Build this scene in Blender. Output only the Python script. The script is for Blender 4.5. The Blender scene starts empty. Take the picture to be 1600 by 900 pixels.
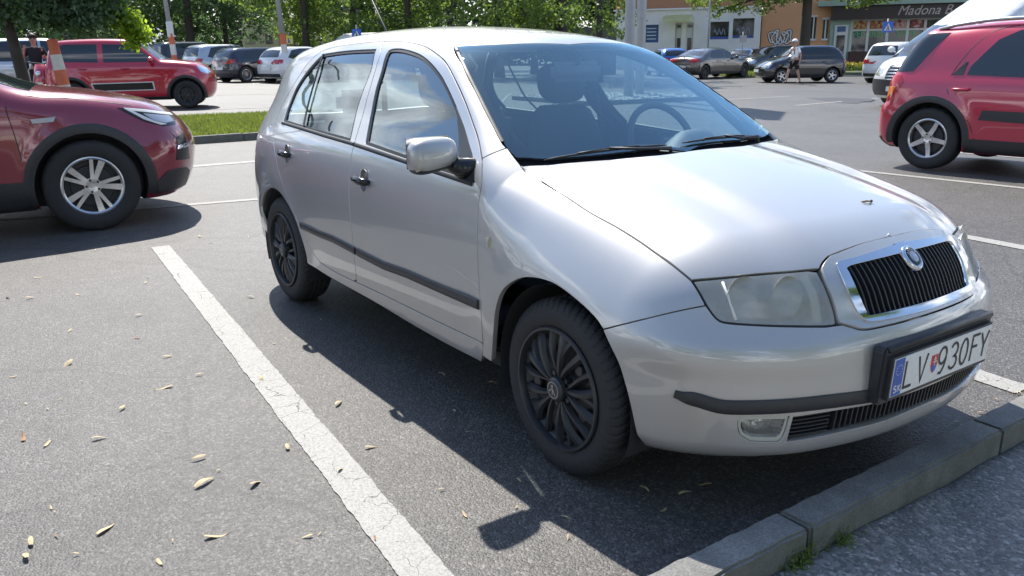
import bpy, bmesh, math, random
import numpy as np
from mathutils import Vector, Matrix
from mathutils.geometry import delaunay_2d_cdt

# ------------------------------------------------------------------ camera, sky, sun, exposure
scene = bpy.context.scene
COL = scene.collection
CF = 1309.594                                    # focal length in pixels of a 1600 px wide frame
CP = np.array([1.95421, -2.29630, 1.32509])      # camera position, metres (origin: under the front axle of the silver car)
CYAW, CPITCH, CROLL = [math.radians(a) for a in (145.58064, -15.82143, -0.865405)]
def cam_axes():
    cy, sy = math.cos(CYAW), math.sin(CYAW)
    f = np.array([cy*math.cos(CPITCH), sy*math.cos(CPITCH), math.sin(CPITCH)])
    r = np.array([sy, -cy, 0.0]); u = np.cross(r, f)
    return (r*math.cos(CROLL)+u*math.sin(CROLL), -r*math.sin(CROLL)+u*math.cos(CROLL), f)
CR, CU, CD = cam_axes()
cam_data = bpy.data.cameras.new('camera')
cam = bpy.data.objects.new('camera', cam_data); COL.objects.link(cam)
cam.matrix_world = Matrix(((CR[0], CU[0], -CD[0], CP[0]), (CR[1], CU[1], -CD[1], CP[1]),
                           (CR[2], CU[2], -CD[2], CP[2]), (0, 0, 0, 1)))
cam_data.sensor_width = 36.0; cam_data.lens = 36.0*CF/1600.0
cam_data.clip_start = 0.05; cam_data.clip_end = 3000
scene.camera = cam
scene.render.engine = 'CYCLES'
scene.view_settings.view_transform = 'Standard'
scene.view_settings.look = 'None'
scene.view_settings.gamma = 1.0
scene.view_settings.exposure = 1.0

SUN_EL, SUN_AZ = math.radians(51.0), math.atan2(0.20, -0.70)   # azimuth: angle from +X
sd = Vector((math.cos(SUN_EL)*math.cos(SUN_AZ), math.cos(SUN_EL)*math.sin(SUN_AZ), math.sin(SUN_EL)))
sl = bpy.data.lights.new('sun', 'SUN'); sl.energy = 3.9; sl.angle = math.radians(0.55); sl.color = (1.0, 0.95, 0.87)
so = bpy.data.objects.new('sun', sl); COL.objects.link(so)
so.rotation_euler = (-sd).to_track_quat('-Z', 'Y').to_euler(); so.location = (0, 0, 40)

world = bpy.data.worlds.new('World'); scene.world = world; world.use_nodes = True
wn, wl = world.node_tree.nodes, world.node_tree.links
for n in list(wn): wn.remove(n)
wout = wn.new('ShaderNodeOutputWorld'); wbg = wn.new('ShaderNodeBackground'); wbg.inputs['Strength'].default_value = 0.135
sky = wn.new('ShaderNodeTexSky'); sky.sky_type = 'NISHITA'; sky.sun_disc = False
sky.sun_elevation = SUN_EL; sky.sun_rotation = math.pi/2 - SUN_AZ
sky.altitude = 200; sky.air_density = 1.0; sky.dust_density = 0.4; sky.ozone_density = 1.2
# broken cloud, laid out on a plane high above the town
tc = wn.new('ShaderNodeTexCoord'); sep = wn.new('ShaderNodeSeparateXYZ'); wl.new(tc.outputs['Generated'], sep.inputs[0])
mz = wn.new('ShaderNodeMath'); mz.operation = 'MAXIMUM'; mz.inputs[1].default_value = 0.03; wl.new(sep.outputs['Z'], mz.inputs[0])
mz2 = wn.new('ShaderNodeMath'); mz2.operation = 'ADD'; mz2.inputs[1].default_value = 0.30; wl.new(mz.outputs[0], mz2.inputs[0])
dx = wn.new('ShaderNodeMath'); dx.operation = 'DIVIDE'; wl.new(sep.outputs['X'], dx.inputs[0]); wl.new(mz2.outputs[0], dx.inputs[1])
dy = wn.new('ShaderNodeMath'); dy.operation = 'DIVIDE'; wl.new(sep.outputs['Y'], dy.inputs[0]); wl.new(mz2.outputs[0], dy.inputs[1])
cmb = wn.new('ShaderNodeCombineXYZ'); wl.new(dx.outputs[0], cmb.inputs[0]); wl.new(dy.outputs[0], cmb.inputs[1])
nz = wn.new('ShaderNodeTexNoise'); nz.inputs['Scale'].default_value = 1.5; nz.inputs['Detail'].default_value = 9
nz.inputs['Roughness'].default_value = 0.6; nz.inputs['Distortion'].default_value = 0.35
wl.new(cmb.outputs[0], nz.inputs['Vector'])
cr = wn.new('ShaderNodeValToRGB'); cr.color_ramp.elements[0].position = 0.46; cr.color_ramp.elements[1].position = 0.54
lowc = wn.new('ShaderNodeMapRange'); lowc.inputs[1].default_value = 0.15; lowc.inputs[2].default_value = 0.75; lowc.inputs[3].default_value = 0.07; lowc.inputs[4].default_value = -0.24
wl.new(sep.outputs['Z'], lowc.inputs[0])
addc = wn.new('ShaderNodeMath'); wl.new(nz.outputs['Fac'], addc.inputs[0]); wl.new(lowc.outputs[0], addc.inputs[1]); wl.new(addc.outputs[0], cr.inputs[0])
nz2 = wn.new('ShaderNodeTexNoise'); nz2.inputs['Scale'].default_value = 2.6; nz2.inputs['Detail'].default_value = 6
wl.new(cmb.outputs[0], nz2.inputs['Vector'])
cc = wn.new('ShaderNodeValToRGB'); cc.color_ramp.elements[0].position = 0.40; cc.color_ramp.elements[1].position = 0.64
cc.color_ramp.elements[0].color = (0.8, 1.0, 1.4, 1); cc.color_ramp.elements[1].color = (10.0, 10.2, 10.6, 1)
wl.new(nz2.outputs['Fac'], cc.inputs[0])
cmx = wn.new('ShaderNodeMixRGB'); wl.new(cr.outputs[0], cmx.inputs[0]); wl.new(sky.outputs[0], cmx.inputs[1]); wl.new(cc.outputs[0], cmx.inputs[2])
wl.new(cmx.outputs[0], wbg.inputs['Color']); wl.new(wbg.outputs[0], wout.inputs[0])

# ------------------------------------------------------------------ helpers
def ray_dir(px, py):
    return CD + (px-800)/CF*CR - (py-450)/CF*CU
FW = CD[:2]/np.hypot(CD[0], CD[1]); RT = CR[:2]/np.hypot(CR[0], CR[1])
def gz(x, y):
    """the car park falls gently to the right of the view beyond the first bays"""
    d = np.stack([np.asarray(x, float)-CP[0], np.asarray(y, float)-CP[1]], -1); dep = d@FW; lat = d@RT
    t = np.clip((dep-6)/10, 0, 1); t = t*t*(3-2*t)
    return -.0152*np.clip(lat, -24, 14)*t
def at(px, depth, z=None):
    """ground position seen in picture column px at a given depth along the view"""
    v = ray_dir(px, 80); h = v[:2]/np.hypot(v[0], v[1]); fw = CD[:2]/np.hypot(CD[0], CD[1])
    s = depth/float(h@fw); x, y = CP[0]+h[0]*s, CP[1]+h[1]*s
    return Vector((x, y, float(gz(x, y)) if z is None else z))
def gp(px, py, z=0.0):
    v = ray_dir(px, py); t = (z-CP[2])/v[2]
    return Vector((CP[0]+t*v[0], CP[1]+t*v[1], z))
def link(o, parent=None):
    COL.objects.link(o)
    if parent is not None: o.parent = parent
    return o
def tag(o, label=None, cat=None, group=None, kind=None):
    if label: o['label'] = label
    if cat: o['category'] = cat
    if group: o['group'] = group
    if kind: o['kind'] = kind
    return o
def thing(name, label, cat, loc=(0, 0, 0), rz=0.0, group=None):
    o = bpy.data.objects.new(name, None); o.location = loc; o.rotation_euler = (0, 0, rz)
    o.empty_display_size = 0.2; link(o); return tag(o, label, cat, group)
def mesh_obj(name, verts, faces, mat, parent=None, smooth=True, normals=None, mats=None, fmat=None):
    me = bpy.data.meshes.new(name)
    me.from_pydata([tuple(map(float, v)) for v in verts], [], [tuple(map(int, f)) for f in faces])
    if mats:
        for m in mats: me.materials.append(m)
    else: me.materials.append(mat)
    if fmat is not None: me.polygons.foreach_set('material_index', list(fmat))
    me.polygons.foreach_set('use_smooth', [smooth]*len(me.polygons))
    me.update()
    if normals is not None:
        me.normals_split_custom_set_from_vertices([tuple(map(float, n)) for n in normals])
    o = bpy.data.objects.new(name, me); return link(o, parent)
def bm_obj(name, bm, mat, parent=None, smooth=False, auto=None):
    me = bpy.data.meshes.new(name); bmesh.ops.recalc_face_normals(bm, faces=bm.faces)
    bm.to_mesh(me); bm.free(); me.materials.append(mat)
    me.polygons.foreach_set('use_smooth', [smooth or auto is not None]*len(me.polygons))
    if auto is not None:
        me.set_sharp_from_angle(angle=math.radians(auto))
    return link(bpy.data.objects.new(name, me), parent)
def add_box(bm, c, s, rot=None, bev=0.0):
    r = bmesh.ops.create_cube(bm, size=1.0); vs = r['verts']
    bmesh.ops.scale(bm, vec=s, verts=vs)
    if bev > 0:
        es = list({e for v in vs for e in v.link_edges})
        q = bmesh.ops.bevel(bm, geom=es, offset=bev, segments=2, affect='EDGES')
        vs = list({v for f in q['faces'] for v in f.verts} | {v for v in vs if v.is_valid})
    if rot is not None: bmesh.ops.rotate(bm, cent=(0, 0, 0), matrix=rot, verts=vs)
    bmesh.ops.translate(bm, vec=c, verts=vs); return vs
def add_tube(bm, pts, rad, seg=8, caps=True):
    pts = [Vector(p) for p in pts]; n = len(pts)
    rad = rad if isinstance(rad, (list, tuple)) else [rad]*n
    rings = []; up = None
    for i, p in enumerate(pts):
        d = (pts[min(i+1, n-1)]-pts[max(i-1, 0)])
        d = d.normalized() if d.length > 0 else Vector((0, 0, 1))
        if up is None:
            up = Vector((0, 0, 1)) if abs(d.z) < 0.9 else Vector((1, 0, 0))
        a = d.cross(up); a.normalize(); b = a.cross(d); up = b
        rings.append([bm.verts.new(p+(a*math.cos(t)+b*math.sin(t))*rad[i]) for t in [2*math.pi*k/seg for k in range(seg)]])
    for i in range(n-1):
        for k in range(seg):
            bm.faces.new((rings[i][k], rings[i][(k+1) % seg], rings[i+1][(k+1) % seg], rings[i+1][k]))
    if caps:
        bm.faces.new(list(reversed(rings[0]))); bm.faces.new(rings[-1])
def add_lathe_y(bm, prof, seg=48, x0=0, z0=0, a0=0.0, a1=None):
    """profile [(r, y)] spun about the Y axis through (x0, z0)"""
    closed = a1 is None; rings = []
    m = seg if closed else seg+1
    for k in range(m):
        t = 2*math.pi*k/seg if closed else a0+(a1-a0)*k/seg
        rings.append([bm.verts.new((x0+r*math.cos(t), y, z0+r*math.sin(t))) for r, y in prof])
    for k in range(seg):
        A, B = rings[k], rings[(k+1) % m]
        for j in range(len(prof)-1):
            try: bm.faces.new((A[j], A[j+1], B[j+1], B[j]))
            except ValueError: pass
def prism(bm, poly, y0, y1, axis='y'):
    def P(a, b, c): return (a, c, b) if axis == 'y' else ((c, a, b) if axis == 'x' else (a, b, c))
    A = [bm.verts.new(P(a, b, y0)) for a, b in poly]; B = [bm.verts.new(P(a, b, y1)) for a, b in poly]
    bm.faces.new(A); bm.faces.new(list(reversed(B)))
    n = len(poly)
    for i in range(n): bm.faces.new((A[i], B[i], B[(i+1) % n], A[(i+1) % n]))

# ------------------------------------------------------------------ materials
def new_mat(name):
    m = bpy.data.materials.new(name); m.use_nodes = True
    return m, m.node_tree.nodes, m.node_tree.links, m.node_tree.nodes['Principled BSDF']
def pmat(name, col, rough=0.5, metal=0.0, coat=0.0, coatr=0.03, noise=0.0, nscale=30.0, bump=0.0, bscale=200.0, spec=0.5, emis=None, coord='Object'):
    m, n, l, b = new_mat(name)
    b.inputs['Base Color'].default_value = (*col, 1); b.inputs['Roughness'].default_value = rough
    b.inputs['Metallic'].default_value = metal; b.inputs['Coat Weight'].default_value = coat
    b.inputs['Coat Roughness'].default_value = coatr; b.inputs['Specular IOR Level'].default_value = spec
    t = n.new('ShaderNodeTexCoord')
    if noise > 0:
        z = n.new('ShaderNodeTexNoise'); z.inputs['Scale'].default_value = nscale; z.inputs['Detail'].default_value = 5
        l.new(t.outputs[coord], z.inputs['Vector'])
        r = n.new('ShaderNodeMixRGB'); r.inputs[1].default_value = (*[c*(1-noise) for c in col], 1); r.inputs[2].default_value = (*[min(1, c*(1+noise)) for c in col], 1)
        l.new(z.outputs['Fac'], r.inputs[0]); l.new(r.outputs[0], b.inputs['Base Color'])
        rr = n.new('ShaderNodeMapRange'); rr.inputs[3].default_value = max(0.02, rough-0.12*noise*2); rr.inputs[4].default_value = min(1, rough+0.12*noise*2)
        l.new(z.outputs['Fac'], rr.inputs[0]); l.new(rr.outputs[0], b.inputs['Roughness'])
    if bump > 0:
        z = n.new('ShaderNodeTexNoise'); z.inputs['Scale'].default_value = bscale; z.inputs['Detail'].default_value = 4
        l.new(t.outputs[coord], z.inputs['Vector'])
        bp = n.new('ShaderNodeBump'); bp.inputs['Strength'].default_value = bump; bp.inputs['Distance'].default_value = 0.003
        l.new(z.outputs['Fac'], bp.inputs['Height']); l.new(bp.outputs[0], b.inputs['Normal'])
    if emis: b.inputs['Emission Color'].default_value = (*emis[0], 1); b.inputs['Emission Strength'].default_value = emis[1]
    return m
def paint(name, col, metal=0.0, rough=0.3, dirt=0.25):
    """car paint: clear coat over a base with fine flakes, dusty towards the sills, faintly uneven"""
    m, n, l, b = new_mat(name)
    t = n.new('ShaderNodeTexCoord')
    z = n.new('ShaderNodeTexNoise'); z.inputs['Scale'].default_value = 3.0; z.inputs['Detail'].default_value = 8; z.inputs['Roughness'].default_value = 0.65
    l.new(t.outputs['Object'], z.inputs['Vector'])
    fl = n.new('ShaderNodeTexNoise'); fl.inputs['Scale'].default_value = 900; fl.inputs['Detail'].default_value = 1
    l.new(t.outputs['Object'], fl.inputs['Vector'])
    sp = n.new('ShaderNodeSeparateXYZ'); l.new(t.outputs['Object'], sp.inputs[0])
    mr = n.new('ShaderNodeMapRange'); mr.inputs[1].default_value = 0.75; mr.inputs[2].default_value = 0.15; mr.inputs[3].default_value = 0.0; mr.inputs[4].default_value = 1.0
    l.new(sp.outputs['Z'], mr.inputs[0])
    mm = n.new('ShaderNodeMath'); mm.operation = 'MULTIPLY'; l.new(mr.outputs[0], mm.inputs[0]); l.new(z.outputs['Fac'], mm.inputs[1])
    m2 = n.new('ShaderNodeMath'); m2.operation = 'MULTIPLY'; m2.inputs[1].default_value = dirt; l.new(mm.outputs[0], m2.inputs[0])
    mx = n.new('ShaderNodeMixRGB'); mx.inputs[1].default_value = (*col, 1); mx.inputs[2].default_value = (0.30, 0.27, 0.23, 1)
    l.new(m2.outputs[0], mx.inputs[0])
    hv = n.new('ShaderNodeMixRGB'); hv.blend_type = 'MULTIPLY'; hv.inputs[0].default_value = 0.12
    l.new(mx.outputs[0], hv.inputs[1]); l.new(fl.outputs['Fac'], hv.inputs[2]); l.new(hv.outputs[0], b.inputs['Base Color'])
    b.inputs['Metallic'].default_value = metal
    r = n.new('ShaderNodeMapRange'); r.inputs[3].default_value = rough-0.03; r.inputs[4].default_value = rough+0.05
    l.new(z.outputs['Fac'], r.inputs[0]); l.new(r.outputs[0], b.inputs['Roughness'])
    b.inputs['Coat Weight'].default_value = 1.0; b.inputs['Coat IOR'].default_value = 1.65
    cr2 = n.new('ShaderNodeMapRange'); cr2.inputs[1].default_value = 0.35; cr2.inputs[2].default_value = 0.75; cr2.inputs[3].default_value = 0.015; cr2.inputs[4].default_value = 0.06
    l.new(z.outputs['Fac'], cr2.inputs[0]); l.new(cr2.outputs[0], b.inputs['Coat Roughness'])
    return m
def glass(name, tint, rough=0.0, refl=1.0, dust=0.03, ior=1.5, even=False):
    """a single-sheet pane: tinted see-through plus Fresnel reflection and a little dust"""
    m, n, l, b = new_mat(name); n.remove(b); out = n['Material Output']
    tr = n.new('ShaderNodeBsdfTransparent'); tr.inputs[0].default_value = (*tint, 1)
    gl = n.new('ShaderNodeBsdfGlossy'); gl.inputs['Roughness'].default_value = rough; gl.inputs[0].default_value = (*(refl if isinstance(refl, tuple) else (refl, refl, refl)), 1)
    lw = n.new('ShaderNodeLayerWeight'); lw.inputs[0].default_value = 0.5        # Schlick, the same from both sides of the pane
    pw = n.new('ShaderNodeMath'); pw.operation = 'POWER'; pw.inputs[1].default_value = 4.4; l.new(lw.outputs['Facing'], pw.inputs[0])
    f0 = ((ior-1)/(ior+1))**2*1.85
    fr = n.new('ShaderNodeMath'); fr.operation = 'MULTIPLY_ADD'; fr.inputs[1].default_value = 1-f0; fr.inputs[2].default_value = f0; l.new(pw.outputs[0], fr.inputs[0])
    mi = n.new('ShaderNodeMixShader'); l.new(fr.outputs[0], mi.inputs[0]); l.new(tr.outputs[0], mi.inputs[1]); l.new(gl.outputs[0], mi.inputs[2])
    df = n.new('ShaderNodeBsdfDiffuse'); df.inputs[0].default_value = (0.55, 0.55, 0.52, 1)
    t = n.new('ShaderNodeTexCoord'); z = n.new('ShaderNodeTexNoise'); z.inputs['Scale'].default_value = 9; z.inputs['Detail'].default_value = 9; z.inputs['Roughness'].default_value = 0.7
    l.new(t.outputs['Object'], z.inputs['Vector'])
    mr = n.new('ShaderNodeMapRange'); mr.inputs[1].default_value = 0.35; mr.inputs[2].default_value = 0.8; mr.inputs[3].default_value = dust*(0.85 if even else 0.4); mr.inputs[4].default_value = dust*(1.25 if even else 2.2)
    l.new(z.outputs['Fac'], mr.inputs[0])
    m3 = n.new('ShaderNodeMixShader'); l.new(mr.outputs[0], m3.inputs[0]); l.new(mi.outputs[0], m3.inputs[1]); l.new(df.outputs[0], m3.inputs[2])
    l.new(m3.outputs[0], out.inputs['Surface'])
    return m
# ------------------------------------------------------------------ car surfaces: smooth implicit bodies, panels cut out of them
def pchip(xs, ys):
    xs = np.array(xs, float); ys = np.array(ys, float)
    if xs[0] > xs[-1]: xs, ys = xs[::-1], ys[::-1]
    h = np.diff(xs); d = np.diff(ys)/h; m = np.zeros_like(xs)
    for i in range(1, len(xs)-1):
        if d[i-1]*d[i] > 0:
            w1, w2 = 2*h[i]+h[i-1], h[i]+2*h[i-1]; m[i] = (w1+w2)/(w1/d[i-1]+w2/d[i])
    m[0], m[-1] = d[0], d[-1]
    def f(x):
        x = np.asarray(x, float); i = np.clip(np.searchsorted(xs, x)-1, 0, len(xs)-2)
        t = (x-xs[i])/h[i]; tc_ = np.clip(t, 0, 1)
        a = (1+2*tc_)*(1-tc_)**2*ys[i]+tc_*(1-tc_)**2*h[i]*m[i]+tc_**2*(3-2*tc_)*ys[i+1]+tc_**2*(tc_-1)*h[i]*m[i+1]
        return a+np.where(t < 0, (t*h[i])*m[0], 0)+np.where(t > 1, ((t-1)*h[i])*m[-1], 0)
    return f
def natural(xs, ys):
    """natural cubic spline: smooth curvature for long reflecting lines"""
    xs = np.array(xs, float); ys = np.array(ys, float)
    if xs[0] > xs[-1]: xs, ys = xs[::-1], ys[::-1]
    n = len(xs); h = np.diff(xs); A = np.eye(n); b = np.zeros(n)
    for i in range(1, n-1):
        A[i, i-1], A[i, i], A[i, i+1] = h[i-1], 2*(h[i-1]+h[i]), h[i]
        b[i] = 6*((ys[i+1]-ys[i])/h[i]-(ys[i]-ys[i-1])/h[i-1])
    M = np.linalg.solve(A, b)
    def f(x):
        x = np.asarray(x, float); xc = np.clip(x, xs[0], xs[-1]); i = np.clip(np.searchsorted(xs, xc)-1, 0, n-2)
        a, c = xs[i+1]-xc, xc-xs[i]
        v = M[i]*a**3/(6*h[i])+M[i+1]*c**3/(6*h[i])+(ys[i]/h[i]-M[i]*h[i]/6)*a+(ys[i+1]/h[i]-M[i+1]*h[i]/6)*c
        s0 = (ys[1]-ys[0])/h[0]-M[1]*h[0]/6; s1 = (ys[-1]-ys[-2])/h[-1]+M[-2]*h[-1]/6
        return v+(x-xc)*np.where(x < xs[0], s0, s1)
    return f
def smax(a, b, k):
    h = np.maximum(k-np.abs(a-b), 0)/k
    return np.maximum(a, b)+h*h*k*0.25
def sstep(a, b, x):
    t = np.clip((x-a)/(b-a), 0, 1); return t*t*(3-2*t)
def cast(F, P, D, lo, hi, n=90, off=0.0):
    """first crossing of F = off along P + t D, t in lo..hi (vectorised); returns t (nan where missed)"""
    P = np.atleast_2d(P).astype(float); D = np.broadcast_to(np.asarray(D, float), P.shape)
    ts = np.linspace(lo, hi, n); prev = F(P+D*lo)-off; t0 = np.full(len(P), np.nan); t1 = t0.copy(); done = np.zeros(len(P), bool)
    for a, b in zip(ts[:-1], ts[1:]):
        cur = F(P+D*b)-off; hit = (~done) & (prev > 0) & (cur <= 0)
        t0[hit] = a; t1[hit] = b; done |= hit; prev = cur
        if done.all(): break
    a, b = t0.copy(), t1.copy()
    for _ in range(22):
        m = (a+b)/2; v = F(P+D*np.nan_to_num(m)[:, None])-off; pos = v > 0
        a = np.where(pos, m, a); b = np.where(pos, b, m)
    return (a+b)/2
def grad(F, P, e=0.0015):
    g = np.empty_like(P)
    for k in range(3):
        d = np.zeros(3); d[k] = e; g[:, k] = (F(P+d)-F(P-d))
    return g/np.maximum(np.linalg.norm(g, axis=1), 1e-9)[:, None]
def dens(loop, step, closed=True):
    """resample a polyline (n,3) keeping its corners"""
    L = [np.asarray(p, float) for p in loop]; out = []
    m = len(L) if closed else len(L)-1
    for i in range(m):
        a, b = L[i], L[(i+1) % len(L)]; k = max(1, int(np.ceil(np.linalg.norm(b-a)/step)))
        out += [a+(b-a)*j/k for j in range(k)]
    if not closed: out.append(L[-1])
    return np.array(out)
def smooth_line(pts, step=0.012):
    """Catmull-Rom through points, resampled"""
    P = np.array(pts, float)
    if len(P) < 3: return dens(P, step, False)
    Q = np.vstack([2*P[0]-P[1], P, 2*P[-1]-P[-2]]); out = []
    for i in range(1, len(Q)-2):
        p0, p1, p2, p3 = Q[i-1], Q[i], Q[i+1], Q[i+2]; k = max(2, int(np.linalg.norm(p2-p1)/step))
        for j in range(k):
            t = j/k; out.append(0.5*((2*p1)+(-p0+p2)*t+(2*p0-5*p1+4*p2-p3)*t*t+(-p0+3*p1-3*p2+p3)*t**3))
    out.append(P[-1]); return np.array(out)
def inside(poly, pts):
    x, y = pts[:, 0], pts[:, 1]; c = np.zeros(len(pts), bool); n = len(poly)
    for i in range(n):
        x1, y1 = poly[i]; x2, y2 = poly[(i+1) % n]
        if y1 == y2: continue
        k = ((y1 > y) != (y2 > y)) & (x < (x2-x1)*(y-y1)/(y2-y1)+x1); c ^= k
    return c
def dist_poly(poly, pts):
    d = np.full(len(pts), 1e9); n = len(poly)
    for i in range(n):
        a, b = np.array(poly[i]), np.array(poly[(i+1) % n]); ab = b-a; L = ab@ab
        if L < 1e-12: continue
        t = np.clip(((pts-a)@ab)/L, 0, 1); q = a+t[:, None]*ab; d = np.minimum(d, np.hypot(*(pts-q).T))
    return d
def inset2(poly, g):
    """move a closed 2D outline inwards by g"""
    P = np.array(poly); n = len(P); area = 0.5*np.sum(P[:, 0]*np.roll(P[:, 1], -1)-np.roll(P[:, 0], -1)*P[:, 1])
    s = 1 if area > 0 else -1; out = []
    for i in range(n):
        a, b, c = P[i-1], P[i], P[(i+1) % n]; u = b-a; v = c-b
        u = u/max(np.linalg.norm(u), 1e-9); v = v/max(np.linalg.norm(v), 1e-9)
        n1 = np.array([-u[1], u[0]])*s; n2 = np.array([-v[1], v[0]])*s; m = n1+n2; L = np.linalg.norm(m)
        m = n1 if L < 1e-6 else m/L; k = g/max(0.45, float(m@n1)); out.append(b+m*k)
    return np.array(out)
class Solid:
    def __init__(s, F, reach=(4.5, 1.6)): s.F = F
    def panel(s, name, loop, d, mat, parent=None, holes=(), step=0.02, off=0.0, gap=0.002, flange=0.014, mirror=False, polar=None):
        """cut a sheet out of the surface: 'loop' (n,3) is its outline, 'd' the direction it is looked at along"""
        d = np.array(d, float); d /= np.linalg.norm(d)
        ref = np.array([0, 0, 1.0]) if abs(d[2]) < 0.8 else np.array([1.0, 0, 0])
        u = np.cross(ref, d); u /= np.linalg.norm(u); v = np.cross(d, u)
        def to2(P):
            P = np.asarray(P, float)
            if polar is None: return np.stack([P@u, P@v], -1)
            return np.stack([np.arctan2(P[:, 1], P[:, 0]-polar)*0.9, P[:, 2]], -1)
        def prep(L, g):
            L = np.asarray(L, float); L = L[~np.isnan(L).any(1)]; q = to2(L); keep = [q[0]]
            for p in q[1:]:
                if np.hypot(*(p-keep[-1])) > 0.0015: keep.append(p)
            if np.hypot(*(keep[0]-keep[-1])) < 0.0015: keep.pop()
            return inset2(keep, g)
        outer = prep(loop, gap); hs = [prep(h, -gap) for h in holes]
        lo, hi = outer.min(0), outer.max(0); g = step
        X, Y = np.meshgrid(np.arange(lo[0]+g/2, hi[0], g), np.arange(lo[1]+g/2, hi[1], g*0.87))
        X[1::2] += g/2; G = np.stack([X.ravel(), Y.ravel()], -1)
        G = G[inside(outer, G)]
        if len(G): G = G[dist_poly(outer, G) > 0.42*g]
        for h in hs:
            if len(G): G = G[~inside(h, G)]
            if len(G): G = G[dist_poly(h, G) > 0.42*g]
        pts = [Vector(p) for p in np.vstack([outer]+hs+([G] if len(G) else []))]
        edges = []; k = 0; loops = []
        for L in [outer]+hs:
            n = len(L); edges += [(k+i, k+(i+1) % n) for i in range(n)]; loops.append((k, n)); k += n
        r = delaunay_2d_cdt(pts, edges, [], 0, 1e-7, True)
        V2 = np.array([(p.x, p.y) for p in r[0]]); F_ = [tuple(f) for f in r[2]]
        cen = np.array([V2[list(f)].mean(0) for f in F_]); ok = inside(outer, cen)
        for h in hs: ok &= ~inside(h, cen)
        F_ = [f for f, o in zip(F_, ok) if o]
        if polar is None:
            base = V2[:, :1]*u+V2[:, 1:]*v; DD = np.repeat(d[None], len(V2), 0)
            t = cast(s.F, base, -d, -4.5, 4.5, 260)
        else:
            th = V2[:, 0]/0.9; DD = np.stack([np.cos(th), np.sin(th), np.zeros(len(th))], -1)
            base = np.stack([np.full(len(th), polar), np.zeros(len(th)), V2[:, 1]], -1)
            t = cast(s.F, base, -DD, -2.5, -0.05, 200)
        bad = np.isnan(t)
        if bad.any() and not bad.all():
            idx = np.where(~bad)[0]
            for i in np.where(bad)[0]: t[i] = t[idx[np.argmin(np.hypot(*(V2[idx]-V2[i]).T))]]
        P = base-DD*t[:, None]; N = grad(s.F, P); P = P+N*off
        # orientation
        f0 = F_[0]; nn = np.cross(P[f0[1]]-P[f0[0]], P[f0[2]]-P[f0[0]])
        tot = sum(np.dot(np.cross(P[f[1]]-P[f[0]], P[f[2]]-P[f[0]]), N[f[0]]) for f in F_[:400])
        if tot < 0: F_ = [f[::-1] for f in F_]
        V = list(P); NN = list(N); FF = list(F_)
        if flange > 0:
            cnt = {}
            for f in F_:
                for i in range(3):
                    a, b = f[i], f[(i+1) % 3]; cnt[(a, b)] = cnt.get((a, b), 0)+1
            bd = [(a, b) for (a, b) in cnt if (b, a) not in cnt]; ring = {}
            for a, b in bd:
                e = P[b]-P[a]; L = np.linalg.norm(e)
                for q in (a, b):
                    on = np.cross(e/max(L, 1e-9), N[q]); ring.setdefault(q, []).append(on)
            # rounded edge: lip then flange
            id1 = {}; id2 = {}
            for q, ons in ring.items():
                on = np.mean(ons, 0); on /= max(np.linalg.norm(on), 1e-9)
                id1[q] = len(V); V.append(P[q]+on*0.0008-N[q]*0.0012); nv = on+N[q]*0.35; NN.append(nv/np.linalg.norm(nv))
                id2[q] = len(V); V.append(P[q]+on*0.0008-N[q]*flange); NN.append(on)
            for a, b in bd:
                FF.append((b, a, id1[a], id1[b])); FF.append((id1[b], id1[a], id2[a], id2[b]))
        V = np.array(V); NN = np.array(NN)
        o = mesh_obj(name, V, FF, mat, parent, True, NN)
        if mirror:
            V2_ = V*np.array([1, -1, 1]); N2_ = NN*np.array([1, -1, 1])
            o2 = mesh_obj(name, V2_, [f[::-1] for f in FF], mat, parent, True, N2_)
            return o, o2
        return o
    def lift(s, px, off=0.0):
        """where the sight lines through picture points meet the surface"""
        D = np.array([ray_dir(*p) for p in px]); t = cast(s.F, np.repeat(CP[None], len(px), 0), D, 0.3, 9, 400, off)
        return CP+D*t[:, None]
    def snap(s, P, d, off=0.0):
        d = np.array(d, float); d /= np.linalg.norm(d); P = np.atleast_2d(np.array(P, float))
        base = P-(P@d)[:, None]*d; t = cast(s.F, base, -d, -4.5, 4.5, 260); Q = base-d*t[:, None]
        return Q+grad(s.F, Q)*off if off else Q
    def strip(s, name, line, w, h, mat, parent=None, mirror=False, taper=True):
        """a raised rubbing strip or seal that follows a line on the surface: width w, height h"""
        L = np.array(line, float); N = grad(s.F, L); n = len(L); V = []
        for i in range(n):
            t = L[min(i+1, n-1)]-L[max(i-1, 0)]; t /= max(np.linalg.norm(t), 1e-9); sd_ = np.cross(N[i], t)
            k = 1.0
            for a, b in ((-.5, -.3), (-.5, .45), (-.36, .85), (0, 1.0), (.36, .85), (.5, .45), (.5, -.3)):
                V.append(L[i]+sd_*w*a*k+N[i]*h*b)
        F_ = [(i*7+j, i*7+j+1, (i+1)*7+j+1, (i+1)*7+j) for i in range(n-1) for j in range(6)]
        F_ += [tuple(range(6, -1, -1)), tuple((n-1)*7+j for j in range(7))]
        o = mesh_obj(name, V, F_, mat, parent); fix_normals(o)
        if mirror:
            o2 = mesh_obj(name, [(v[0], -v[1], v[2]) for v in V], [f[::-1] for f in F_], mat, parent); fix_normals(o2)
            return o, o2
        return o
def fix_normals(o, auto=40):
    bm = bmesh.new(); bm.from_mesh(o.data); bmesh.ops.recalc_face_normals(bm, faces=bm.faces); bm.to_mesh(o.data); bm.free()
    o.data.set_sharp_from_angle(angle=math.radians(auto))
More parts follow.
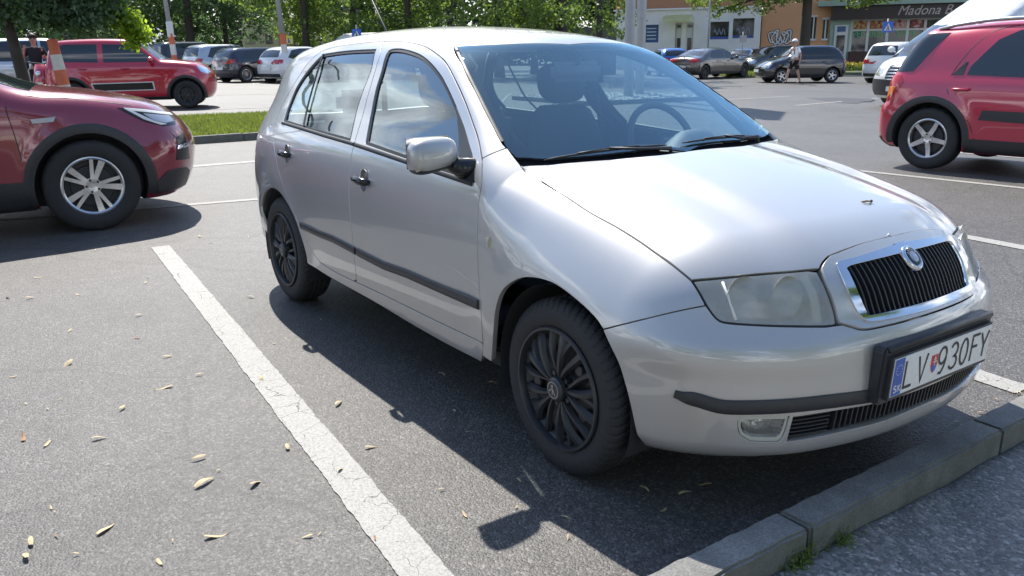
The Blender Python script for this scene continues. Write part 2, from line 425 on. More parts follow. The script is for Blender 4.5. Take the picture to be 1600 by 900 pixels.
# ------------------------------------------------------------------ the silver hatchback: its outer form
_Wz = natural([.16, .21, .26, .32, .40, .50, .60, .70, .78, .85, .90, .94, .98, 1.05, 1.15, 1.25, 1.33, 1.42],
              [.735, .775, .797, .806, .816, .823, .825, .821, .811, .796, .780, .760, .735, .692, .643, .592, .552, .500])
def _arch(x, z, x0, z0, r0, w, a):
    r = np.hypot(x-x0, z-z0); return a*np.exp(-((r-r0)/w)**2)*sstep(.18, .30, z)
def hero_W(x, z):
    w = _Wz(np.clip(z, .1, 1.5))
    xf = np.clip(x+.45, 0, None)
    w = w-(.030+.17*sstep(.50, 1.0, z))*xf**2
    xr = np.clip(-1.75-x, 0, None); w = w-.030*sstep(1.45, 1.1, z)*xr**2-.10*np.clip(-2.65-x, 0, None)**2*3
    w = w+_arch(x, z, -.01, .29, .36, .085, .012)*sstep(.5, .2, x)+_arch(x, z, -2.455, .28, .37, .09, .012)
    return w
_T0 = natural([-3.10, -2.85, -2.6, -2.2, -1.8, -1.45, -1.2, -1.0], [1.30, 1.37, 1.408, 1.440, 1.445, 1.430, 1.408, 1.380])
_H0 = natural([-.60, -.40, -.2, 0, .2, .4, .55, .66, .76], [1.015, .995, .970, .938, .900, .852, .805, .757, .695])
def hero_T(x, y):
    y2 = y*y
    roof = _T0(x)-.19*y2-.10*y2*y2
    t = x+.29*y2                      # windscreen swept back towards its sides
    ws = .985-(t+.285)*.555-.015*(t+.285)*(t+1.0)
    green = -smax(-roof, -ws, .035)
    hx = x+.20*y2
    bulge = .024*sstep(.40, .25, np.abs(y)-.05*x)*sstep(.78, .50, x)-.012*sstep(.78, .50, x)
    hood = _H0(hx)-.055*y2-.06*y2*y2*sstep(-.2, .3, x)-.02*y2*y2+bulge*.55
    hood = hood-.035*sstep(-.182, -.212, x+.45*y2)*sstep(.66, .58, np.abs(y))      # the well under the wipers
    return np.where(green > hood, green, hood)
_X0 = natural([.10, .17, .22, .30, .40, .48, .53, .565, .60, .65, .70, .74, .80, .9], [.58, .690, .735, .755, .767, .772, .768, .752, .725, .708, .692, .672, .635, .56])
def hero_X(y, z):
    a = np.abs(y); q = .38+.10*sstep(.5, .66, z)
    return _X0(z)-q*a**2.15-.05*a**6
_R0 = natural([.15, .30, .45, .60, .75, .95, 1.05, 1.2, 1.36], [-3.05, -3.12, -3.168, -3.165, -3.14, -3.105, -3.065, -3.0, -2.925])
def hero_R(y, z): return _R0(z)+.13*y*y
def hero_F(P):
    x, y, z = P[:, 0], P[:, 1], P[:, 2]; ay = np.sqrt(y*y+1e-8)
    s = ay-hero_W(x, z); t = z-hero_T(x, y); f = x-hero_X(y, z); r = hero_R(y, z)-x
    s = s*.97; t = t*.93
    kst = .22-.15*sstep(-.15, -.55, x)-.0*sstep(-1.1, -1.4, x)
    kst = kst+.03*sstep(-1.0, -1.5, x)
    st = smax(s, t, kst)
    fr = smax(st, f, .14+.16*sstep(.62, .45, z))
    rr = smax(fr, r*.95, .16)
    zb = .202+.022*sstep(.3, .6, x)
    return smax(rr, (zb-z), .05)
M = {}
M['silver'] = paint('silver_paint', (0.525, 0.515, 0.498), 0.55, 0.41, 0.5)
M['dark'] = pmat('dark_interior', (0.028, 0.03, 0.033), 0.75, noise=0.2, nscale=60)
M['seatcloth'] = pmat('seat_cloth', (0.035, 0.037, 0.042), 0.9, noise=0.35, nscale=120, bump=0.3, bscale=500)
M['dashgrey'] = pmat('dash_plastic', (0.10, 0.105, 0.11), 0.6, noise=0.2, nscale=90, bump=0.2, bscale=600)
M['liner'] = pmat('headliner', (0.30, 0.30, 0.29), 0.95)
M['rubber'] = pmat('rubber', (0.022, 0.023, 0.025), 0.55, noise=0.25, nscale=40)
M['plastic'] = pmat('black_plastic', (0.030, 0.031, 0.034), 0.42, noise=0.3, nscale=35, bump=0.15, bscale=700)
M['gloss'] = pmat('gloss_black', (0.015, 0.016, 0.018), 0.18)
M['frit'] = pmat('window_edge_black', (0.012, 0.013, 0.016), 0.9, spec=0.0)
M['tyre'] = pmat('tyre_rubber', (0.022, 0.022, 0.023), 0.72, noise=0.45, nscale=14, bump=0.25, bscale=160)
M['cover'] = pmat('wheel_cover_black', (0.030, 0.031, 0.034), 0.36, noise=0.35, nscale=22)
M['chrome'] = pmat('chrome', (0.66, 0.67, 0.70), 0.10, metal=1.0, noise=0.05, nscale=30)
M['steel'] = pmat('dull_metal', (0.42, 0.42, 0.43), 0.4, metal=0.9, noise=0.15, nscale=40)
M['reflector'] = pmat('lamp_reflector', (0.78, 0.78, 0.74), 0.22, metal=0.9)
M['housing'] = pmat('lamp_housing', (0.50, 0.51, 0.45), 0.45, metal=0.3)
M['glass'] = glass('side_glass', (0.50, 0.60, 0.60), dust=0.002, ior=1.9, refl=(.86, .96, 1.0))
M['wsglass'] = glass('windscreen_glass', (0.80, 0.93, 0.95), dust=0.003, ior=1.80, refl=(.60, .88, 1.0))
M['tintglass'] = glass('tinted_glass', (0.05, 0.055, 0.06), dust=0.02, ior=1.7)
M['carglass'] = pmat('dark_window', (0.016, 0.02, 0.024), 0.04, spec=0.9)
M['lens'] = glass('hazed_lamp_lens', (0.78, 0.80, 0.70), rough=0.10, dust=0.52, even=True)
M['clearlens'] = glass('clear_lamp_lens', (0.9, 0.91, 0.9), rough=0.02, dust=0.22, even=True)
M['redlens'] = pmat('red_lamp_lens', (0.45, 0.012, 0.015), 0.08, coat=1)
M['orangelens'] = pmat('orange_lamp_lens', (0.75, 0.20, 0.03), 0.10, coat=1)
M['white'] = pmat('white_plastic', (0.72, 0.72, 0.70), 0.4, noise=0.08, nscale=30)
M['plate'] = pmat('plate_white', (0.74, 0.75, 0.73), 0.35, noise=0.12, nscale=45)
M['plateblue'] = pmat('plate_blue', (0.02, 0.09, 0.42), 0.35, noise=0.15, nscale=60)
M['black'] = pmat('black_ink', (0.012, 0.012, 0.014), 0.45)
M['red'] = pmat('red_enamel', (0.55, 0.03, 0.03), 0.4)
M['blue'] = pmat('blue_enamel', (0.03, 0.10, 0.45), 0.4)
M['marker'] = pmat('aged_marker_lens', (0.55, 0.48, 0.36), 0.3, noise=0.25, nscale=200)
# ------------------------------------------------------------------ the silver hatchback, panel by panel
H = Solid(hero_F)
def LF(px, step=0.012, sm=True):
    P = H.lift(px); P = P[~np.isnan(P).any(1)]
    return smooth_line(P, step) if sm else dens(P, step, False)
def mir(P): return np.asarray(P)*np.array([1, -1, 1])
def cat(*a): return np.vstack(a)
def rev(a): return np.asarray(a)[::-1]
hero = thing('hatchback_car', 'large silver hatchback with black wheel covers and number plate LV 930FY, nose over the kerb', 'car', (0, 0, 0))
SV = M['silver']
c_hood = LF([(814.7, 260), (875.6, 302), (920, 331), (964.4, 355.6), (1000, 378), (1031, 400), (1058, 420), (1080, 438.4)])
c_hltop = LF([(1080.6, 438.4), (1126, 434), (1180, 428.5), (1230, 424.5), (1281, 420)])
c_grcor = LF([(1281, 420), (1285, 411), (1294.4, 400.4)])
gf = H.lift([(1294.4, 400.4), (1346.7, 381), (1391, 370), (1435.6, 360)]); gf[-1] = H.snap([[gf[-1][0], 0, gf[-1][2]]], (0, 0, 1))[0]
c_hoodfront = smooth_line(gf)                      # corner -> centre
hr = H.lift([(814.7, 259.5), (850, 257.5), (895, 254), (960, 249), (1025, 243)]); hr = np.vstack([hr, H.snap([[-.165, 0, 1]], (0, 0, 1))])
hr[:, 0] += 0.0
c_hoodrear = smooth_line(hr)                       # right corner -> centre
hood_loop = cat(c_hood, c_hltop[1:], c_grcor[1:], c_hoodfront[1:]); hood_loop = cat(hood_loop, mir(rev(hood_loop))[1:], mir(c_hoodrear)[1:], rev(c_hoodrear)[1:-1])
H.panel('bonnet', hood_loop, (0.25, 0, 1), SV, hero, step=0.022, gap=0.0032)
# front fenders
c_seamA = LF([(753, 248), (762, 243), (776, 237), (793, 231)])      # wing to windscreen pillar
wscorner = LF([(793, 231), (804, 246), (812, 256), (814.7, 260)])
c_gap_lo = LF([(753, 248), (753, 262), (752, 289), (746.7, 329), (745.8, 378), (747, 420), (749, 453), (752, 495), (754.7, 535.6), (754, 545)])
c_hlout = LF([(1080.6, 438.8), (1092, 457), (1103, 477)])
c_seamB = LF([(942, 515), (975, 506.5), (1009, 498), (1042, 490), (1075.6, 482.6), (1103, 477.5)])
c_arch = LF([(768, 566), (769, 551), (771.5, 515), (774.5, 484), (784, 456), (804, 439), (827, 434), (862, 442), (898, 467), (929, 496), (942, 515)])
fl = cat(c_arch, c_seamB[1:], rev(c_hlout)[1:], rev(c_hood)[1:], rev(wscorner)[1:], rev(c_seamA)[1:], c_gap_lo[1:], H.lift([(753.5, 556)]))
H.panel('front_wing', fl, (.3, -.8, .5), SV, hero, step=0.018, mirror=True, flange=0.02, gap=.0028)
H.strip('bonnet_gap', c_hood, .0045, .0007, M['rubber'], hero, mirror=True)
# doors
c_gap_top = LF([(597, 64.6), (633.3, 65.6), (662.7, 72), (682, 84), (697, 98.7), (711.6, 125.6), (726, 157.4), (738.5, 191.6), (748, 221), (753, 248)])
c_bot_f = LF([(553.6, 439.5), (600, 461.5), (650, 486), (700, 510.5), (754.7, 537)])
c_B_lo = LF([(553.5, 226), (547, 262), (545.6, 290), (546, 322.6), (550, 365), (555, 416), (557, 441)])
c_B_up = LF([(553.5, 226), (562, 196), (572, 160), (583, 122), (593, 88), (599, 64.8)])
fd = cat(rev(c_gap_top), rev(c_B_up)[1:], c_B_lo[1:], c_bot_f[4:], rev(c_gap_lo)[8:])
w_f = LF([(571, 224.6), (578, 186.7), (587, 141), (596.7, 108.5), (604, 84), (611, 77.2), (628.5, 76.7), (653, 84), (670, 96), (687, 115.8), (699.4, 137.8), (711.6, 164.7), (723.8, 196.5), (731.5, 221), (739, 252), (741, 284)])
w_fb = LF([(741, 284), (700, 270), (650, 252.5), (600, 235), (571, 224.6)], sm=False)
win_f = cat(w_f, w_fb[1:-1])
def disc_loop(px, r):
    c = H.lift([px])[0]; a = np.linspace(0, 2*np.pi, 28, endpoint=False)
    return c, H.snap(np.stack([c[0]+r*np.cos(a), np.full(28, c[1]), c[2]+r*1.25*np.sin(a)], -1), (0, -1, 0))
hcf, hole_f = disc_loop((569, 281.5), .036); hcr, hole_r = disc_loop((449, 240), .036)
DN = (0, -.93, .37)
H.panel('front_door', fd, DN, SV, hero, holes=[win_f, hole_f], step=0.014, mirror=True, gap=.003)
c_rgap = LF([(427.5, 206), (427, 218), (428.5, 231), (434.4, 262), (443.3, 291), (456.7, 324.4), (467.8, 353.3), (478, 375), (489, 395), (500, 409.5)])
c_bot_r = LF([(500, 409.5), (515, 420), (530, 428.5), (555, 440.5)])
c_rtop = LF([(427.5, 206), (432, 188), (441, 164), (455, 139), (470, 115), (483, 97), (497, 84.5), (514.4, 75.8), (545.6, 69.8), (575, 66.4), (598, 64.8)])
rdl = cat(c_rtop, rev(c_B_up)[1:], c_B_lo[1:-1], rev(c_bot_r)[1:], rev(c_rgap)[1:-1])
w_r = LF([(443, 190), (450, 167.8), (461, 141), (474.4, 119), (487.8, 102), (503.3, 86.7), (514.4, 83.3), (545.6, 79.2), (587.8, 77)])
w_r2 = LF([(587.8, 77), (581, 105.6), (567.8, 141), (556.7, 176.7), (547, 220)])
w_rb = LF([(547, 220), (510, 210), (473, 199.5), (443, 190)], sm=False)
win_r = cat(w_r, w_r2[1:], w_rb[1:-1])
H.panel('rear_door', rdl, DN, SV, hero, holes=[win_r, hole_r], step=0.016, mirror=True, gap=.003)
# inner trims, so that the cabin is dark through the glass
H.panel('door_trim', fd, DN, M['dark'], hero, holes=[win_f], step=0.04, off=-.030, mirror=True, flange=0, gap=.012)
H.panel('door_trim', rdl, DN, M['dark'], hero, holes=[win_r], step=0.04, off=-.030, mirror=True, flange=0, gap=.012)
# body side: windscreen pillar, roof rail, rear quarter and sill in one sheet
c_ws = LF([(711.4, 72), (726, 105), (745.5, 144), (765, 183), (787.8, 226), (793, 231)])
roofx = np.linspace(-1.09, -2.86, 60)[1:]
seam_y = pchip([-2.86, -2.5, -2.0, -1.5, -1.25, -1.09], [-.39, -.425, -.44, -.445, -.462, -.478])
c_roof = H.snap(np.stack([roofx, seam_y(roofx), np.full(len(roofx), 1.5)], -1), (0, 0, 1))
zz = np.linspace(1.27, .57, 40)
c_rear = np.array([[-3.3, -np.interp(z, [.57, .9, 1.0, 1.27], [.60, .60, .58, .42]), z] for z in zz]); c_rear = H.snap(c_rear, (-1, 0, 0))
c_rb = H.snap(np.array([[x, -.9, z] for x, z in zip(np.linspace(-3.02, -2.86, 12), np.linspace(.55, .45, 12))]), (-.5, -1, 0))
c_rarch = LF([(406.5, 335), (409, 310), (416, 298), (425, 294), (437, 301), (450, 320), (462, 345), (472, 375), (478, 396), (480, 410)])
c_sill = LF([(480, 411.5), (505, 427), (530, 441.5), (585, 472), (640, 505), (700, 539), (752, 566)])
side = cat(rev(c_ws), c_roof, c_rear, c_rb, c_rarch, c_sill[1:], H.lift([(753.5, 558), (754.7, 543)]), rev(c_bot_f)[1:], rev(c_bot_r)[1:], rev(c_rgap)[1:], c_rtop[1:-1], c_gap_top, c_seamA[1:-1])
fc, fl_loop = disc_loop((413.5, 220), .072)
H.panel('body_side', side, (-.30, -.9, .30), SV, hero, step=0.02, mirror=True, flange=0.02, gap=.003)
# sills' dark floor and the platform that closes the underside, with hidden slabs against sun leaks
bm = bmesh.new()
add_box(bm, (-1.25, 0, .235), (1.75, 1.40, .07), bev=.01); add_box(bm, (-2.45, 0, .50), (1.1, 1.10, .08)); add_box(bm, (.0, 0, .50), (.8, .95, .40)); add_box(bm, (.15, 0, .28), (.7, .8, .12))
add_box(bm, (-1.3, 0, .31), (1.5, 1.46, .03))
[add_box(bm, (-1.17, .765*s_, .336), (1.52, .055, .03)) for s_ in (1, -1)]; [add_box(bm, (.1, .0, .25), (.95, .96, .03))]  # unseen shelves and tray added to block sunlight leaking through the panel gaps
bm_obj('floor_pan_and_light_stops', bm, M['dark'], hero)
# fuel flap ring
a = np.linspace(0, 2*np.pi, 60)
ring = H.snap(np.stack([fc[0]+.070*np.cos(a), np.full(60, -1.), fc[2]+.082*np.sin(a)], -1), (0, -1, 0))
H.strip('fuel_flap_gap', ring[:-1], .0035, .0005, M['steel'], hero)
# roof
rl = cat(c_roof, mir(rev(c_roof)))
wst = H.lift([(711.4, 73), (750, 70.8), (797.5, 69)]); wst = np.vstack([wst, H.snap([[-.935, 0, 1.4]], (0, 0, 1))]); c_wstop = smooth_line(wst)
rl = cat(c_wstop[::-1], c_roof, mir(rev(c_roof)), mir(c_wstop)[:-1])
H.panel('roof', rl, (0, 0, 1), SV, hero, step=0.03, gap=.003)
H.panel('headliner', rl, (0, 0, 1), M['liner'], hero, step=0.08, off=-.035, flange=0, gap=.02)
# windscreen: glass, printed black edge, scuttle
wsb = H.lift([(807, 247), (850, 248.5), (895, 246), (960, 240), (1025, 233)]); wsb = np.vstack([wsb, H.snap([[-.235, 0, 1]], (0, 0, 1))]); c_wsb = smooth_line(wsb)
cws2 = LF([(711.4, 72), (726, 105), (745.5, 144), (765, 183), (787.8, 226), (800, 241), (807, 247)])
hw = cat(rev(c_wstop), cws2[1:], c_wsb[1:]); ws_loop = cat(hw, mir(rev(hw))[1:-1])
H.panel('windscreen', ws_loop, (.5, 0, .85), M['wsglass'], hero, step=0.03, gap=.003, flange=.0)
WS = H.snap
wn3 = np.array([.5, 0, .85]); wn3 /= np.linalg.norm(wn3)
def inner_ring(loop, g, d):
    """a hole loop g inside a loop, measured in the plane seen along d"""
    d = np.array(d, float); d /= np.linalg.norm(d); ref = np.array([0, 0, 1.0]) if abs(d[2]) < .8 else np.array([1.0, 0, 0])
    u = np.cross(ref, d); u /= np.linalg.norm(u); v = np.cross(d, u)
    L = np.asarray(loop); q = np.stack([L@u, L@v], -1); keep = [q[0]]
    for p in q[1:]:
        if np.hypot(*(p-keep[-1])) > .004: keep.append(p)
    if np.hypot(*(keep[0]-keep[-1])) < .004: keep.pop()
    keep = np.array(keep); r = inset2(keep, g); ok = (dist_poly(keep, r) > g*.93); r = r[ok]
    return H.snap(r[:, :1]*u+r[:, 1:]*v, d)
H.panel('windscreen_surround', ws_loop, (.5, 0, .85), M['frit'], hero, holes=[inner_ring(ws_loop, .030, (.5, 0, .85))], step=0.02, off=-.005, flange=0, gap=.001)
sc = cat(rev(c_wsb), H.lift([(803, 244)]), H.lift([(812, 257)]), c_hoodrear); sc = cat(sc, mir(rev(sc))[1:-1])
H.panel('scuttle_panel', sc, (.3, 0, 1), M['frit'], hero, step=.03, off=-.012, flange=0, gap=-.006)
H.strip('windscreen_seal', c_ws[:-4], .014, .0025, M['rubber'], hero, mirror=True)

# wipers
def wiper(a, b, pivot):
    A, B, P = [H.snap([q], wn3, .014)[0] for q in (a, b, pivot)]
    bm = bmesh.new(); pts = H.snap(np.linspace(A, B, 12), wn3, .010); add_tube(bm, pts, [.002]+[.0042]*10+[.002], 6)
    blade = bm_obj('wiper', bm, M['rubber'], hero, smooth=True)
    bm = bmesh.new(); mid = H.snap([(A+B)/2], wn3, .019)[0]; up = H.snap([P*.5+mid*.5], wn3, .020)[0]
    P2 = H.snap([pivot], wn3, .008)[0]; add_tube(bm, [P2, P2+np.array([0, 0, .02]), up, mid], [.009, .007, .005, .004], 8)
    for t in (.25, .75):
        q = A+(B-A)*t; add_tube(bm, [mid, H.snap([q], wn3, .016)[0], H.snap([q], wn3, .010)[0]], .0025, 6)
    bm_obj('wiper_arm', bm, M['plastic'], blade, smooth=True)
wiper((-.335, -.585, .96), (-.262, -.08, .99), (-.225, -.10, .96))
wiper((-.265, .0, .99), (-.325, .50, .96), (-.25, .40, .96))
# bumper
br = LF([(1103, 477.5), (1114, 493), (1124, 502), (1140, 505.8), (1188, 509), (1240, 510.6), (1290, 510.8)])
gbp = H.lift([(1309, 505), (1331, 511.5), (1351, 515.6), (1391, 508), (1436, 495.6)]); gbp[-1] = H.snap([[.8, 0, gbp[-1][2]]], (1, 0, 0))[0]
gbp = np.array(gbp); c_grb = smooth_line(gbp)
c_farch = LF([(942, 515), (963, 560), (975, 595), (983, 625), (991, 662), (997, 685), (1003, 697)])
th = np.linspace(math.atan2(c_farch[-1][1], c_farch[-1][0]+.2), 0, 50)[1:]
zb_ = np.interp(np.linspace(0, 1, 49), [0, .12, .4, 1], [.222, .216, .218, .226])
bot = np.stack([-.2+.02*np.cos(th), .02*np.sin(th), zb_], -1); DD_ = np.stack([np.cos(th), np.sin(th), 0*th], -1)
tt = cast(hero_F, bot, -DD_, -2.5, -.05, 200, 0); c_bb = bot-DD_*tt[:, None]; c_bb = c_bb[~np.isnan(c_bb).any(1)]
half = cat(rev(c_bb), rev(c_farch)[1:], c_seamB[1:], br[1:], c_grb[1:])
bump_loop = cat(half, mir(rev(half))[1:-1])
fog = LF([(1153.4, 658), (1161, 652.6), (1190, 651.8), (1233, 651), (1229, 667.7), (1223.4, 684), (1215.8, 690.4), (1172.3, 689.8), (1157, 681), (1153.4, 670)], sm=False)
itop = H.lift([(1240, 652), (1300, 643), (1372, 630)]); ibot = H.lift([(1230, 690), (1267, 684.5), (1329, 671), (1378, 658.5), (1427, 639), (1470, 611)])
it = np.vstack([itop, H.snap([[.9, 0, itop[-1][2]]], (1, 0, 0))]); ib = ibot[ibot[:, 1] < -.03]; ib = np.vstack([ib, H.snap([[.9, 0, ib[-1][2]]], (1, 0, 0))])
ihalf = cat(smooth_line(it)[::-1], smooth_line(ib))           # centre top -> outer -> centre bottom
intake = cat(ihalf[:-1], mir(rev(ihalf))[:-1])
bump = H.panel('front_bumper', bump_loop, (1, 0, 0), SV, hero, holes=[fog, mir(fog), intake], step=.02, gap=.002, flange=.022, polar=-.2)
gi = H.panel('intake_grille', intake, (1, 0, 0), M['gloss'], hero, step=.04, gap=-.004, flange=0, off=-.035, polar=-.2)
def poly_strip(bm, pts, w, h, nrm):
    """flat bar along pts"""
    pts = [Vector(p) for p in pts]; n = len(pts); R_ = []
    for i, p in enumerate(pts):
        t = (pts[min(i+1, n-1)]-pts[max(i-1, 0)]).normalized(); N_ = Vector(nrm[i] if np.ndim(nrm) > 1 else nrm).normalized(); s_ = N_.cross(t)
        R_.append([bm.verts.new(p+s_*w/2), bm.verts.new(p+s_*w/2+N_*h), bm.verts.new(p-s_*w/2+N_*h), bm.verts.new(p-s_*w/2)])
    for i in range(n-1):
        for k in range(4): bm.faces.new((R_[i][k], R_[i][(k+1) % 4], R_[i+1][(k+1) % 4], R_[i+1][k]))
    bm.faces.new(R_[0]); bm.faces.new(R_[-1])
zt, zbm = it[-1][2], ib[-1][2]
bm = bmesh.new()
for yv in np.arange(-.37, .371, .0185):                         # upright ribs in the middle
    q = H.snap([[.9, yv, z] for z in np.linspace(zbm+.004, zt-.002, 4)], (1, 0, 0), -.028); poly_strip(bm, q, .005, .020, grad(hero_F, q))
for s_ in (1, -1):                                              # level ribs beside the fog lamps
    for f in np.linspace(.12, .92, 6):
        yy = np.linspace(.39, .55, 6); q = []
        for yv in yy:
            tz = np.interp(yv, [0, .4, .56], [zt, it[1][2], it[0][2]]); bz = np.interp(yv, [0, .3, .56], [zbm, ibot[2][2], ibot[0][2]]); q.append([.9, yv*s_, bz+(tz-bz)*f])
        q = H.snap(q, (1, 0, 0), -.028); poly_strip(bm, q, .004, .018, grad(hero_F, q))
bm_obj('rib', bm, M['plastic'], gi)
# fog lamps
for s_ in (1, -1):
    L = fog if s_ == 1 else mir(fog)
    fl_ = H.panel('fog_lamp', L, (1, 0, 0), M['clearlens'], hero, step=.02, gap=.011, off=-.006, flange=0, polar=-.2)
    H.panel('lamp_surround', L, (1, 0, 0), M['housing'], fl_, holes=[cat(L.mean(0)+(L-L.mean(0))*np.array([1, .82, .72]))], step=.02, gap=.001, off=-.004, flange=.02, polar=-.2)
    H.panel('lamp_back', L, (1, 0, 0), M['reflector'], fl_, step=.01, gap=.002, off=-.045, flange=0, polar=-.2)
    c = L.mean(0); n_ = grad(hero_F, c[None])[0]
    bm = bmesh.new(); r = bmesh.ops.create_uvsphere(bm, u_segments=20, v_segments=10, radius=.03); bmesh.ops.scale(bm, vec=(.5, 1.2, .8), verts=r['verts']); bmesh.ops.translate(bm, vec=c-n_*.04+np.array([0, -.0*s_, 0]), verts=r['verts'])
    bm_obj('reflector', bm, M['reflector'], fl_, smooth=True)
    bm = bmesh.new(); add_box(bm, c-n_*.015+np.array([0, -.012*s_, .008]), (.012, .022, .012), bev=.003); bm_obj('bulb_shield', bm, M['steel'], fl_)
# black rubbing strip of the bumper
sp = H.lift([(1054, 615), (1068, 620), (1090, 625), (1113, 632), (1134, 636), (1172, 636.5), (1229, 634), (1300, 626.5), (1368, 617)])
s0 = smooth_line(sp)
for s_ in (1, -1):
    Ls = s0 if s_ == 1 else mir(s0)
    n = len(Ls); N_ = grad(hero_F, Ls); V = []; wpr = [.020]*1+[.040]*2
    for i in range(n):
        t = Ls[min(i+1, n-1)]-Ls[max(i-1, 0)]; t /= np.linalg.norm(t); sd_ = np.cross(N_[i], t); k = .55+.45*sstep(0, .09, i/n*1.0) if i < n*.09 else 1.0
        for a_, b_ in ((-.5, -.3), (-.5, .5), (-.42, .9), (0, 1.), (.42, .9), (.5, .5), (.5, -.3)): V.append(Ls[i]+sd_*.041*a_*k+N_[i]*.007*b_)
    Fs = [(i*7+j, i*7+j+1, (i+1)*7+j+1, (i+1)*7+j) for i in range(n-1) for j in range(6)]+[tuple(range(7)), tuple(range((n-1)*7, n*7))]
    o = mesh_obj('bumper_strip', V, Fs, M['plastic'], hero); fix_normals(o)
# number plate holder and plate
pc = np.array([.0, 0, .453])
def front_pt(y, z, off=0.): return H.snap([[1.2, y, z]], (1, 0, 0), off)[0]
ph = bpy.data.objects.new('number_plate', None); ph.location = (.787, 0, .453); ph.scale = (1, .965, 1); ph.rotation_euler = (0, math.radians(3), 0); link(ph, hero)
bm = bmesh.new()
prism(bm, [(-.268, -.066), (.268, -.066), (.268, .062), (-.268, .062)], -.016, .002, 'x')
bm_obj('plate_frame', bm, M['plastic'], ph)
bm = bmesh.new(); prism(bm, [(-.262, -.056), (.262, -.056), (.262, .056), (-.262, .056)], .002, .0045, 'x'); bm_obj('plate_face', bm, M['plate'], ph)
bm = bmesh.new(); prism(bm, [(-.260, -.054), (-.214, -.054), (-.214, .054), (-.260, .054)], .0045, .0055, 'x'); bm_obj('blue_band', bm, M['plateblue'], ph)
bm = bmesh.new()
prism(bm, [(-.296, -.075), (-.276, -.085), (.276, -.085), (.296, -.075), (.290, .075), (.283, .088), (-.283, .088), (-.290, .075)], -.05, -.012, 'x')
bmesh.ops.bevel(bm, geom=bm.edges[:], offset=.006, segments=2, affect='EDGES')
bm_obj('plate_bracket', bm, M['plastic'], ph)
bm = bmesh.new(); add_tube(bm, [(-.012, -.275, .082), (-.012, 0, .085), (-.012, .275, .082)], .010, 8); bm_obj('bracket_lip', bm, M['plastic'], ph, smooth=True)
GL = {'L': [[(0, 1), (0, 0), (.8, 0)]], 'V': [[(0, 1), (.45, 0), (.9, 1)]], 'F': [[(0, 0), (0, 1), (.8, 1)], [(0, .55), (.65, .55)]],
      'Y': [[(0, 1), (.45, .45), (.9, 1)], [(.45, .45), (.45, 0)]], 'K': [[(0, 0), (0, 1)], [(.75, 1), (0, .45)], [(.2, .6), (.8, 0)]],
      '0': [[(.4+.4*math.cos(t), .5+.5*math.sin(t)) if True else 0 for t in np.linspace(0, 2*math.pi, 19)]],
      '3': [[(.4+.38*math.cos(t), .74+.26*math.sin(t)) for t in np.linspace(2.7, -1.5, 11)]+[(.4+.42*math.cos(t), .25+.25*math.sin(t)) for t in np.linspace(1.4, -2.7, 11)]],
      '9': [[(.4+.4*math.cos(t), .68+.32*math.sin(t)) for t in np.linspace(0, 2*math.pi, 17)]+[(.79, .5), (.68, .2), (.45, .0), (.15, .02)]],
      'S': [[(.4+.36*math.cos(t), .74+.25*math.sin(t)) for t in np.linspace(.4, 4.2, 10)]+[(.4+.38*math.cos(t), .26+.26*math.sin(t)) for t in np.linspace(1.2, -2.7, 10)]]}
def stroke(bm, ch, y0, z0, w, h, th_, x=.0056, up=.001):
    for pl in GL[ch]:
        q = [Vector((x, y0+a*w, z0+b*h)) for a, b in pl]; n = len(q); Ls_ = []; 
        for i in range(n):
            t1 = (q[i]-q[i-1]).normalized() if i > 0 else (q[1]-q[0]).normalized(); t2 = (q[i+1]-q[i]).normalized() if i < n-1 else t1
            m_ = (t1+t2); m_ = m_.normalized() if m_.length > 1e-3 else t1; nn = Vector((0, -m_.z, m_.y)); k = min(2.2, 1/max(.3, m_.dot(t1)))
            Ls_.append((bm.verts.new(q[i]+nn*th_/2*k), bm.verts.new(q[i]-nn*th_/2*k)))
        for i in range(n-1): bm.faces.new((Ls_[i][0], Ls_[i][1], Ls_[i+1][1], Ls_[i+1][0]))
bm = bmesh.new()
for ch, y0 in (('L', -.203), ('V', -.138), ('9', -.028), ('3', .035), ('0', .094), ('F', .158), ('Y', .208)):
    stroke(bm, ch, y0, -.040, .050, .080, .0085)
bm_obj('plate_characters', bm, M['black'], ph)
bm = bmesh.new(); stroke(bm, 'S', -.252, -.044, .016, .020, .004, .0060); stroke(bm, 'K', -.232, -.044, .016, .020, .004, .0060)
for k in range(12):
    a_ = k*math.pi/6; prism(bm, [(-.237+.015*math.cos(a_)-.0016, .022+.015*math.sin(a_)-.0016), (-.237+.015*math.cos(a_)+.0016, .022+.015*math.sin(a_)-.0016), (-.237+.015*math.cos(a_), .022+.015*math.sin(a_)+.002)], .0056, .0060, 'x')
bm_obj('band_letters', bm, M['white'], ph)
shp = [(-.017, .026), (.017, .026), (.017, -.005), (.010, -.022), (0, -.030), (-.010, -.022), (-.017, -.005)]
bm = bmesh.new(); prism(bm, [(a-.052, b) for a, b in shp], .0045, .0056, 'x'); bm_obj('shield', bm, M['red'], ph)
bm = bmesh.new(); prism(bm, [(-.066, -.012), (-.062, -.006), (-.052, -.002), (-.042, -.006), (-.038, -.012), (-.044, -.021), (-.052, -.027), (-.060, -.021)], .0057, .0061, 'x'); bm_obj('shield_hills', bm, M['blue'], ph)
bm = bmesh.new(); add_box(bm, (.0064, -.052, .008), (.0006, .003, .030)); add_box(bm, (.0065, -.052, .014), (.0006, .013, .003)); add_box(bm, (.0066, -.052, .006), (.0006, .019, .003)); bm_obj('double_cross', bm, M['white'], ph)
